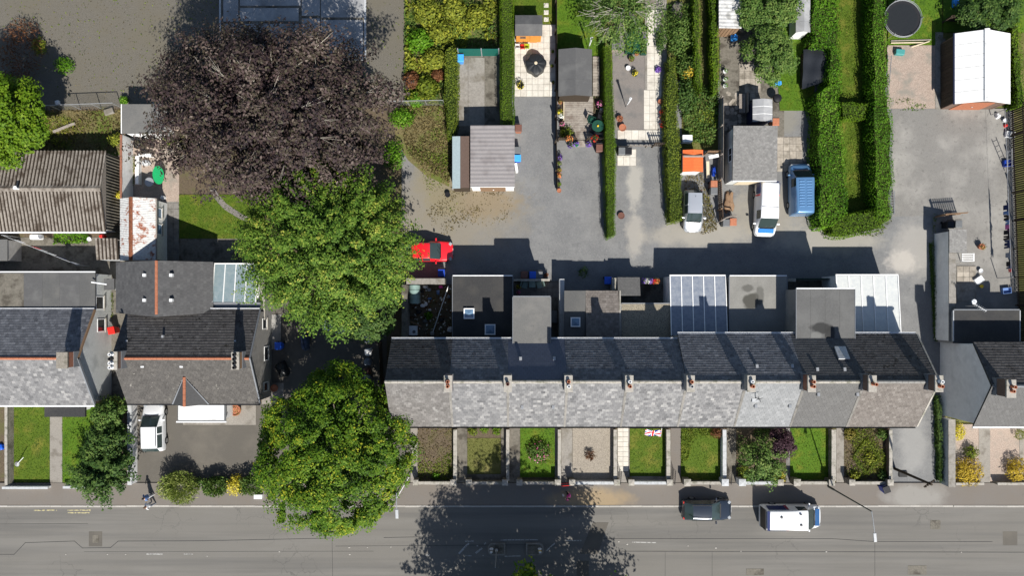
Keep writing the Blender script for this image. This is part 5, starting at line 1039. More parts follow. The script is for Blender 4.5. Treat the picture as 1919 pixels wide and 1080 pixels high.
# pale garage with ribbed roof, centre
h = 2.5; a, b, y0_, y1_ = X(882,h), X(965,h), Y(350,h), Y(235,h); T = thing('garage', 'single garage with mauve-grey ribbed roof and white front', 'garage', ((a+b)/2,(y0_+y1_)/2,0))
MB().box(a+.06,b-.06,y0_+.05,y1_-.06,-.1,h-.14).build('wall', MATS['white_render'], T); mat('mauve_sheet', (.205,.19,.19), (.245,.23,.23), 8, (.18,.165,.165), 1, bump=.1)
corrugated(T, (a,y1_,h-.04),(a,y0_,h-.04),(b,y1_,h+.04), MATS['mauve_sheet'], .33, .014, 1.0); dr = MB().box(a+.75,b-.75,y0_+.02,y0_+.055,0,2.1).build('garage_door', MATS['wood_brown'], T); MB().tube((a+1.8,y0_-.02,1),(a+1.9,y0_-.02,1),.03).build('handle', MATS['white_plastic'], dr); MB().box(a,b,y0_-.03,y0_-.005,h-.16,h+.02).build('fascia', MATS['white_paint'], T)
h = 2.1; a, m_, b, y0_, y1_ = X(848,h), X(863,h), X(880,h), Y(353,h), Y(255,h); T = thing('store', 'narrow side store roofed half blue-grey and half brown', 'shed', (m_,(y0_+y1_)/2,0)); MB().box(a+.05,b-.05,y0_+.05,y1_-.05,-.1,h-.14).build('wall', MATS['wood_dark'], T); plain('bluegrey_sheet', (.27,.34,.36), .6); plain('brown_sheet', (.1,.068,.055), .8); MB().slabq((a,y0_,h-.1),(m_-.004,y0_,h-.02),(m_-.004,y1_,h-.02),(a,y1_,h-.1),.04).build('roof_sheet', MATS['bluegrey_sheet'], T); MB().slabq((m_+.004,y0_+.05,h-.02),(b,y0_+.05,h-.02),(b,y1_,h-.02),(m_+.004,y1_,h-.02),.04).build('roof_sheet', MATS['brown_sheet'], T)
def gshed(label, x0, x1, y0, y1, h0, h1, ridge, roof, wall, name='garden_shed', cat='shed', base=.0, seams=4, front=None):
    """gabled shed; ridge 'x' runs left-right, 'y' up-down"""
    a, b, ya, yb_ = X(x0,h0), X(x1,h0), Y(y1,h0), Y(y0,h0); T = thing(name, label, cat, ((a+b)/2,(ya+yb_)/2,base)); xm, ym = (a+b)/2, (ya+yb_)/2
    if ridge == 'x':
        MB().xprism([(ya+.12,base-.05),(ya+.12,h0-.05),(ym,h1-.12),(yb_-.12,h0-.05),(yb_-.12,base-.05)], a+.08, b-.08).build('wall', MATS[wall], T)
        Q = [((a,ya,h0),(b,ya,h0),(b,ym,h1),(a,ym,h1)),((b,yb_,h0),(a,yb_,h0),(a,ym,h1),(b,ym,h1))]
    else:
        MB().yprism([(a+.12,base-.05),(b-.12,base-.05),(b-.12,h0-.05),(xm,h1-.12),(a+.12,h0-.05)], ya+.08, yb_-.08).build('wall', MATS[wall], T)
        Q = [((b,ya,h0),(b,yb_,h0),(xm,yb_,h1),(xm,ya,h1)),((a,yb_,h0),(a,ya,h0),(xm,ya,h1),(xm,yb_,h1))]
    for q in Q:
        MB().slabq(*q,.06).build('roof_slope', MATS[roof], T)
        p0,p1,p2,p3 = map(Vector,q)
        for k in range(1,seams): f = k/seams; s0 = p0.lerp(p1,f); s1 = p3.lerp(p2,f); u_ = (p1-p0).normalized()*.025; n_ = (p1-p0).cross(p3-p0).normalized()*.012; MB().slabq(s0-u_+n_,s0+u_+n_,s1+u_+n_,s1-u_+n_,.01).build('felt_seam', MATS[roof], T)
    return T, a, b, ya, yb_
T,a,b,ya,yb_ = gshed('little orange timber playhouse with dark felt roof', 966, 1017, 28, 67, 1.7, 2.0, 'x', 'felt_shed', 'wood_orange', 'playhouse', 'playhouse', seams=3)
n = 13
for k in range(n): x_ = a+.1+(b-a-.2)*(k+.5)/n; MB().box(x_-.075,x_+.075,ya+.085,ya+.118,.1,1.62).build('cladding_board', MATS['wood_orange'], T)
window(T, (a+.65, ya+.08, .95), .5, .45, (0,-1), 'wood_brown', sill=False); dr = MB().box(b-1.0,b-.4,ya+.05,ya+.083,.1,1.45).build('door', MATS['wood_orange'], T)
gshed('dark felt roofed shed beside the decking', 1047, 1110, 92, 180, 2.1, 2.45, 'y', 'felt_shed', 'wood_dark', seams=3)
T,a,b,ya,yb_ = gshed('small shed with orange ribbed roof and white front', 1280, 1318, 281, 322, 1.9, 2.1, 'y', 'orange_sheet', 'white_render', seams=7)
MB().box(a,b,(ya+yb_)/2+.25,(ya+yb_)/2+.4,2.12,2.16).build('roof_strap', MATS['wood_grey'], T)
# roughcast outbuilding
h = 2.55; a, b, y0_, y1_ = X(1374,h), X(1457,h), Y(338,h), Y(237,h); T = thing('outbuilding', 'grey roughcast outbuilding with tiled roof above the parked white van', 'outbuilding', ((a+b)/2,(y0_+y1_)/2,0)); MB().box(a+.1,b-.1,y0_+.1,y1_-.1,-.1,h-.16).build('wall', MATS['roughcast'], T); slates(T, (a,y0_,h-.12),(b,y0_,h-.12),(b,y1_,h+.12),(a,y1_,h+.12), 'tile_weathered', .2, .14, 'roof_tiles', lift=.02); window(T, (a+.1, Y(290,1.6), 1.1), 1.2, .9, (-1,0), bars=1); MB().box(a+.8,b-.7,y0_+.06,y0_+.105,0,2.0).build('door', MATS['wood_pale'], T); MB().box(a,b,y0_-.08,y0_-.005,h-.24,h-.1).build('gutter', MATS['white_plastic'], T)
h = 2.0; a, b, y0_, y1_ = X(1347,h), X(1390,h), Y(53,h), Y(-30,h); T = thing('garden_shed', 'shed with white corrugated plastic roof at the top edge', 'shed', ((a+b)/2,(y0_+y1_)/2,0)); MB().box(a+.1,b-.1,y0_+.1,y1_-.1,-.05,h-.15).build('wall', MATS['wood_grey'], T); corrugated(T, (b,y0_,h-.06),(b,y1_,h-.06),(a,y0_,h+.08), MATS['weathered_sheet'], .3, .02, .9)
for k in range(6): MB().box(a+.14+k*.28,a+.38+k*.28,y0_+.05,y0_+.098,.05,1.8).build('cladding_board', MATS['wood_brown'], T)
T,a,b,ya,yb_ = gshed('small shed with white and grey felt slopes in the stony yard', 1411, 1448, 186, 228, 1.9, 2.15, 'y', 'white_render', 'navy_dark', seams=3); [o.data.materials.clear() or o.data.materials.append(MATS['concrete_blue']) for o in T.children if o.name.startswith('roof_slope')][:1]
T,a,b,ya,yb_ = gshed('pale plastic shed at the top edge beside the tall hedge', 1492, 1519, -30, 60, 1.8, 2.05, 'y', 'concrete_blue', 'white_plastic', seams=5)
# white roofed garage, top right
h0, h1 = 2.1, 3.0; xw, xr, xe = X(1790,h0), X(1851,h1), X(1894,h0); y0_, y1_ = Y(195,h0), Y(62,h0); T = thing('garage', 'brown garage under a bright white sheeted roof, top right', 'garage', (xr,(y0_+y1_)/2,0))
MB().yprism([(xw+.08,-.1),(xe-.08,-.1),(xe-.08,h0-.06),(xr,h1-.1),(xw+.08,h0-.06)], y0_+.15, y1_-.1).build('wall', MATS['brick_brown'], T)
for s_,(p,q) in ((1,((xe,y0_,h0),(xe,y1_,h0))),(-1,((xw,y1_,h0),(xw,y0_,h0)))):
    p, q = Vector(p), Vector(q); n = 6
    for k in range(n):
        f0, f1 = k/n, (k+1)/n; a_ = p.lerp(q,f0); b_ = p.lerp(q,f1); g_ = (q-p).normalized()*.014; MB().slabq(a_+g_, b_-g_, Vector((xr,b_.y,h1))-g_, Vector((xr,a_.y,h1))+g_, .03).build('roof_sheet', MATS['white_paint'], T)
MB().yprism([(xr-.22,h1+.0),(xr,h1+.1),(xr+.22,h1+.0),(xr,h1+.04)][::-1], y0_-.03, y1_+.05).build('ridge_cap', MATS['white_render'], T); MB().box(xw-.11,xw-.005,y0_,y1_,h0-.1,h0+.01).build('gutter', MATS['navy_dark'], T); dr = MB().box(xr-1.3,xr+1.3,y0_+.1,y0_+.148,0,2.0).build('garage_door', MATS['terracotta'], T); MB().tube((xr,y0_+.06,1),(xr+.1,y0_+.06,1),.03).build('handle', MATS['steel'], dr)
for k in range(16): y_ = y0_+.2+(y1_-y0_-.4)*(k+.5)/16; MB().box(xw+.045,xw+.077,y_-.16,y_+.16,.05,h0-.1).build('cladding_board', MATS['wood_dark'], T)
MB().box(X(1766),X(1772),Y(90),Y(72),0,.02).build('path_edge', MATS['concrete'], T)
# ================================================================ WALLS, PILLARS AND GATES OF THE FRONT GARDENS
gardens = ['weedy left-end garden','dull lawn with shrubs','lawn with the round flower bed','pebble garden','striped lawn with the flag','lawn beside the pale wall','shrubby garden with purple tree','bright plain lawn','clipped box garden']
divs = [(850,857,'stone_wall','coping'),(949,955,'stone_wall','coping'),(1046,1052,'stone_wall','coping'),(1150.5,1157,'stone_wall','coping'),(1249.5,1257,'stone_wall','coping'),(1355,1362,'white_render','coping_pale'),(1559,1567.5,'stone_wall','coping'),(1667,1673,'brick_brown','coping')]
dl = [0,1,2,3,4,5,7,8]
for (x0,x1,m,c_),k in zip(divs, dl): gwall('dividing_wall', 'low dividing wall on the right side of the %s' % gardens[k], x0, x1, 806, 902, .8, m, c_, group='front garden dividing walls')
fr = [(783,846,0),(883,943,1),(978,1042,2),(1077,1153,3),(1188,1252,4),(1293,1356,5),(1396,1460,6),(1499,1556,7),(1602,1666,8)]
for x0,x1,k in fr: gwall('front_wall', 'low street wall in front of the %s' % gardens[k], x0, x1, 903.5, 909, .75, 'stone_wall' if k not in (3,4,6) else 'white_render', 'coping' if k not in (3,4,6) else 'coping_pale', group='front garden walls')
pp = [(850,0,'right'),(879,1,'left'),(947,1,'right'),(974,2,'left'),(1046,2,'right'),(1073,3,'left'),(1157,3,'right'),(1184,4,'left'),(1256,4,'right'),(1289,5,'left'),(1360,5,'right'),(1392,6,'left'),(1464,6,'right'),(1495,7,'left'),(1560,7,'right'),(1598,8,'left'),(1670,8,'right')]
for x,k,s_ in pp:
    pale = x in (1360,1392); pillar('square gate pillar at the street, %s end of the wall of the %s' % (s_, gardens[k]), x, 905.5, 1.1, .5 if x not in (1289,1360,1392,1495) else .58, 'stone_wall' if not pale else 'white_render', 'coping' if not pale else 'coping_pale', 'gate pillars')
pillar('square gate pillar at the left end of the terrace path, below the lamp', 779, 905.5, 1.1, .45, 'stone_wall', group='gate pillars')
def gate(label, x0, y0, x1, y1, m='iron_black', h=1.0, n=8):
    a, b = P(x0,y0), P(x1,y1); T = thing('garden_gate', label, 'gate', (a.x,a.y,.09), 'garden gates')
    MB().tube(a+Vector((0,0,.2)),b+Vector((0,0,.2)),.022,.022,6).tube(a+Vector((0,0,h)),b+Vector((0,0,h)),.028,.028,6).build('rail', MATS[m], T)
    for k in range(n+1): p = a.lerp(b,k/n); MB().tube(p+Vector((0,0,.15)),p+Vector((0,0,h+.08)),.014,.014,5).build('bar', MATS[m], T)
gate('open black bar gate of the pebble garden', 1160, 903, 1162, 879); gate('open black bar gate of the lawn garden left of the black car', 1260, 903, 1262, 878); gate('open black bar gate by the pale pillar', 1364, 903, 1366, 880)
gate('closed red painted gate behind the walking person', 1051, 906, 1069, 905, 'red_plastic', 1.0, 6)
# left street walls
gwall('front_wall', 'pale low street wall in front of the left lawn', 4, 90, 913, 917.5, .6, 'white_render', 'coping_pale'); gwall('front_wall', 'pale low street wall under the dark conifers', 118, 200, 912, 916.5, .6, 'white_render', 'coping_pale')
gwall('dividing_wall', 'pale wall between the dark conifers and the car drive', 239, 247, 760, 910, 1.0, 'white_render', 'coping_pale'); gwall('dividing_wall', 'narrow dark wall at the left edge of the lawn', 9, 14, 762, 910, .9, 'stone_wall', 'coping')
gwall('front_wall', 'low street wall behind the round pampas bush', 330, 486, 908, 912, .7, 'stone_wall', 'coping')
gwall('front_wall', 'tall pale wall beside the yellow shrubs at the right', 1778, 1791, 787, 914, 1.2, 'coping_pale', 'concrete'); gwall('front_wall', 'low street wall in front of the right gravel garden', 1792, 1845, 905.5, 910, .7, 'stone_wall', 'coping'); gwall('front_wall', 'street wall continuing to the right edge', 1870, 1960, 905.5, 910, .7, 'stone_wall', 'coping')
# ================================================================ YARD WALLS BEHIND THE TERRACE
gwall('yard_wall', 'old concrete wall on the left of the junk yard', 753, 764, 534, 633, 1.8, 'stone_wall', 'concrete_dark'); gwall('yard_wall', 'pebbly concrete wall across the top of the junk yard', 762, 834, 522, 533, 1.8, 'stone_wall', 'concrete', over=.02)
gwall('yard_wall', 'white topped wall between the green seats and slate outhouse', 1049, 1058, 523, 634, 1.9, 'white_render', 'coping_pale'); gwall('yard_wall', 'low yard wall behind the green table and chairs', 963, 1031, 523, 527, 1.5, 'stone_wall', 'coping'); gwall('yard_wall', 'narrow rendered yard wall beside the little slate roof', 1148, 1157, 521, 545, 1.7, 'cement_render', 'coping')
sy = slab('yard_floor', rect(963,1049,527,636), .03, 'concrete_dark'); paving(sy, 964,1047,530,558,8,3,.06,'paving_grey'); slab('yard_floor', rect(765,849,533,636), .025, 'earth'); slab('yard_floor', rect(1158,1258,521,572), .03, 'concrete_dark')
h = 2.0; T = thing('lean_to', 'little grey slate lean-to at the back lane, beside the flower planter', 'lean-to', (X(1180,1),Y(537,1),0)); a, b, y0_, y1_ = X(1158,h), X(1200,h), Y(554,h), Y(520,h); MB().box(a+.05,b-.05,y0_+.05,y1_-.05,0,h-.22).build('wall', MATS['cement_render'], T); slates(T, (b,y1_,h-.15),(a,y1_,h-.15),(a,y0_,h+.2),(b,y0_,h+.2), 'slate_flat', .24, .18, 'roof_slates')
gwall('planter', 'long stone planter full of bright flowers at the back lane', 1200, 1236, 521, 533, .9, 'stone_wall', 'concrete', cat='planter')
for k,(x,f) in enumerate(((1207,'fl_purple'),(1214,'fl_white'),(1220,'fl_purple'),(1226,'fl_red'),(1231,'fl_orange'))): shrub('%s flowering plant in the long stone planter' % ('purple','white','deep purple','red','orange')[k], x, 527, .4, 5, 'shrub', .1, 60, 'flowering_plant', 'flowers', 'planter flowers', z0=.9, flowers=f, nf=50, hz=1.1)
gwall('yard_wall', 'rear yard wall between tall block and lane', 1478, 1492, 522, 528, 1.7, 'roughcast_grey', 'coping')
T = thing('garden_gate', 'dark green corrugated yard gate beside the white lean-to', 'gate', (X(1525,1),Y(523,1),0)); a, b, yy = X(1493,1.6), X(1564,1.6), Y(522,1.6)
for k in range(15): x_ = a+(b-a)*(k+.5)/15; MB().box(x_-.09,x_+.09,yy-.02-.02*(k%2),yy+.01-.02*(k%2),.05,1.6).build('board', MATS['green_dark'], T)
MB().box(a,b,yy-.09,yy-.045,1.2,1.3).build('rail', MATS['green_dark'], T)
slab('yard_floor', rect(1478,1566,527,640), .03, 'concrete_dark')
# ================================================================ TREES
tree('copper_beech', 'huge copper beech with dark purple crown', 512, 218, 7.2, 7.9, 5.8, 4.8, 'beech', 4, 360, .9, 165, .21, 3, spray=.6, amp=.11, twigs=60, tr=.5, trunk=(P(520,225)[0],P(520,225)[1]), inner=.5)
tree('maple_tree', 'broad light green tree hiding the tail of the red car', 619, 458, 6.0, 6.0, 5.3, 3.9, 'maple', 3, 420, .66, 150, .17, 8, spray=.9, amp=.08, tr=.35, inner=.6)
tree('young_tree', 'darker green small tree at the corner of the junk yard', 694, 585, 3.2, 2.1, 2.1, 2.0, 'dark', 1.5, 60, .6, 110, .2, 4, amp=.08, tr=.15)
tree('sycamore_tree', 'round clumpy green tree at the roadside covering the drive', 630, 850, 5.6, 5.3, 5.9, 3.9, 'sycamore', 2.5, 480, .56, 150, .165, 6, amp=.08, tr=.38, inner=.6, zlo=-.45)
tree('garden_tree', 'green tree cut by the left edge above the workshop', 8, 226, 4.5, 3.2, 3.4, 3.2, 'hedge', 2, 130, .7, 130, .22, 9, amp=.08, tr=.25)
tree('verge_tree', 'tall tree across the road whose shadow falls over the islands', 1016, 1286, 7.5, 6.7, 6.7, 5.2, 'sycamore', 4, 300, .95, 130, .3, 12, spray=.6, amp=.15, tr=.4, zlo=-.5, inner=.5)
tree('apple_tree', 'bare-twigged fruit tree at the top of the vegetable garden', 1168, 22, 3.0, 3.0, 2.7, 1.6, 'shrub', 1.4, 85, .7, 70, .16, 21, spray=.4, amp=.12, twigs=60, tr=.14, inner=.2)
tree('bushy_tree', 'leafy rounded bush tree between stony yard and lawn', 1443, 100, 2.0, 1.9, 2.1, 1.6, 'shrub', .8, 70, .5, 110, .16, 22, amp=.1, tr=.1); tree('bushy_tree', 'spreading green bush at the top edge above the stony yard', 1432, 20, 2.0, 2.4, 1.7, 1.6, 'shrub', .8, 75, .55, 110, .17, 23, amp=.1, tr=.1)
tree('bushy_tree', 'green bush at the top edge behind the white roofed garage', 1852, 22, 1.8, 2.6, 1.4, 1.4, 'dark', .8, 75, .5, 110, .17, 24, amp=.1, tr=.1)
tree('garden_tree', 'small green tree in the shrubby front garden', 1432, 868, 2.2, 1.5, 1.5, 1.1, 'shrub', 1.2, 38, .42, 70, .17, 25, amp=.14, tr=.08, spray=.5); tree('purple_shrub', 'dark purple leaved small tree in the shrubby front garden', 1464, 832, 2.0, 1.0, 1.3, .9, 'purple_l', 1.0, 34, .4, 80, .16, 26, amp=.12, tr=.06)
tree('conifer', 'tall dark evergreen nearest the street on the left', 202, 882, 2.4, 1.6, 1.7, 1.9, 'dark', 1.0, 75, .42, 110, .19, 27, spray=1.0, amp=.12, tr=.12); tree('conifer', 'dark evergreen in the middle beside the left lawn', 205, 830, 2.2, 1.3, 1.7, 1.7, 'dark', 1.0, 62, .42, 110, .18, 28, spray=.5, amp=.1, tr=.12); tree('conifer', 'dark evergreen nearest the house on the left', 208, 784, 1.8, 1.2, 1.3, 1.4, 'shrub', .8, 42, .4, 110, .17, 29, spray=.3, amp=.1, tr=.1)
tree('conifer', 'feathery blue-green evergreen spreading onto the left pavement', 166, 892, 1.8, 1.1, 1.0, 1.2, 'shrub', .8, 40, .4, 90, .17, 30, spray=1.0, amp=.12, tr=.1)
# ================================================================ HEDGES
hedge('tall smooth hedge to the left of the white patio', [(937,-120),(962,-120),(963,235),(940,235)], 2.0, 'hedge', .08, 240, .04); hedge('bushy yellow-green hedge on the left of the concrete pad', [(836,92),(848,84),(858,96),(858,165),(856,225),(848,262),(838,256),(834,150)], 1.7, 'hedge_y', .13)
hedge('long narrow clipped hedge ending in the lane', [(1131,84),(1147,84),(1155,270),(1155,440),(1139,446),(1135,270)], 1.7, 'hedge', .08, 240, .04); hedge('long olive hedge beside the silver car', [(1252,108),(1268,104),(1274,250),(1280,330),(1279,413),(1257,416),(1252,330),(1248,200)], 1.6, 'hedge_y', .12)
hedge('upper tall hedge strip left of the stony yard', [(1299,-120),(1312,-120),(1316,170),(1302,150)], 1.7, 'hedge'); hedge('olive upper hedge along the stony yard', [(1331,-120),(1349,-120),(1349,165),(1336,178)], 1.7, 'hedge', .13)
hedge('broad laurel hedge on the left of the grass strip', [(1524,-120),(1572,-120),(1577,200),(1586,330),(1590,398),(1560,424),(1541,425),(1536,300),(1534,176),(1556,158),(1556,88),(1524,80)], 2.1, 'laurel', .15, 120, .14, taper=.1); hedge('broad laurel hedge on the right of the grass strip', [(1634,-120),(1662,-120),(1664,130),(1676,240),(1672,410),(1644,410),(1640,240)], 2.1, 'laurel', .13, 130, .12, taper=.1)
hedge('rounded hedge end closing the grass strip at the lane', [(1556,404),(1600,400),(1645,392),(1672,405),(1650,430),(1600,442),(1562,438)], 1.9, 'hedge', .13, 130, .12, taper=.1); hedge('short cross hedge inside the grass strip', [(1578,192),(1630,192),(1622,222),(1582,224)], 1.4, 'hedge', .13, 130, .1)
hedge('dark ivy hedge along the foot of the gable on the drive', [(1757,742),(1764,742),(1773,905),(1762,905)], .7, 'dark', .12, 170); hedge('weedy strip hedge at the foot of the boundary wall', [(1744,455),(1751,455),(1762,640),(1754,640)], .35, 'dark', .12, 150)
hedge('hedge at the far right beside the white roofed garage', [(1898,40),(1912,30),(1925,195),(1908,200)], 1.6, 'hedge', .13)
# ================================================================ SHRUBS AND GROUND GROWTH
scatter('brambles', 'yellow-green brambles filling the wild garden', [(762,-60),(934,-60),(935,70),(850,100),(835,195),(762,195)], 'bramble', 190, .27, .8, patch=.8, seed=3, asp=.55)
scatter('debris', 'scattered pale scraps and litter in the junk yard', [(788,536),(846,536),(846,630),(768,630),(768,575)], 'fl_white', 7, .2, .25, cat='litter', asp=.6, seed=31); scatter('debris', 'scattered brown scraps and leaves in the junk yard', [(768,536),(846,536),(846,630),(768,630)], 'rust', 14, .22, .2, cat='litter', asp=.5, seed=32)
scatter('brambles', 'darker undergrowth in the wild garden', [(758,-60),(936,-60),(936,92),(836,100),(834,195),(758,195)], 'shrub', 110, .18, .45, seed=4, asp=.5); scatter('dead_stalks', 'rusty dead stalks on the edge of the wild garden', [(757,110),(790,110),(792,185),(760,185)], 'rust', 90, .25, .5, seed=5, asp=.2, patch=1.5)

for k_,(x_,y_,h_,r_,lf_,lb_) in enumerate(((800,20,1.2,26,'bramble','bright bramble mound at the top of the wild garden'),(850,15,1.1,22,'bramble','second bramble mound at the top of the wild garden'),(825,60,1.0,24,'bramble','yellow-green bramble mound in the middle of the wild garden'),(895,30,1.0,22,'bramble','bramble mound near the long smooth hedge'),(785,75,1.1,22,'laurel','fresh green thicket at the gravel edge of the wild garden'),(815,110,1.1,20,'bramble','bramble thicket below the mounds of the wild garden'),(800,165,1.0,20,'hedge_y','green thicket beside the wire fence end'),(772,150,.9,14,'rust','rusty dock clump at the gravel edge'),(820,140,.9,10,'rust','rusty dock clump beside the yellow-green hedge'),(778,185,.7,14,'laurel','fresh green clump at the wire fence'))): shrub(lb_, x_, y_, h_, r_, lf_, .26, 420, 'thicket', 'thicket')
scatter('weeds', 'dry weeds between the fence and the garage', [(742,198),(850,198),(850,262),(843,345),(800,320),(765,290)], 'dry', 120, .2, .3, seed=6); scatter('weeds', 'green weeds between the fence and the garage', [(742,198),(848,198),(846,262),(838,330),(800,310),(765,280)], 'grassy', 90, .2, .35, seed=7, patch=1.3)
scatter('weeds', 'rough yellowing weeds above the workshop', [(75,206),(228,206),(228,250),(90,286)], 'bramble', 120, .18, .3, seed=8, patch=.9); scatter('weeds', 'dry grass above the workshop', [(-20,206),(228,206),(228,286),(-20,286)], 'dry', 90, .2, .25, seed=9)
scatter('weeds', 'sparse weeds dotted over the gravel yard', [(-20,-40),(760,-40),(760,190),(-20,200)], 'grassy', 3.0, .16, .12, seed=10); scatter('leaf_litter', 'stones and litter on the gravel yard', [(-20,-40),(420,-40),(420,190),(-20,200)], 'dry', 7, .07, .03, seed=11, asp=.7)
scatter('weeds', 'weeds around the silver car', [(1282,322),(1316,322),(1330,360),(1345,432),(1318,440),(1282,425)], 'dry', 130, .15, .18, seed=12); scatter('weeds', 'green weeds around the silver car', [(1318,350),(1334,380),(1345,428),(1320,436)], 'hedge_o', 120, .15, .2, seed=13)
scatter('undergrowth', 'tangled green growth in the overgrown garden', [(1250,10),(1300,10),(1300,150),(1346,178),(1344,230),(1334,275),(1282,262),(1270,105),(1250,100)], 'shrub', 170, .2, .8, seed=14, asp=.5); scatter('undergrowth', 'pale grassy growth in the overgrown garden', [(1282,150),(1346,160),(1340,275),(1284,270)], 'hedge_y', 90, .2, .6, seed=15, patch=1.2)
scatter('grass', 'long grass between the laurel hedges', [(1582,0),(1628,0),(1628,395),(1592,395)], 'grassy', 160, .16, .15, seed=16, asp=.2); scatter('weeds', 'weeds at the edge of the pink gravel', [(1665,185),(1752,185),(1752,208),(1672,208)], 'hedge', 90, .15, .15, seed=17, patch=2)
scatter('weeds', 'growth in the left-end front garden', [(784,802),(850,802),(850,900),(784,900)], 'grassy', 260, .14, .16, z=.1, seed=18, patch=1.0); scatter('weeds', 'dry growth in the left-end front garden', [(784,802),(850,802),(850,900),(784,900)], 'dry', 60, .14, .1, z=.1, seed=19)
scatter('bed_plants', 'low plants in the shrubby front garden', [(1382,802),(1472,802),(1472,900),(1382,900)], 'shrub', 150, .17, .4, z=.1, seed=20, patch=1.4); scatter('bed_plants', 'low green plants among the box hedges', [(1583,802),(1665,802),(1665,900),(1583,900)], 'hedge_y', 300, .15, .3, z=.1, seed=21, patch=.9); scatter('bed_plants', 'dry stalks among the box hedges', [(1583,802),(1665,802),(1665,900),(1583,900)], 'dry', 110, .14, .18, z=.1, seed=22)
scatter('bed_plants', 'flowering border at the top of the sixth front lawn', [(1277,802),(1350,802),(1350,812),(1300,822),(1290,860),(1277,870)], 'hedge_y', 200, .15, .35, z=.1, seed=23); scatter('weeds', 'patchy weeds spreading onto the dirt left of the garage', [(765,250),(846,262),(880,360),(960,362),(950,410),(830,440),(800,400),(790,330)], 'dry', 60, .15, .08, seed=33, patch=1.6); scatter('weeds', 'patchy green weeds spreading onto the dirt left of the garage', [(765,240),(846,262),(876,356),(850,400),(810,380),(790,320)], 'grassy', 60, .15, .1, seed=34, patch=1.4)
scatter('weeds', 'leaf scraps on the dirt behind the garage front', [(800,352),(965,352),(960,420),(810,430)], 'dry', 10, .1, .04, seed=24, asp=.6)
scatter('weeds', 'green border in front of the workshop', [(100,440),(168,438),(166,456),(104,458)], 'laurel', 190, .2, .5, seed=25, asp=.5); scatter('weeds', 'weeds in the side passage', [(206,548),(214,548),(214,600),(205,600)], 'hedge_y', 160, .14, .3, seed=26); scatter('weeds', 'plants at the front end of the side passage', [(192,745),(230,745),(232,765),(195,765)], 'hedge', 160, .15, .4, seed=27)
scatter('weeds', 'growth along the back lane wall', [(252,295),(256,295),(252,350),(248,350)], 'hedge_y', 250, .14, .3, seed=28); scatter('moss', 'weeds along the far drive edge', [(1745,400),(1756,400),(1760,640),(1748,640)], 'grassy', 60, .14, .15, seed=29); scatter('moss', 'fringe of weeds under the laurel hedges', [(1530,425),(1560,440),(1650,444),(1672,415),(1668,402),(1600,438),(1545,420)], 'hedge_y', 120, .13, .15, seed=30)
for k in range(2):  # clipped diamond of box
    c0 = [(1626,826),(1650,858),(1626,890),(1602,858)] if k == 0 else None
    if c0:
        for i in range(4):
            (xa,ya_),(xb,yb_) = c0[i], c0[(i+1)%4]; d = math.hypot(xb-xa,yb_-ya_); nx,ny = -(yb_-ya_)/d*3.5,(xb-xa)/d*3.5
            hedge('clipped low box hedge, %s side of the diamond' % ('upper right','lower right','lower left','upper left')[i], [(xa+nx,ya_+ny),(xb+nx,yb_+ny),(xb-nx,yb_-ny),(xa-nx,ya_-ny)], .4, 'hedge_y', .09, 220, .03, 'box_hedge', 'hedge', 'box hedges')
shrub('round bright pampas bush at the drive mouth', 333, 914, 1.9, 32, 'pampas', .34, 1500, asp=.16, spiky=1, rpy=27); shrub('leafy green shrub right of the round pampas bush', 402, 912, 1.5, 25, 'shrub', .2, 700, spiky=1, rpy=17); shrub('small yellow variegated shrub by the street', 441, 911, 1.3, 15, 'gold', .15, 400, rpy=17); shrub('dark feathery shrub beside the yellow one', 470, 911, 1.5, 21, 'shrub', .18, 600, spiky=1, rpy=18)
shrub('low dark shrub between the pampas bush and the leafy shrub', 372, 905, 1.0, 9, 'shrub', .15, 150)
shrub('small leafy plant on the gravel near the top left', 119, 121, .7, 17, 'laurel', .22, 240, asp=.35, rpy=15); shrub('brown withered bush at the top left corner', 38, 95, 1.6, 34, 'rust', .3, 700, asp=.16, spiky=1, rpy=60); shrub('green weedy bush beside the withered one', 72, 85, .6, 14, 'bramble', .2, 200, rpy=16, asp=.35); shrub('green clump under the fence near the store', 232, 188, .6, 8, 'laurel', .18, 120); shrub('dark bush at the left edge of the gravel yard', 12, 165, 1.2, 30, 'dark', .2, 400); shrub('yellow-green bush behind the workshop gable', 216, 262, 1.0, 12, 'bramble', .2, 160)
shrub('green shrub at the left end of the fruit bed, second front garden', 886, 808, .8, 9, 'hedge_y', .15, 150); shrub('green shrub in the middle of the bed, second front garden', 908, 804, .7, 8, 'hedge', .15, 120); shrub('green shrub on the right of the bed, second front garden', 931, 807, .8, 9, 'hedge', .15, 150)
shrub('bushy flower bed centre of the third lawn', 1010, 848, .8, 21, 'shrub', .17, 500, flowers='fl_pink', nf=60); shrub('spiky red and green plant on the pebbles', 1107, 855, .7, 9, 'rust', .4, 60, asp=.12, spiky=1); shrub('yellow shrub beside the tall pale wall', 1798, 810, 1.0, 11, 'gold', .14, 300, rpy=15)
shrub('amber spiky shrub in the right gravel garden', 1816, 885, 1.2, 26, 'amber', .26, 600, asp=.25, rpy=24); shrub('green bush at the back of the amber shrub', 1822, 850, .9, 12, 'hedge_y', .18, 180); shrub('amber spiky shrub at the right edge by the street', 1908, 882, 1.2, 18, 'amber', .26, 400, asp=.25, rpy=20); shrub('palm-like green plant at the right edge', 1913, 815, 1.0, 9, 'bramble', .3, 90, asp=.12, spiky=1)
shrub('gold-green bush near the street in the shrubby garden', 1459, 895, .9, 12, 'gold', .13, 260); shrub('small round shrub at the left of the shrubby garden', 1395, 885, .9, 12, 'hedge_y', .15, 220); shrub('low dark shrub at the top of the shrubby garden', 1436, 812, .8, 22, 'dark', .16, 300, rpy=10); shrub('rose bush at the top right of the sixth lawn', 1344, 812, 1.0, 10, 'rust', .16, 160)
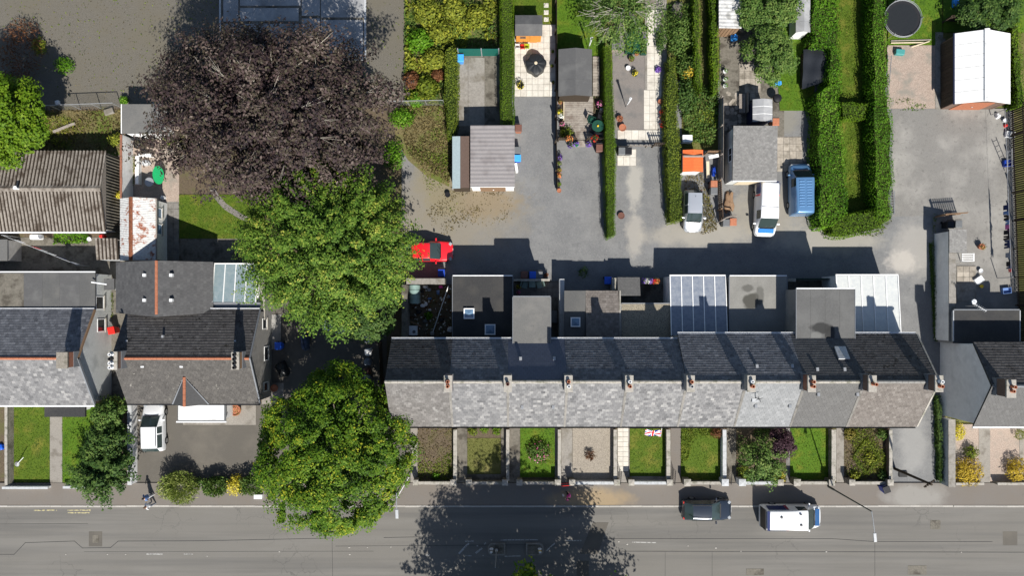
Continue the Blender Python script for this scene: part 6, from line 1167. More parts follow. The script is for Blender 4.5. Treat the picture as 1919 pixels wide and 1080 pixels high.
shrub('cream flowering bush between the laurel hedges', 1638, 245, .9, 10, 'pampas', .2, 160, hz=0); shrub('leafy bush where the overgrown garden meets the hedge', 1292, 125, 1.4, 22, 'shrub', .2, 500); shrub('orange tinged bush in the overgrown garden', 1291, 135, 1.7, 9, 'amber', .16, 140); shrub('big leafy bush in the overgrown garden', 1285, 180, 1.5, 20, 'dark', .22, 450, rpy=28); shrub('green bush at the top of the overgrown garden', 1275, 60, 1.5, 24, 'shrub', .2, 600, rpy=40)
shrub('bright green bush beside the copper beech', 738, 290, 1.2, 20, 'laurel', .18, 450, rpy=26); shrub('bright green bush at the end of the wire fence', 752, 220, 1.0, 22, 'laurel', .18, 400, rpy=16); shrub('small green plant in the sitting area', 318, 262, .7, 12, 'hedge_y', .15, 160); shrub('pale green plant at the foot of the yellow-green hedge', 1062, 250, .8, 12, 'hedge_y', .14, 200, hz=.2)
shrub('large leafed green plant in the junk yard', 804, 592, .5, 7, 'laurel', .2, 60, hz=0); shrub('dark potted palm beside the lane wall', 1092, 512, 1.0, 10, 'dark', .34, 70, asp=.12, spiky=1, hz=0); shrub('flowering shrub on the left of the path bed', 1243, 45, 1.0, 12, 'shrub', .16, 300, rpy=40); shrub('dark shrub along the path of the vegetable garden', 1238, 75, .9, 9, 'dark', .15, 250, rpy=22); shrub('clump of catmint by the path', 1234, 130, .5, 6, 'fl_purple', .12, 120); shrub('round catmint by the vegetable beds', 1206, 69, .5, 7, 'fl_purple', .12, 150); shrub('topiary shrub under the fruit tree', 1193, 44, .7, 9, 'dark', .15, 200); shrub('bush at the shed corner in the stony yard', 1452, 150, 1.0, 12, 'laurel', .17, 200)
shrub('black bin bags heap of leaves at the overgrown garden top', 1268, 18, .6, 12, 'dark', .2, 120) if False else None
shrub('leafy clump inside the box diamond', 1626, 858, .6, 12, 'bramble', .15, 120, hz=0); shrub('loose shrub in the upper left corner of the box garden', 1594, 815, .7, 11, 'hedge_o', .16, 160); shrub('loose shrub in the upper right corner of the box garden', 1655, 815, .7, 10, 'shrub', .16, 160); shrub('loose dark shrub in the lower right corner of the box garden', 1656, 893, .7, 10, 'dark', .15, 160); shrub('bright rosette in the lower left of the box garden', 1604, 894, .6, 8, 'bramble', .2, 90); shrub('green bush by the front wall of the left-end garden', 817, 893, .4, 7, 'laurel', .15, 70)
shrub('red and yellow border plant beside the small side lawn', 217, 752, 1.0, 9, 'gold', .16, 160)
# ================================================================ VEHICLES
def st_hatch(h, hood=.86, belt=.93, cow=.25, rf=.05, rr=-.32, tail=-.47, wr=.74):
    return [(.5,.62,.5,.56,.6,''),(.485,.8,.58,.64,.7,''),(.44,.95,.66,.74,.8,''),(.34,.99,.76,hood-.02,.8,''),(cow+.01,1,.86,hood+.06,.8,''),(cow,1,belt-.02,hood+.07,.8,'w'),(rf,1,belt,h-.02,wr,'c'),(rf-.04,1,belt,h,wr,'c'),(-.1,1,belt,h,wr,'cb'),(-.125,1,belt,h,wr,'c'),(rr,.99,belt,h-.05,wr*.97,'cr'),(tail,.95,belt-.02,belt+.08,.72,''),(-.49,.88,.8,.82,.7,''),(-.5,.75,.55,.6,.6,'')]
def st_van(h, hood=.98, belt=1.05, wr=.82):
    return [(.5,.66,.55,.62,.6,''),(.48,.86,.66,.74,.7,''),(.44,.97,.8,.9,.8,''),(.36,1,.92,hood+.02,.8,''),(.35,1,belt-.05,hood+.1,.8,'w'),(.19,1,belt,h-.04,wr,'c'),(.16,1,belt,h,wr,'c'),(.03,1,belt,h,wr,'cb'),(-.3,1,belt,h,wr,'cb'),(-.46,.99,belt,h-.01,wr,'cb'),(-.485,.97,belt,h-.1,wr*.97,'cb'),(-.495,.96,.9,1.0,.8,''),(-.5,.93,.5,.55,.8,'')]
cp = carpaint
def roof_ribs(n, m):
    def f(T, L, hw):
        for k in range(n): 
            for s_ in (-1,1): x_ = L*(.12-.052*k); MB().obox((x_,s_*hw*.33,1.86),.045,hw*.24,.016).build('roof_rib', MATS[m], T, bevel=.01, local=True)
    return f
vehicle('parked_car', 'red hatchback half hidden under the tree at the lane', 'car', 803, 471, 0, 4.1, 1.75, st_hatch(1.42), cp('paint_red',(.62,.012,.02),0,.3))
def sil(T,L,hw): MB().tube((-.3*L,0,1.4),(-.33*L,0,1.55),.012).build('aerial', MATS['iron_black'], T, local=True)
vehicle('parked_car', 'small silver hatchback parked nose-down beside the olive hedge', 'car', 1300, 395, R(-91), 3.55, 1.62, st_hatch(1.45,.9,.95,.27,.08,-.4,-.48), cp('paint_silver',(.55,.57,.6),.55,.3), extras=sil)
def wv(T,L,hw):
    MB().obox((-.02*L,0,1.865),.012,hw*.74,.012).build('roof_seam', MATS['grey_plastic'], T, local=True)
    MB().obox((.4*L,0,.985),.2,hw*.72,.012,ry=.22).build('bonnet_panel', plain('livery_blue',(.02,.17,.5),.3), T, bevel=.01, local=True)
    for s_ in (-1,1):
        MB().obox((-.38*L,s_*(hw*.975),1.28),.45,.012,.3,rx=s_*.19).build('livery_panel', plain('livery_navy',(.01,.02,.09),.35), T, local=True); MB().obox((-.25*L,s_*(hw*.985),1.22),.05,.012,.34,rx=s_*.19).build('livery_stripe', MATS['red_plastic'], T, local=True)
    MB().obox((-.494*L,0,1.35),.02,hw*.8,.4).build('rear_doors', plain('livery_navy',(.01,.02,.09),.35), T, local=True)
vehicle('parked_van', 'small white van with blue bonnet and red striped navy rear', 'van', 1436, 393, R(-92), 4.5, 1.8, st_van(1.85), cp('paint_white',(.72,.73,.74),0,.3), extras=wv)
vehicle('parked_van', 'blue people carrier with ribbed roof parked beside the laurel hedge', 'van', 1501, 355, R(91), 4.4, 1.85, st_van(1.84), cp('paint_blue',(.1,.22,.4),.3,.3), extras=roof_ribs(10,'paint_blue'))
def suv(T,L,hw):
    for s_ in (-1,1): MB().tube((.05*L,s_*hw*.7,1.68),(-.36*L,s_*hw*.7,1.67),.025).build('roof_rail', MATS['iron_black'], T, local=True)
vehicle('parked_car', 'white estate car on the brown drive, front towards the house', 'car', 287, 802, R(91), 4.05, 1.82, st_hatch(1.6,.95,1.02,.25,.04,-.4,-.485,.76), MATS['paint_white'], extras=suv)
vehicle('parked_car', 'black hatchback parked on the kerb by the front gardens', 'car', 1326, 957, 0, 4.15, 1.78, st_hatch(1.46), cp('paint_black',(.022,.03,.045),.3,.25), extras=suv)
def bv(T,L,hw):
    MB().obox((.415*L,0,1.0),.2,hw*.72,.012,ry=.2).build('bonnet_panel', plain('livery_steel',(.03,.09,.22),.3), T, bevel=.01, local=True)
    MB().obox((-.46*L,0,1.985),.11,hw*.8,.012).build('livery_band', MATS['livery_navy'], T, local=True); MB().obox((-.498*L,0,1.2),.02,hw*.86,.62).build('rear_doors', MATS['black_plastic'], T, local=True)
    for s_ in (-1,1): MB().obox((-.3*L,s_*hw*.96,1.4),.72,.012,.36,rx=s_*.17).build('livery_panel', MATS['livery_navy'], T, local=True); MB().obox((-.13*L,s_*hw*.965,1.36),.1,.012,.4,rx=s_*.17).build('livery_stripe', plain('livery_maroon',(.16,.01,.04),.4), T, local=True)
    for x_,y_ in ((-.25,.3),(.07,-.35)): MB().lathe([(.11,0),(.11,.04),(.06,.1)],(x_*L,y_*hw,1.985),14).build('roof_vent', MATS['grey_plastic'], T, 40, local=True)
    MB().obox((.06*L,.55*hw,2.05),.1,.015,.06).build('aerial', MATS['iron_black'], T, local=True)
vehicle('parked_van', 'large white delivery van with navy rear on the road', 'van', 1487, 972, 0, 5.05, 1.98, st_van(1.98,1.02,1.1,.84), MATS['paint_white'], hz=1.2, extras=bv)
# ================================================================ PEOPLE
person('person in pale clothes with dark hair walking at the drive mouth', 287, 926, R(120), 'cloth_blue', 'cloth_white', 'hair_dark', ((.3,.2,1.05),(-.27,.1,.95)), .16); person('person in white top and pale trousers stepping off the kerb', 290, 942, R(115), 'cloth_white', 'cloth_grey', 'hair_brown', ((.28,.1,.98),(-.28,.15,1.0)), .16)
person('person in pink and black carrying white bags near the red gate', 1064, 926, R(60), 'pink', 'cloth_black', 'hair_dark', ((.34,.2,1.0),(-.3,.1,.95)), .14, sleeve=False)
lump('shopping_bag', 'white bag hanging beside the person at the red gate', 'bag', 1056, 928, .1, .09, .35, 'cloth_white', 3, z=.42)
# ================================================================ STREET FURNITURE
def lamp(label, px, py, h, arm, ar=1.6, head=True):
    c = P(px,py); T = thing('street_lamp', label, 'lamp post', (c.x,c.y,0), 'street lamps')
    MB().tube((c.x,c.y,0),(c.x,c.y,1.1),.09,.085,12).tube((c.x,c.y,1.1),(c.x,c.y,h),.065,.045,12).build('pole', MATS['pole_green'], T, 40)
    d = Vector((math.cos(arm),math.sin(arm),0)); t_ = Vector((c.x,c.y,h)); MB().tube(t_,t_+d*ar*.5+Vector((0,0,.12)),.035,.03).tube(t_+d*ar*.5+Vector((0,0,.12)),t_+d*ar+Vector((0,0,.16)),.03,.03).build('arm', MATS['galvanised'], T, 40)
    q = t_+d*(ar+.3)+Vector((0,0,.16)); MB().obox(q,.34,.12,.05,rz=arm).build('lamp_head', MATS['galvanised'], T, bevel=.03); MB().obox(q-Vector((0,0,.06)),.25,.08,.015,rz=arm).build('lens', MATS['white_plastic'], T)
lamp('green lamp post with long arm over the road, right of the white van', 1552, 912, 7.3, R(-85)); lamp('green lamp post with arm over the road beside the clumpy roadside tree', 771, 880, 7.6, R(-88), 1.2)
c = P(1677,879); T = thing('telegraph_pole', 'dark telegraph pole with crossarm at the foot of the drive', 'pole', (c.x,c.y,0)); MB().tube((c.x,c.y,0),(c.x,c.y,5.3),.12,.09,12).build('pole', MATS['wood_dark'], T, 40); MB().obox((c.x,c.y,5.0),.5,.05,.05,rz=.6).build('crossarm', MATS['wood_dark'], T)
for s_ in (-.4,-.2,.2,.4): MB().lathe([(.04,0),(.05,.06),(.03,.12)],(c.x+s_*math.cos(.6),c.y+s_*math.sin(.6),5.05),8).build('insulator', MATS['black_plastic'], T)
c = P(1692,889); MB2 = MB(); MB2.box(c.x-.35,c.x+.35,c.y-.25,c.y+.25,.0,.12); tag(MB2.build('drain_cover', MATS['felt_black'], None, bevel=.02), 'dark square inspection cover at the foot of the drive', 'cover')
c = P(488,929); T = thing('utility_box', 'white utility box on the pavement below the shrubs', 'box', (c.x,c.y,.1)); MB().box(c.x-.32,c.x+.32,c.y-.16,c.y+.16,.1,.5).build('cabinet', MATS['white_plastic'], T, bevel=.02); MB().box(c.x-.34,c.x+.34,c.y-.18,c.y+.18,.5,.54).build('lid', MATS['white_plastic'], T)
# wire fence across the top
def fence(label, pts, h, n):
    a, b = P(*pts[0]), P(*pts[1]); T = thing('wire_fence', label, 'fence', tuple((a+b)/2), 'wire fences')
    for k in range(n+1): p = a.lerp(b,k/n); MB().tube(p,p+Vector((0,0,h)),.035,.035,6).build('post', MATS['galvanised'], T)
    MB().tube(a+Vector((0,0,h)),b+Vector((0,0,h)),.03,.03,6).build('top_rail', MATS['galvanised'], T)
    m_ = MB(); L = (b-a).length; st = .12; nn = int(L/st)
    for k in range(nn):
        for s_ in (-1,1):
            x_ = k*st; e_ = x_+s_*h*.9
            p0 = a+(b-a)*(x_/L); f = min(1,max(0,e_/L)); q0 = a+(b-a)*f; hh = h*abs(f*L-x_)/(h*.9); d_ = (q0+Vector((0,0,hh)))-p0
            if d_.length < .1: continue
            n_ = Vector((0,.006,0)); u_ = Vector((.006,0,0)); m_.add([p0-u_,p0+u_,p0+d_+u_,p0+d_-u_],[(0,1,2,3)])
    m_.build('mesh_wire', MATS['galvanised'], T, kind='stuff')
fence('grey wire fence between the gravel yard and the weeds', ((-40,212),(229,202)), 1.5, 7); fence('grey wire fence running from the copper beech to the yellow-green hedge', ((735,199),(834,197)), 1.5, 3); fence('grey wire fence hidden behind the copper beech', ((303,202),(734,199)), 1.5, 8)
# green sheet fence at the concrete pad
h = 1.7; T = thing('sheet_fence', 'dark green sheet fence at the top of the concrete pad', 'fence', (X(897),Y(105),0)); yy = Y(91.5,h)
for x0,x1 in ((858,901.5),(903,935)): MB().box(X(x0,h),X(x1,h),yy-.02,yy+.02,.1,h).build('panel', MATS['green_sheet'], T)
for x in (858,902.2,935): MB().box(X(x,h)-.04,X(x,h)+.04,yy-.08,yy+.06,0,h+.04).build('post', MATS['galvanised'], T)
def board_fence(label, p0, p1, h, m, bw=.12, gap=.03, name='timber_fence', rails=True, z0=.05, group='timber fences', alt=.0):
    a, b = P(p0[0],p0[1]), P(p1[0],p1[1]); T = thing(name, label, 'fence', tuple((a+b)/2), group); L = (b-a).length; ang = math.atan2(b.y-a.y,b.x-a.x); n = int(L/(bw+gap)); me = MB().box(-bw/2,bw/2,-.012,.012,z0,h).mesh('board', MATS[m])
    nr = Vector((-math.sin(ang),math.cos(ang),0))
    for k in range(n): o = link('board', me, T, a.lerp(b,(k+.5)/n)-wloc(T)+nr*(alt*(k%2))); o.rotation_euler.z = ang; o.location.z += rnd.uniform(-.02,.02)
    if rails:
        for z in (.35,h-.3): MB().obox((a+b)/2+Vector((0,0,z))-nr*.04,L/2,.025,.045,rz=ang).build('rail', MATS[m], T)
    for k in range(int(L/2.4)+1): p = a.lerp(b,min(1,k*2.4/L)); MB().obox(p-nr*.1+Vector((0,0,h/2)),.05,.05,h/2+.03,rz=ang).build('post', MATS[m], T)
board_fence('dark slatted fence along the right side of the washing yard', (1893,203), (1908,640), 1.85, 'wood_dark', .13, .05, alt=.03); board_fence('dark fence between white patio and decking garden', (1042.5,-40), (1042.5,268), 1.3, 'wood_dark', .14, .01); board_fence('low dark fence holding the lane flower pots', (1042.5,270), (1044,358), .9, 'wood_dark', .14, .02)
board_fence('weathered fence of the stony yard beside the orange shed', (1347,190), (1346,340), 1.5, 'wood_grey', .14, .01); board_fence('collapsed brown fence between silver car and outbuilding', (1345,342), (1348,415), 1.2, 'wood_brown', .12, .04); board_fence('fence across the lower end of the decking, left part', (1046,263), (1081,263), 1.0, 'wood_dark', .13, .02); board_fence('fence across the lower end of the decking, right part', (1099,263), (1133,263), 1.0, 'wood_dark', .13, .02)
board_fence('open slatted trellis gate at the foot of the vegetable garden', (1222,274), (1250,274), 1.4, 'wood_dark', .07, .11); board_fence('low rail fence at the foot of the vegetable garden', (1158,274), (1221,274), .6, 'wood_grey', .06, .3); board_fence('slatted brown screen at the end of the tall boundary wall', (1752,405), (1795,402), 1.6, 'wood_brown', .1, .07); board_fence('brown fence behind the overgrown garden shed', (1320,288), (1344,288), 1.2, 'wood_brown', .12, .03); board_fence('short fence post row behind the white roofed garage', (1766,40), (1800,40), 1.3, 'wood_dark', .13, .02)
board_fence('dark boundary fence left of the terrace behind the sacks', (716,640), (722,760), 1.5, 'wood_dark', .14, .01)
# ================================================================ BINS
for l_,x,y,rz,b_,l2 in (('blue bin in the shade under the light green tree',827.5,512,0,'blue_deep','blue_deep'),('blue bin between two dark bins at the lane',999,516,0,'blue_plastic','blue_plastic'),('black bin left of the blue lane bin',983,516,0,'black_plastic','brown_plastic'),('black bin right of the blue lane bin',1011,516,0,'black_plastic','grey_plastic'),('blue bin at the corner of the slate outhouse yard',1140,526,0,'blue_deep','blue_plastic'),
  ('blue bin beside the ribbed roof garage',970,296,R(90),'blue_plastic','sky_blue'),('dark bin above the blue one beside the garage',970,281,R(90),'black_plastic','grey_plastic'),('blue bin standing on the concrete pad',863,108,0,'sky_blue','sky_blue'),('blue bin against the gable in the dark yard',521,649,0,'blue_plastic','blue_plastic'),
  ('left of two charcoal bins on the pale slabs',1166,283,0,'grey_plastic','grey_plastic'),('right of two charcoal bins on the pale slabs',1178.5,283,0,'grey_plastic','black_plastic'),('brown bin at the lower corner of the decking',1124,277,0,'brown_plastic','brown_plastic'),('brown bin above a dark one beside the silver car',1339,345,0,'brown_plastic','terracotta'),('dark bin beside the silver car',1339,358,0,'grey_plastic','grey_plastic'),
  ('dark bin under the wooden arch by the lane',1362,418,0,'grey_plastic','grey_plastic'),('brown bin under the wooden arch by the lane',1375,416,0,'brown_plastic','terracotta'),('blue lidded bin on the pavement at the drive mouth',1663,919,R(20),'blue_deep','black_plastic'),('black bin behind the slatted screen of the washing yard',1783,421,0,'black_plastic','black_plastic'),('grey bin behind the slatted screen of the washing yard',1798,420,0,'grey_plastic','grey_plastic'),
  ('brown bin in the left corner of the lane garage',972,240,0,'terracotta','brown_plastic'),('red bin beside the white and grey shed',1455,228,0,'terracotta','terracotta'),('tipped red bin in the side passage',208,620,R(10),'red_plastic','red_plastic')): bin_(l_, x, y, rz, b_, l2)
# ================================================================ PATIO, DECK AND GARDEN THINGS
dk = slab('decking_base', rect(1050,1112,180,262), .05, 'wood_dark', thick=.1); tag(dk, kind='structure')
a, b = X(1058,.2), X(1112,.2)
for k in range(24): y_ = Y(182,.2)-k*.153; MB().box(a,b,y_-.068,y_+.068,.16,.2+rnd.uniform(0,.004)).build('deck_board', MATS['deck'], dk)
for k in range(14): y_ = Y(108,.2)-k*.24; MB().box(X(1111.5,.2),X(1124,.2),y_-.11,y_+.11,.16,.2).build('deck_board', MATS['deck'], dk)
MB().box(X(1056),X(1057.5),Y(226),Y(181),.05,.26).build('deck_edge', MATS['wood_pale'], dk); MB().box(X(1083,.2),X(1097,.2),Y(275,.2),Y(262.5,.2),.1,.15).build('deck_step', MATS['deck'], dk)
table('dark round garden table on the decking', 1121, 236, .5, .5, 'green_dark', z=.2, rnd_=True); c = P(1121,236,.95); tag(MB().lathe([(.08,0),(.07,.12),(.01,.14)],(c.x,c.y,.925),10).build('candle_jar', MATS['yellow_plastic']), 'small yellow candle jar on the dark round table', 'jar')
chair('dark chair above the round deck table', 1127, 219, R(-10), 'black_plastic', 'deck chairs', .2); chair('dark chair on the lower left of the round deck table', 1112, 245, R(150), 'black_plastic', 'deck chairs', .2); chair('dark chair below the round deck table', 1124, 253, R(185), 'black_plastic', 'deck chairs', .2); chair('dark green chair on the left of the round deck table', 1111, 226, R(70), 'green_dark', 'deck chairs', .2)
lump('cloth_bundle', 'crumpled white cloth on the corner of the decking', 'cloth', 1128, 208, .2, .28, .3, 'cloth_white', 5, z=.2)
for l_,x,y,r_,m,lf,fl in (('pot of pink and purple flowers on the decking corner',1123,198,.25,'black_plastic','shrub','fl_pink'),('terracotta pot at the shed corner on the decking',1052,182,.18,'terracotta','shrub',None),('yellow-green pot plant on the left of the decking',1049,212,.18,'lime','hedge_y','fl_yellow'),('white flowering pot on the left of the decking',1052,219,.18,'white_plastic','shrub','fl_white'),('pink flowering pot on the left of the decking',1053,234,.16,'grey_plastic','shrub','fl_pink'),('small rust plant pot on the left of the decking',1050,193,.17,'terracotta','hedge_o',None),
 ('orange flower box on the left deck fence',1066,262,.25,'black_plastic','shrub','fl_orange'),('green domed pot below the left deck fence',1080,272,.2,'green_plastic','shrub','fl_purple'),('lilac flowers below the left deck fence',1069,274,.2,'grey_plastic','shrub','fl_purple'),('red flower box on the right deck fence',1114,262,.25,'black_plastic','shrub','fl_red'),('yellow and purple pot right of the deck step',1103,272,.22,'purple','hedge_y','fl_purple'),
 ('purple flowers at the top of the lane pot row',1050,297,.18,'brown_plastic','shrub','fl_purple'),('green fern in the lane pot row',1049,308,.17,'grey_plastic','hedge_y',None),('yellow leaved pot in the lane pot row',1049,320,.17,'terracotta','bramble',None),('orange flowered pot in the lane pot row',1048,330,.17,'terracotta','shrub','fl_orange'),('leafy pot low in the lane pot row',1048,346,.18,'brown_plastic','laurel',None),('terracotta pot at the bottom of the lane pot row',1048,358,.18,'terracotta',None,None),
 ('plant tub on the white patio',976,163,.28,'black_plastic','hedge_o','fl_yellow'),('dark tub with yellow flowers on the gravel bed',1189,140,.22,'black_plastic','hedge_y','fl_yellow'),('white ring pot on the gravel bed',1177,129,.2,'white_plastic',None,None),('red geraniums upper pot by the path',1240,212,.2,'terracotta','shrub','fl_red'),('green pot between the red geraniums',1240,222,.2,'terracotta','laurel',None),('big red geranium pot by the path',1242,236,.26,'terracotta','shrub','fl_red'),('terracotta pot at the bend of the path',1237,192,.22,'terracotta',None,None),
 ('round brown urn at the hedge foot',1166,241,.3,'terracotta',None,None),('tall brown urn above the round one',1161,224,.26,'terracotta','rust',None),('white ring pot among the vegetable beds',1197,56,.2,'white_plastic',None,None),('striped tyre planter by the vegetable beds',1207,55,.26,'black_plastic','shrub',None),
 ('green trough plant on the yard fence, left',1358,135,.18,'white_plastic','laurel',None),('green trough plant on the yard fence, middle',1358,150,.18,'white_plastic','laurel',None),('green trough plant on the yard fence, right',1358,162,.18,'white_plastic','laurel',None),('large terracotta planter beside the white porch',446,768,.45,'terracotta','hedge_y',None),('orange pot at the gable corner of the detached house',507,728,.2,'orange_sheet',None,None),('brown tub at the gable corner of the detached house',517,727,.3,'terracotta',None,None),
 ('flower pot against the green seats wall, upper',972,538,.15,'terracotta','hedge_y','fl_yellow'),('flower pot against the green seats wall, lower',972,548,.15,'terracotta','shrub','fl_pink'),('round shrub pot at the washing yard corner',1836,463,.26,'terracotta','hedge_o',None),('yellow tub on the washing yard step',1838,537,.14,'yellow_plastic',None,None),('planter on the wood edge of the vegetable garden',1183,112,.24,'brown_plastic','laurel',None),('white flowering pot beside the vegetable beds',1193,102,.18,'terracotta','hedge_y',None),('small pot by the patio fence, upper one of three',1036,98,.12,'terracotta','shrub',None),('small pot by the patio fence, middle one of three',1035,125,.13,'terracotta','hedge_y',None),('small pot by the patio fence, lower one of three',1037,156,.12,'terracotta','shrub',None),('small pot in the lane shade by the bins',1024,516,.17,'terracotta','rust',None)):
    z_ = .2 if 'decking' in l_ else (.95 if 'fence,' in l_ or 'deck fence' in l_ and 'below' not in l_ else 0.08)
    if 'patio fence' in l_ or 'yard fence' in l_: z_ = .1
    pot(l_, x, y, r_, r_*1.3, m, lf, fl, z=z_)
for k,(x,y,w_,d_,lf) in enumerate(((1178,82,.32,.9,'hedge'),(1192,80,.45,1.0,'laurel'),(1205,92,.25,.55,'shrub'))):
    c = P(x,y); T = thing('vegetable_bed', ('narrow','wide','small')[k]+' raised bed of the vegetable garden', 'planter', (c.x,c.y,.05), 'raised beds'); MB().box(c.x-w_,c.x+w_,c.y-d_,c.y+d_,.05,.45).build('box', MATS['green_dark'], T); d = unit(120,0); p = np.c_[rng.uniform(-w_,w_,120),rng.uniform(-d_,d_,120),rng.uniform(.42,.65,120)]; link('plants', leaf_mesh('plants', p, d+np.array([0,0,1]), .16*rng.uniform(.6,1.3,120), .45, rng.random(120), lm(lf)), T)
T,a,b,ya,yb_ = gshed('small cold frame store with dark roof and gravel top', 1147, 1170, 72, 93, .9, 1.1, 'x', 'felt_shed', 'pebbles', 'cold_frame', 'shed', seams=2)
def rotary(label, px, py, h, m='white_plastic'):
    c = P(px,py); T = thing('clothes_dryer', label, 'clothes dryer', (c.x,c.y,0), 'rotary dryers'); MB().tube((c.x,c.y,0),(c.x,c.y,h),.03,.03,8).build('pole', MATS['steel'], T); MB().tube((c.x,c.y,.9),(c.x,c.y,h-.05),.05,.1,8).build('folded_lines', MATS['white_plastic'], T)
    for k in range(4): a = .4+k*1.57; MB().tube((c.x,c.y,h-.9),(c.x+.12*math.cos(a),c.y+.12*math.sin(a),h),.018,.015,6).build('arm', MATS[m], T)
rotary('folded rotary dryer on the bright lawn', 1103, 92, 2.6); rotary('folded rotary dryer on the gravel bed', 1173, 201, 2.6)
# round covered table with parasol hole
c = P(1004,125); T = thing('covered_table', 'round garden table set under a creased black cover', 'table', (c.x,c.y,.09)); m_ = MB(); n = 40; vs = []; fs = []; prof = [(1.0,0),(1.0,.35),(.98,.7),(.8,.78),(.3,.84),(.1,.86)]
for j,(r_,z) in enumerate(prof):
    for i in range(n): a_ = 6.2832*i/n; f = .92+.05*math.sin(a_*7)*(1-.6*j/5)+.06*math.sin(a_*4+1); vs.append((c.x+r_*f*.92*math.cos(a_),c.y+r_*f*.92*math.sin(a_),.09+z+.015*math.sin(a_*9)))
for j in range(5):
    for i in range(n): fs.append((j*n+i,j*n+(i+1)%n,(j+1)*n+(i+1)%n,(j+1)*n+i))
fs.append(tuple(5*n+i for i in range(n))); m_.add(vs,fs); m_.build('cover', MATS['dark_cover'], T, 35)
MB().lathe([(.13,0),(.13,.05),(.08,.06)],(c.x,c.y,.945),14).build('ring', MATS['wood_pale'], T)
chair('white childs chair in front of the playhouse', 971, 84, R(180), 'white_plastic', 'toy chairs', .09, .75); chair('red and yellow childs chair in front of the playhouse', 980, 85, R(180), 'red_plastic', 'toy chairs', .09, .75); chair('lime green childs chair in front of the playhouse', 988, 84, R(180), 'lime', 'toy chairs', .09, .75)
# seats in the small yard
table('pale green square table in the terrace yard', 998, 533, .27, .27, 'tank_green'); chair('pale green chair left of the yard table', 985, 534, R(75), 'tank_green', 'yard chairs'); chair('pale green chair right of the yard table', 1011, 534, R(-75), 'tank_green', 'yard chairs'); 
T = thing('storage_box', 'dark green storage box in the narrow terrace yard', 'box', (X(1038),Y(594),0)); c = P(1038,594,.6); MB().box(c.x-.25,c.x+.25,c.y-.5,c.y+.5,.05,.58).build('box_body', MATS['grey_plastic'], T, bevel=.02); MB().box(c.x-.27,c.x+.27,c.y-.52,c.y+.52,.585,.64).build('lid', MATS['grey_plastic'], T, bevel=.02)
# left sitting area
table('bright green oval table in the left sitting area', 297, 328, .48, .78, 'green_plastic', rnd_=True, rz=.12); table('round glass and wire table beside the green oval one', 280, 341, .38, .38, 'galvanised', rnd_=True); lump('covered_barbecue', 'long barbecue under a black cover', 'barbecue', 268, 262, .75, .35, .95, 'dark_cover', 8); lump('covered_barbecue', 'second black covered barbecue below the long one', 'barbecue', 266, 274, .55, .35, .8, 'dark_cover', 9); lump('covered_stool', 'small black covered stool beside the barbecues', 'stool', 286, 272, .3, .32, .6, 'dark_cover', 10)
lump('grey_stone', 'pale rock in the gravel sitting area', 'rock', 276, 306, .4, .28, .35, 'coping_pale', 11); lump('white_basin', 'white round basin by the tin shed corner', 'basin', 308, 371, .22, .2, .35, 'white_plastic', 12); shrub('yellow spiky plant behind the tin shed', 228, 366, 1.0, 12, 'gold', .34, 50, asp=.2, rpy=8)
lump('covered_motorbike', 'motorbike under a dark blue cover in the shaded yard', 'motorbike', 575, 640, .36, .85, 1.0, 'cover_blue', 13, rz=.08); lump('covered_motorbike', 'black covered motorbike beside the grey gable', 'motorbike', 533, 692, .5, .75, 1.0, 'dark_cover', 14, rz=.4)
T = thing('sink_unit', 'pale outdoor sink unit in the dark yard', 'sink unit', (X(617),Y(610),0)); c = P(617,610,.9); MB().box(c.x-.55,c.x+.55,c.y-.45,c.y+.45,.03,.88).build('cabinet', MATS['white_plastic'], T, bevel=.02); MB().box(c.x-.12,c.x+.45,c.y-.28,c.y+.3,.882,.95).build('basin', MATS['steel'], T)
T = thing('freezer', 'pale chest freezer beside the outdoor sink', 'freezer', (X(638),Y(614),0)); c = P(638,614,.9); MB().box(c.x-.4,c.x+.4,c.y-.52,c.y+.52,.03,.8).build('cabinet', MATS['white_plastic'], T, bevel=.02); MB().box(c.x-.42,c.x+.42,c.y-.54,c.y+.54,.805,.88).build('lid', MATS['white_plastic'], T, bevel=.02)
gwall('planter', 'low concrete planter across the top of the dark yard', 546, 632, 583, 592, .6, 'concrete_dark', 'concrete_dark', cat='planter')
for k,(x,y,m,lb) in enumerate(((690,636,'cloth_white','top'),(692,660,'white_plastic','second'),(691,678,'cloth_grey','third'),(690,696,'brown_plastic','fourth'),(691,708,'cloth_grey','lowest'))): lump('builders_sack', 'bulging sack in the row along the yard fence, %s one' % lb, 'sack', x, y, .36, .38, .6, m, 20+k, group='sacks along the fence')
# junk yard behind the first house
T = thing('oil_tank', 'ribbed grey-green oil tank in the junk yard', 'tank', (X(777),Y(552),0)); c = P(776,552,1.3)
for k in range(4): y_ = c.y+.6-k*.4; MB().yprism([(c.x+.46*math.cos(6.2832*i/20)*(1 if i not in () else 1),.8+.55*math.sin(6.2832*i/20)) for i in range(20)], y_-.17, y_+.17).build('tank_segment', MATS['tank_green'], T, 40)
MB().yprism([(c.x+.41*math.cos(6.2832*i/20),.8+.5*math.sin(6.2832*i/20)) for i in range(20)], c.y-.75, c.y+.75).build('tank_core', MATS['tank_green'], T, 40); MB().box(c.x-.45,c.x+.45,c.y-.7,c.y+.7,.02,.27).build('plinth', MATS['concrete'], T)
T = thing('washing_machine', 'old white washing machine lying in the junk yard', 'appliance', (X(773),Y(622),0)); c = P(773,620,.6); MB().box(c.x-.42,c.x+.42,c.y-.4,c.y+.4,.02,.6).build('cabinet', MATS['white_plastic'], T, bevel=.02); MB().lathe([(.14,0),(.14,.02)],(c.x+.15,c.y-.1,.602),18).build('door', MATS['glass_dark'], T)
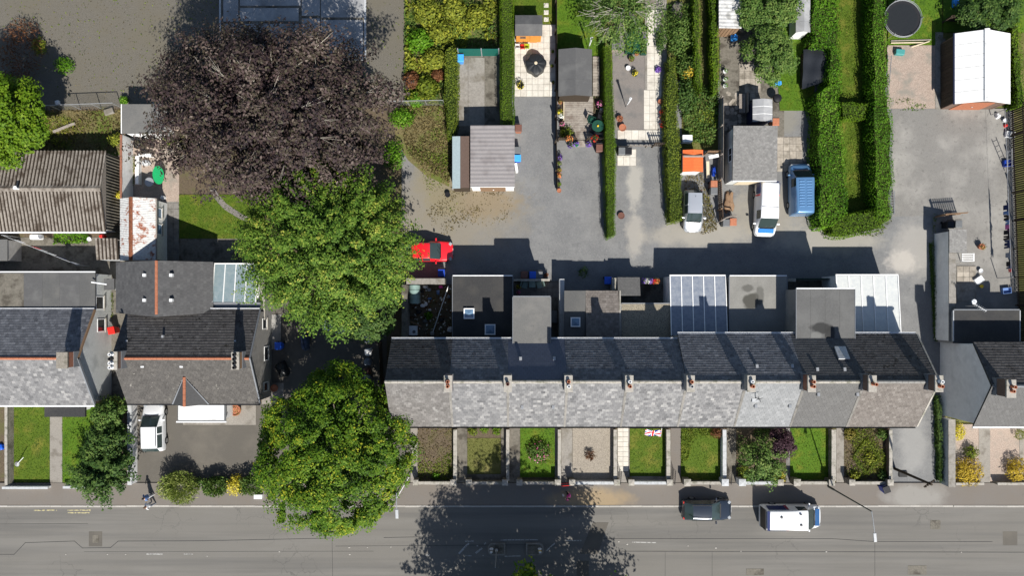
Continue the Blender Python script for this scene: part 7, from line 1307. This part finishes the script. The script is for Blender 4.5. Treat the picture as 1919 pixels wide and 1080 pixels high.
for k,(x,y,rx,ry,h_,m,lb) in enumerate(((798,538,.3,.2,.4,'cloth_white','white bag with red print'),(805,543,.25,.22,.4,'cloth_grey','grey-white bag'),(822,548,.2,.3,.4,'cloth_blue','pale blue bag'),(793,573,.3,.22,.3,'cloth_white','pair of white bags, left'),(799,570,.2,.28,.3,'cloth_white','pair of white bags, right'),(844,618,.3,.35,.4,'cloth_white','heap of white sacks'),(811,625,.24,.28,.4,'galvanised','grey drum-shaped bag'),(806,560,.25,.14,.25,'cloth_blue','flat blue-white bag'),(792,546,.22,.2,.35,'black_plastic','black bag'),(827,538,.25,.2,.35,'pink','purple-pink bag'),(842,556,.2,.2,.35,'cloth_grey','small grey bag by the wall'),(785,585,.35,.25,.3,'dark_cover','black rubbish bag'),(806,581,.2,.12,.2,'cloth_white','torn white scrap'),(828,600,.3,.25,.25,'dark_cover','black rubbish bag in the middle'),(797,602,.3,.2,.3,'grey_plastic','broken grey crate heap'))): lump('rubbish_bag', lb+' lying in the junk yard', 'bag', x, y, rx*.8, ry*.8, h_, m, 40+k, group='junk yard rubbish')
a, b = P(841,536,1.2), P(812,622,.3); tag(MB().tube(a,b,.04,.04,8).build('leaning_pole', MATS['white_paint']), 'long pale pole leaning across the junk yard', 'pole'); a, b = P(770,603,.2), P(790,612,.3); tag(MB().obox((a+b)/2,.5,.06,.03,rz=-.42).build('plank', MATS['wood_brown']), 'short plank lying in the junk yard', 'plank')
# top right: trampoline, ladders, tarpaulin, washing
c = P(1690,36,0,.7); T = thing('trampoline', 'round black trampoline with safety net at the top edge', 'trampoline', (c.x,c.y,.06)); n = 36; rr = 1.55
MB().lathe([(rr-.3,.85),(rr-.28,.855)],(c.x,c.y,0),n).build('mat', MATS['dark_cover'], T); m_ = MB()
for i in range(n): a0, a1 = 6.2832*i/n, 6.2832*(i+1)/n; m_.tube((c.x+rr*math.cos(a0),c.y+rr*math.sin(a0),.85),(c.x+rr*math.cos(a1),c.y+rr*math.sin(a1),.85),.035,.035,6)
m_.build('frame_ring', MATS['galvanised'], T); m_ = MB()
for i in range(n): a0, a1 = 6.2832*i/n, 6.2832*(i+1)/n; q = lambda a_,r_: (c.x+r_*math.cos(a_),c.y+r_*math.sin(a_),.853); m_.add([q(a0,rr-.29),q(a1,rr-.29),q(a1,rr-.02),q(a0,rr-.02)],[(0,1,2,3)])
m_.build('spring_pad', MATS['iron_black'], T)
for i in range(6): a_ = i*1.0472; MB().tube((c.x+rr*math.cos(a_),c.y+rr*math.sin(a_),.05),(c.x+(rr+.02)*math.cos(a_),c.y+(rr+.02)*math.sin(a_),1.2),.025).build('net_pole', MATS['galvanised'], T)
m_ = MB()
for i in range(n): a0, a1 = 6.2832*i/n, 6.2832*(i+1)/n; m_.tube((c.x+rr*math.cos(a0),c.y+rr*math.sin(a0),1.02),(c.x+rr*math.cos(a1),c.y+rr*math.sin(a1),1.02),.02,.02,5)
m_.build('top_ring', MATS['galvanised'], T)
def ladder(label, p0, p1, z0, z1, w_=.36, n=9):
    a, b = P(*p0,z0), P(*p1,z1); d = (b-a).normalized(); u = d.cross(Vector((0,0,1))).normalized()*w_/2; T = thing('ladder', label, 'ladder', tuple(a), 'ladders')
    for s_ in (-1,1): MB().tube(a+u*s_,b+u*s_,.03,.03,6).build('stile', MATS['steel'], T)
    for k in range(n): p = a.lerp(b,(k+.5)/n); MB().tube(p-u,p+u,.018,.018,6).build('rung', MATS['steel'], T)
ladder('aluminium ladder lying against the right laurel hedge', (1662,178), (1668,103), .15, .5, .3, 14); ladder('short ladder against the slatted fence', (1893,322), (1893,280), .3, 1.4, .4, 6); ladder('dark ladder at the foot of the laurel hedge', (1673,402), (1673,358), .1, .2, .3, 9)
tag(MB().obox(P(1686,98,.25),.38,.24,.2,rz=-.1).build('storage_box', MATS['teal_plastic'], bevel=.06), 'teal plastic box at the top of the pink gravel', 'box')
for k,(p0,p1,m) in enumerate((((1670,76),(1745,74),'wood_grey'),((1670,80),(1735,79),'wood_pale'),((1708,88),(1742,77),'wood_pale'))): a, b = P(*p0,.12+.05*k), P(*p1,.12+.05*k); tag(MB().tube(a,b,.05,.05,6).build('timber', MATS[m]), ('long grey timber','pale timber','slanting pale timber')[k]+' lying below the trampoline', 'timber', 'timbers')
# tarpaulin over a heap
p = [P(1508,93,1.0),P(1549,86,1.2),P(1553,146,1.2),P(1540,158,1.0),P(1504,168,.8)]; T = thing('tarpaulin', 'creased black tarpaulin over a heap beside the laurel hedge', 'tarpaulin', (X(1528),Y(125),0)); m_ = MB(); N = 14; vs = []
A_, B_, C_, D_ = P(1506,93,.9), P(1549,86,1.25), P(1553,150,1.2), P(1504,167,.8)
for i in range(N+1):
    for j in range(N+1):
        u_, v_ = i/N, j/N; q = A_.lerp(B_,u_).lerp(D_.lerp(C_,u_),v_); q.z += .05*math.sin(u_*9+v_*4)+.04*math.sin(v_*13-u_*3)+rnd.uniform(-.015,.015); vs.append(q)
m_.add(vs,[(i*(N+1)+j,i*(N+1)+j+1,(i+1)*(N+1)+j+1,(i+1)*(N+1)+j) for i in range(N) for j in range(N)]); plain('tarp',(.02,.022,.026),.25,.5); m_.build('sheet', MATS['tarp'], T, 80); MB().prism([tuple(q[:2]) for q in (A_.lerp(C_,.06),B_.lerp(D_,.06),C_.lerp(A_,.06),D_.lerp(B_,.06))],.02,.75).build('heap', MATS['wood_dark'], T)
pot('green water butt beside the tarpaulin', 1516, 86, .3, .9, 'green_dark', None, cat='water butt', group=None); pot('grey lidded tub above the water butt', 1518, 63, .36, .7, 'galvanised', None, cat='tub', group=None); pot('blue paddling tub in front of the white roofed shed', 1373, 74, .3, .5, 'sky_blue', None, cat='tub', group=None)
lump('blue_sheet', 'bright blue plastic sheet at the top edge', 'sheet', 1789, 6, .3, .45, .4, 'sky_blue', 60)
T = thing('barbecue', 'round black kettle barbecue beside the lawn', 'barbecue', (X(1457),Y(184),0)); c = P(1457,184,.8); MB().lathe([(.1,.5),(.34,.68),(.38,.8),(.33,.95),(.1,1.03)],(c.x,c.y,0),22).build('bowl', MATS['black_plastic'], T, 40)
for k in range(3): a_ = k*2.094; MB().tube((c.x+.3*math.cos(a_),c.y+.3*math.sin(a_),.02),(c.x+.15*math.cos(a_),c.y+.15*math.sin(a_),.6),.02).build('leg', MATS['iron_black'], T)
tag(MB().obox(P(1458,156,.5),.28,.16,.14,rz=.1).build('cool_box', MATS['sky_blue'], bevel=.04), 'pale blue cool box beside the barbecue', 'box')
T = thing('bench', 'weathered bench in the shade of the stony yard', 'bench', (X(1390),Y(193),0)); c = P(1391,193,.5)
for k in range(4): MB().box(c.x-.2+k*.13,c.x-.1+k*.13,c.y-.8,c.y+.8,.42,.46).build('slat', MATS['wood_grey'], T)
for y_ in (-.7,.7): MB().box(c.x-.2,c.x+.3,c.y+y_-.04,c.y+y_+.04,.02,.415).build('leg', MATS['wood_grey'], T)
MB().box(c.x+.38,c.x+.42,c.y-.85,c.y+.85,.5,.95).build('backrest', MATS['wood_grey'], T)
# planters with white hoops along the yard fence
lump('firewood_heap', 'heap of broken firewood beside the collapsed fence', 'firewood', 1366, 380, .45, .95, .35, 'wood_brown', 61, amp=.3); lump('tool_bundle', 'blue wheelbarrow-like bundle behind the silver car', 'bundle', 1337, 322, .2, .5, .4, 'blue_deep', 62); tag(MB().obox(P(1327,318,.5),.12,.7,.03,rz=.05,rx=.1).build('board', MATS['wood_pale']), 'pale board propped beside the orange roofed shed', 'board'); tag(MB().obox(P(1338,293,.9),.42,.14,.03,rz=.2).build('board', MATS['white_paint']), 'white board behind the orange roofed shed', 'board'); tag(MB().obox(P(1287,261,.5),.42,.3,.35).build('crate', MATS['white_plastic'], bevel=.03), 'white ribbed crate above the orange roofed shed', 'crate')
a, b = P(1352,414,1.2), P(1381,404,1.2); T = thing('wooden_arch', 'bent wooden bar over the two bins by the lane', 'arch', tuple(a)); MB().path([a,a.lerp(b,.3)+Vector((0,.12,.1)),a.lerp(b,.7)+Vector((0,.1,.08)),b],.06).build('bar', MATS['wood_grey'], T)
for q in (a,b): MB().tube((q.x,q.y,0),q,.04).build('post', MATS['wood_grey'], T)
pot('brown clay drain pot at the hedge foot on the lane', 1164, 405, .28, .25, 'brown_plastic', None, cat='tub', group=None); pot('dark bucket on the dirt left of the garage', 840, 366, .22, .35, 'black_plastic', None, cat='bucket', group=None); tag(MB().obox(P(968,315,.4),.1,.35,.4,rz=.15).build('door_panel', MATS['white_paint']), 'white panel leaning on the ribbed roof garage', 'panel')
tag(MB().obox(P(867,354,.06),.9,.09,.06,rz=.02).build('kerb_block', MATS['concrete']), 'pale concrete kerb in front of the narrow side store', 'kerb')
# rockery beside the lawn, step stones, cat-slides
lump('rockery_heap', 'heap of grey stones and bags at the top of the overgrown garden', 'heap', 1268, 22, .5, .8, .5, 'concrete_dark', 63, amp=.35); lump('sack', 'pale sack beside the water tank in the vegetable garden', 'sack', 1157, 58, .2, .35, .5, 'galvanised', 64)
# washing line
h = 1.75; a, b = P(1884,205,h), P(1896,520,h); T = thing('washing_line', 'washing line strung along the slatted fence', 'washing line', (a.x,a.y,0)); MB().tube(a,b,.008,.008,5).build('line', MATS['white_plastic'], T)
for q in (a,b): MB().tube((q.x,q.y,0),q+Vector((0,0,.15)),.035).build('post', MATS['galvanised'], T)
items = [(388,.5,.55,'cloth_navy','navy jumper','top'),(398,.35,.6,'cloth_blue','pale blue shirt','top'),(407,.45,.6,'cloth_black','black trousers','leg'),(416,.4,.45,'cloth_blue','denim shorts','leg'),(425,.5,.5,'cloth_pink','pink top','top'),(435,.45,.6,'cloth_black','black top','top'),(445,.35,.75,'cloth_black','black leggings','leg'),(454,.4,.6,'cloth_navy','dark jeans','leg'),(461,.35,.65,'cloth_navy','navy trousers','leg'),(478,.5,.55,'cloth_grey','grey shirt','top'),(494,.45,.6,'cloth_black','black shirt','top'),(500,.3,.6,'cloth_navy','navy leggings','leg'),(507,.25,.3,'cloth_red','red sock pair','leg')]
for y,wd,ln,m,lb,kd in items:
    f = (Y(y,h)-a.y)/(b.y-a.y); q = a.lerp(b,f); m_ = MB(); w2 = wd/2; sw = rnd.uniform(-.08,.05)
    def sh(s,z,o=.0): return (q.x+sw*(-z)/.6+.02*math.sin(s*14+z*9)+o, q.y+s, h+z)
    prof = [(-w2*1.25,-.02),(-w2*1.3,-.2),(-w2*.8,-.2),(-w2*.78,-ln),(w2*.78,-ln),(w2*.8,-.2),(w2*1.3,-.2),(w2*1.25,-.02)] if kd == 'top' else [(-w2,0),(-w2*1.05,-ln),(-w2*.25,-ln),(0,-ln*.35),(w2*.25,-ln),(w2*1.05,-ln),(w2,0)]
    n = len(prof); m_.add([sh(s,z,.012) for s,z in prof]+[sh(s,z,-.012) for s,z in prof],[tuple(range(n)),tuple(range(2*n-1,n-1,-1))]+[(i,n+i,n+(i+1)%n,(i+1)%n) for i in range(n)])
    tag(m_.build('garment', MATS[m]), '%s pegged on the washing line' % lb, 'clothing', 'washing on the line')
lump('white_bucket_heap', 'white and red buckets by the garage corner', 'buckets', 1868, 218, .2, .25, .35, 'white_plastic', 65); lump('red_tub', 'red tub by the garage corner', 'tub', 1883, 236, .14, .14, .3, 'red_plastic', 66); pot('white round bucket by the garage corner', 1880, 227, .16, .3, 'white_plastic', None, cat='bucket', group=None)
for l_,x,y,m,rz in (('pale plastic basket at the top of the washing yard',1895,252,'white_plastic',-.15),('blue laundry basket against the slatted fence',1891,306,'blue_deep',0),('white wire basket by the black flat roof',1888,545,'cloth_blue',.1),('white square tray beside the old porch',1836,525,'white_plastic',.6)):
    c = P(x,y,.3); T = thing('laundry_basket', l_, 'basket', (c.x,c.y,.02), 'baskets', rz); WL[T.name] = Vector(); 
    for q in ((-.36,.36,.22,.25),(-.36,.36,-.25,-.22)): MB().box(*q,0,.3).build('side', MATS[m], T, local=True)
    for q in ((-.36,-.33,-.22,.22),(.33,.36,-.22,.22)): MB().box(*q,0,.3).build('side', MATS[m], T, local=True)
    MB().box(-.33,.33,-.22,.22,.02,.05 if 'tray' not in l_ else .27).build('floor', MATS[m], T, local=True)
sl2 = slab('porch_floor', rect(1793,1830,498,566), .06, 'concrete'); paving(sl2, 1794,1829,499,530,3,3,.085,'paving_old')
T = thing('pergola', 'small white pergola by the tiled store', 'pergola', (X(1812),Y(483),0))
for k in range(5): y_ = Y(476+k*3.4,1.8); MB().box(X(1803,1.8),X(1826,1.8),y_-.025,y_+.025,1.75,1.82).build('slat', MATS['white_paint'], T)
for x_ in (1804,1825): MB().box(X(x_,1.7)-.04,X(x_,1.7)+.04,Y(490,1.7),Y(475,1.7),1.64,1.745).build('beam', MATS['white_paint'], T); MB().box(X(x_,1.7)-.03,X(x_,1.7)+.03,Y(489,1.7)-.03,Y(489,1.7)+.03,.02,1.635).build('post', MATS['white_paint'], T)
pot('white round bucket in the washing yard', 1835, 508, .17, .28, 'white_plastic', None, cat='bucket', group=None)
# left yard pieces
a, b = P(5,441,2.0), P(146,497,1.6); T = thing('washing_line', 'washing line crossing the left yard with pegged cloths', 'washing line', (a.x,a.y,0)); MB().tube(a,b,.012,.012,5).build('line', MATS['white_plastic'], T)
for q in (a,b): MB().tube((q.x,q.y,0),q+Vector((0,0,.1)),.035).build('post', MATS['galvanised'], T)
for f,m,lb in ((.2,'cloth_white','white towel'),(.42,'cloth_red','red cloth'),(.5,'cloth_white','small white cloth'),(.62,'cloth_white','white vest'),(.76,'cloth_navy','navy towel'),(.93,'cloth_white','white cloth at the far end')):
    q = a.lerp(b,f); d = (b-a).normalized()*.32; q.z -= .02; m_ = MB(); o_ = Vector((.03,.05,0)); m_.add([q-d,q+d,q+d-Vector((.02,-.03,.5)),q-d-Vector((-.02,.02,.48)),q-d+o_*.3,q+d+o_*.3,q+d+o_*.3-Vector((.02,-.03,.5)),q-d+o_*.3-Vector((-.02,.02,.48))],[(0,1,2,3),(7,6,5,4),(0,4,5,1),(1,5,6,2),(2,6,7,3),(3,7,4,0)]); tag(m_.build('laundry_cloth', MATS[m]), lb+' on the line across the left yard', 'cloth', 'washing in the left yard')
T = thing('garden_bench', 'white bench box in the left yard', 'bench', (X(68),Y(444),0)); c = P(66,444,.5); MB().box(c.x-.5,c.x+.5,c.y-.22,c.y+.22,.05,.5).build('box', MATS['white_plastic'], T, bevel=.1); lump('red_bag', 'red bag at the end of the green border', 'bag', 194, 443, .3, .18, .3, 'red_plastic', 67); pot('white tub at the end of the green border', 171, 449, .17, .3, 'white_plastic', None, cat='tub', group=None); lump('striped_heap', 'navy and white heap at the left edge of the yard', 'heap', 22, 471, .4, .3, .35, 'cloth_navy', 68)
T = thing('yard_shed', 'low pale felt roofed shed at the left edge of the yard', 'shed', (X(5),Y(470),0)); MB().box(X(-40,1.8),X(13,1.8),Y(488,1.8),Y(450,1.8),0,1.7).build('wall', MATS['cement_render'], T); MB().box(X(-41,1.8),X(14,1.8),Y(489,1.8),Y(449,1.8),1.705,1.8).build('roof', MATS['felt_grey'], T)
lump('white_stone', 'white plastic sack by the wire fence', 'sack', 110, 193, .2, .22, .3, 'cloth_white', 69); tag(MB().obox(P(121,239,.15),1.0,.1,.08,rz=.38).build('plank', MATS['wood_grey']), 'grey plank lying in the weeds above the workshop', 'plank'); tag(MB().obox(P(205,209,.15),.4,.25,.12,rz=.3).build('rubble', MATS['concrete'], bevel=.05), 'lump of pale rubble under the wire fence', 'rubble')
# dish on the left lawn, flag, hand rail
c = P(34,870); T = thing('lawn_light', 'thin white pole with round foot on the left lawn', 'pole', (c.x,c.y,.06)); MB().lathe([(.22,0),(.2,.06),(.05,.1)],(c.x,c.y,.06),16).build('foot', MATS['galvanised'], T); MB().tube((c.x,c.y,.1),(c.x+1.1,c.y+.75,.9),.025).build('pole', MATS['white_plastic'], T)
c = P(1237,813,2.6); T = thing('flag', 'red, white and blue Union flag on a short pole under the eaves', 'flag', (c.x,c.y,2.6)); p0 = Vector((X(1238,2.6),Y(798,2.6)-.2,3.2)); p1 = Vector((X(1237,2.2),Y(817,2.2),2.5)); MB().tube(p0+Vector((0,.6,.3)),p1,.02).build('flag_pole', MATS['white_paint'], T)
t = NT('union_flag'); at = t.n('ShaderNodeAttribute'); at.attribute_name = 'UVMap'; sp = t.n('ShaderNodeSeparateXYZ'); uvn = t.n('ShaderNodeUVMap'); t.l(uvn.outputs[0], sp.inputs[0]); u_ = t.math('SUBTRACT',sp.outputs[0],.5); v_ = t.math('SUBTRACT',sp.outputs[1],.5)
au, av = t.math('ABSOLUTE',u_), t.math('ABSOLUTE',v_); dg = t.math('ABSOLUTE',t.math('SUBTRACT',au,av)); cr = t.math('MINIMUM',t.math('MULTIPLY',au,2.0),av)
c_ = t.mix(t.math('LESS_THAN',dg,.13),(.01,.02,.2),(.7,.7,.7)); c_ = t.mix(t.math('LESS_THAN',dg,.045),c_,(.5,.01,.02)); c_ = t.mix(t.math('LESS_THAN',cr,.17),c_,(.7,.7,.7)); c_ = t.mix(t.math('LESS_THAN',cr,.1),c_,(.55,.01,.02)); MATS['union_flag'] = t.finish(c_,.8)
m_ = MB(); N = 10; vs = []; q0 = p0.lerp(p1,.25)
for i in range(N+1):
    for j in range(6): s_ = i/N; vs.append(p0.lerp(p1,.2+.8*j/5)+Vector((-1.25*s_, .05*math.sin(s_*9+j), -.35*s_+.06*math.sin(s_*7))))
m_.add(vs,[(i*6+j,i*6+j+1,(i+1)*6+j+1,(i+1)*6+j) for i in range(N) for j in range(5)]); fo = m_.build('cloth', MATS['union_flag'], T, 80); uv = fo.data.uv_layers.new(name='UVMap')
for lp in fo.data.loops: i, j = divmod(lp.vertex_index, 6); uv.data[lp.index].uv = (i/N, j/5)
T = thing('hand_rail', 'slim grey handrail at the corner of the terrace path', 'handrail', (X(770),Y(880),0)); a, b = P(744,934,1.0), P(768,893,1.0); MB().tube(a,b,.03).build('rail', MATS['galvanised'], T)
for f in (0,.5,1): q = a.lerp(b,f); MB().tube((q.x,q.y,.1),q,.025).build('post', MATS['galvanised'], T)
lump('blue_toy', 'blue plastic toy at the left edge wall', 'toy', 4, 838, .25, .3, .3, 'blue_plastic', 70)
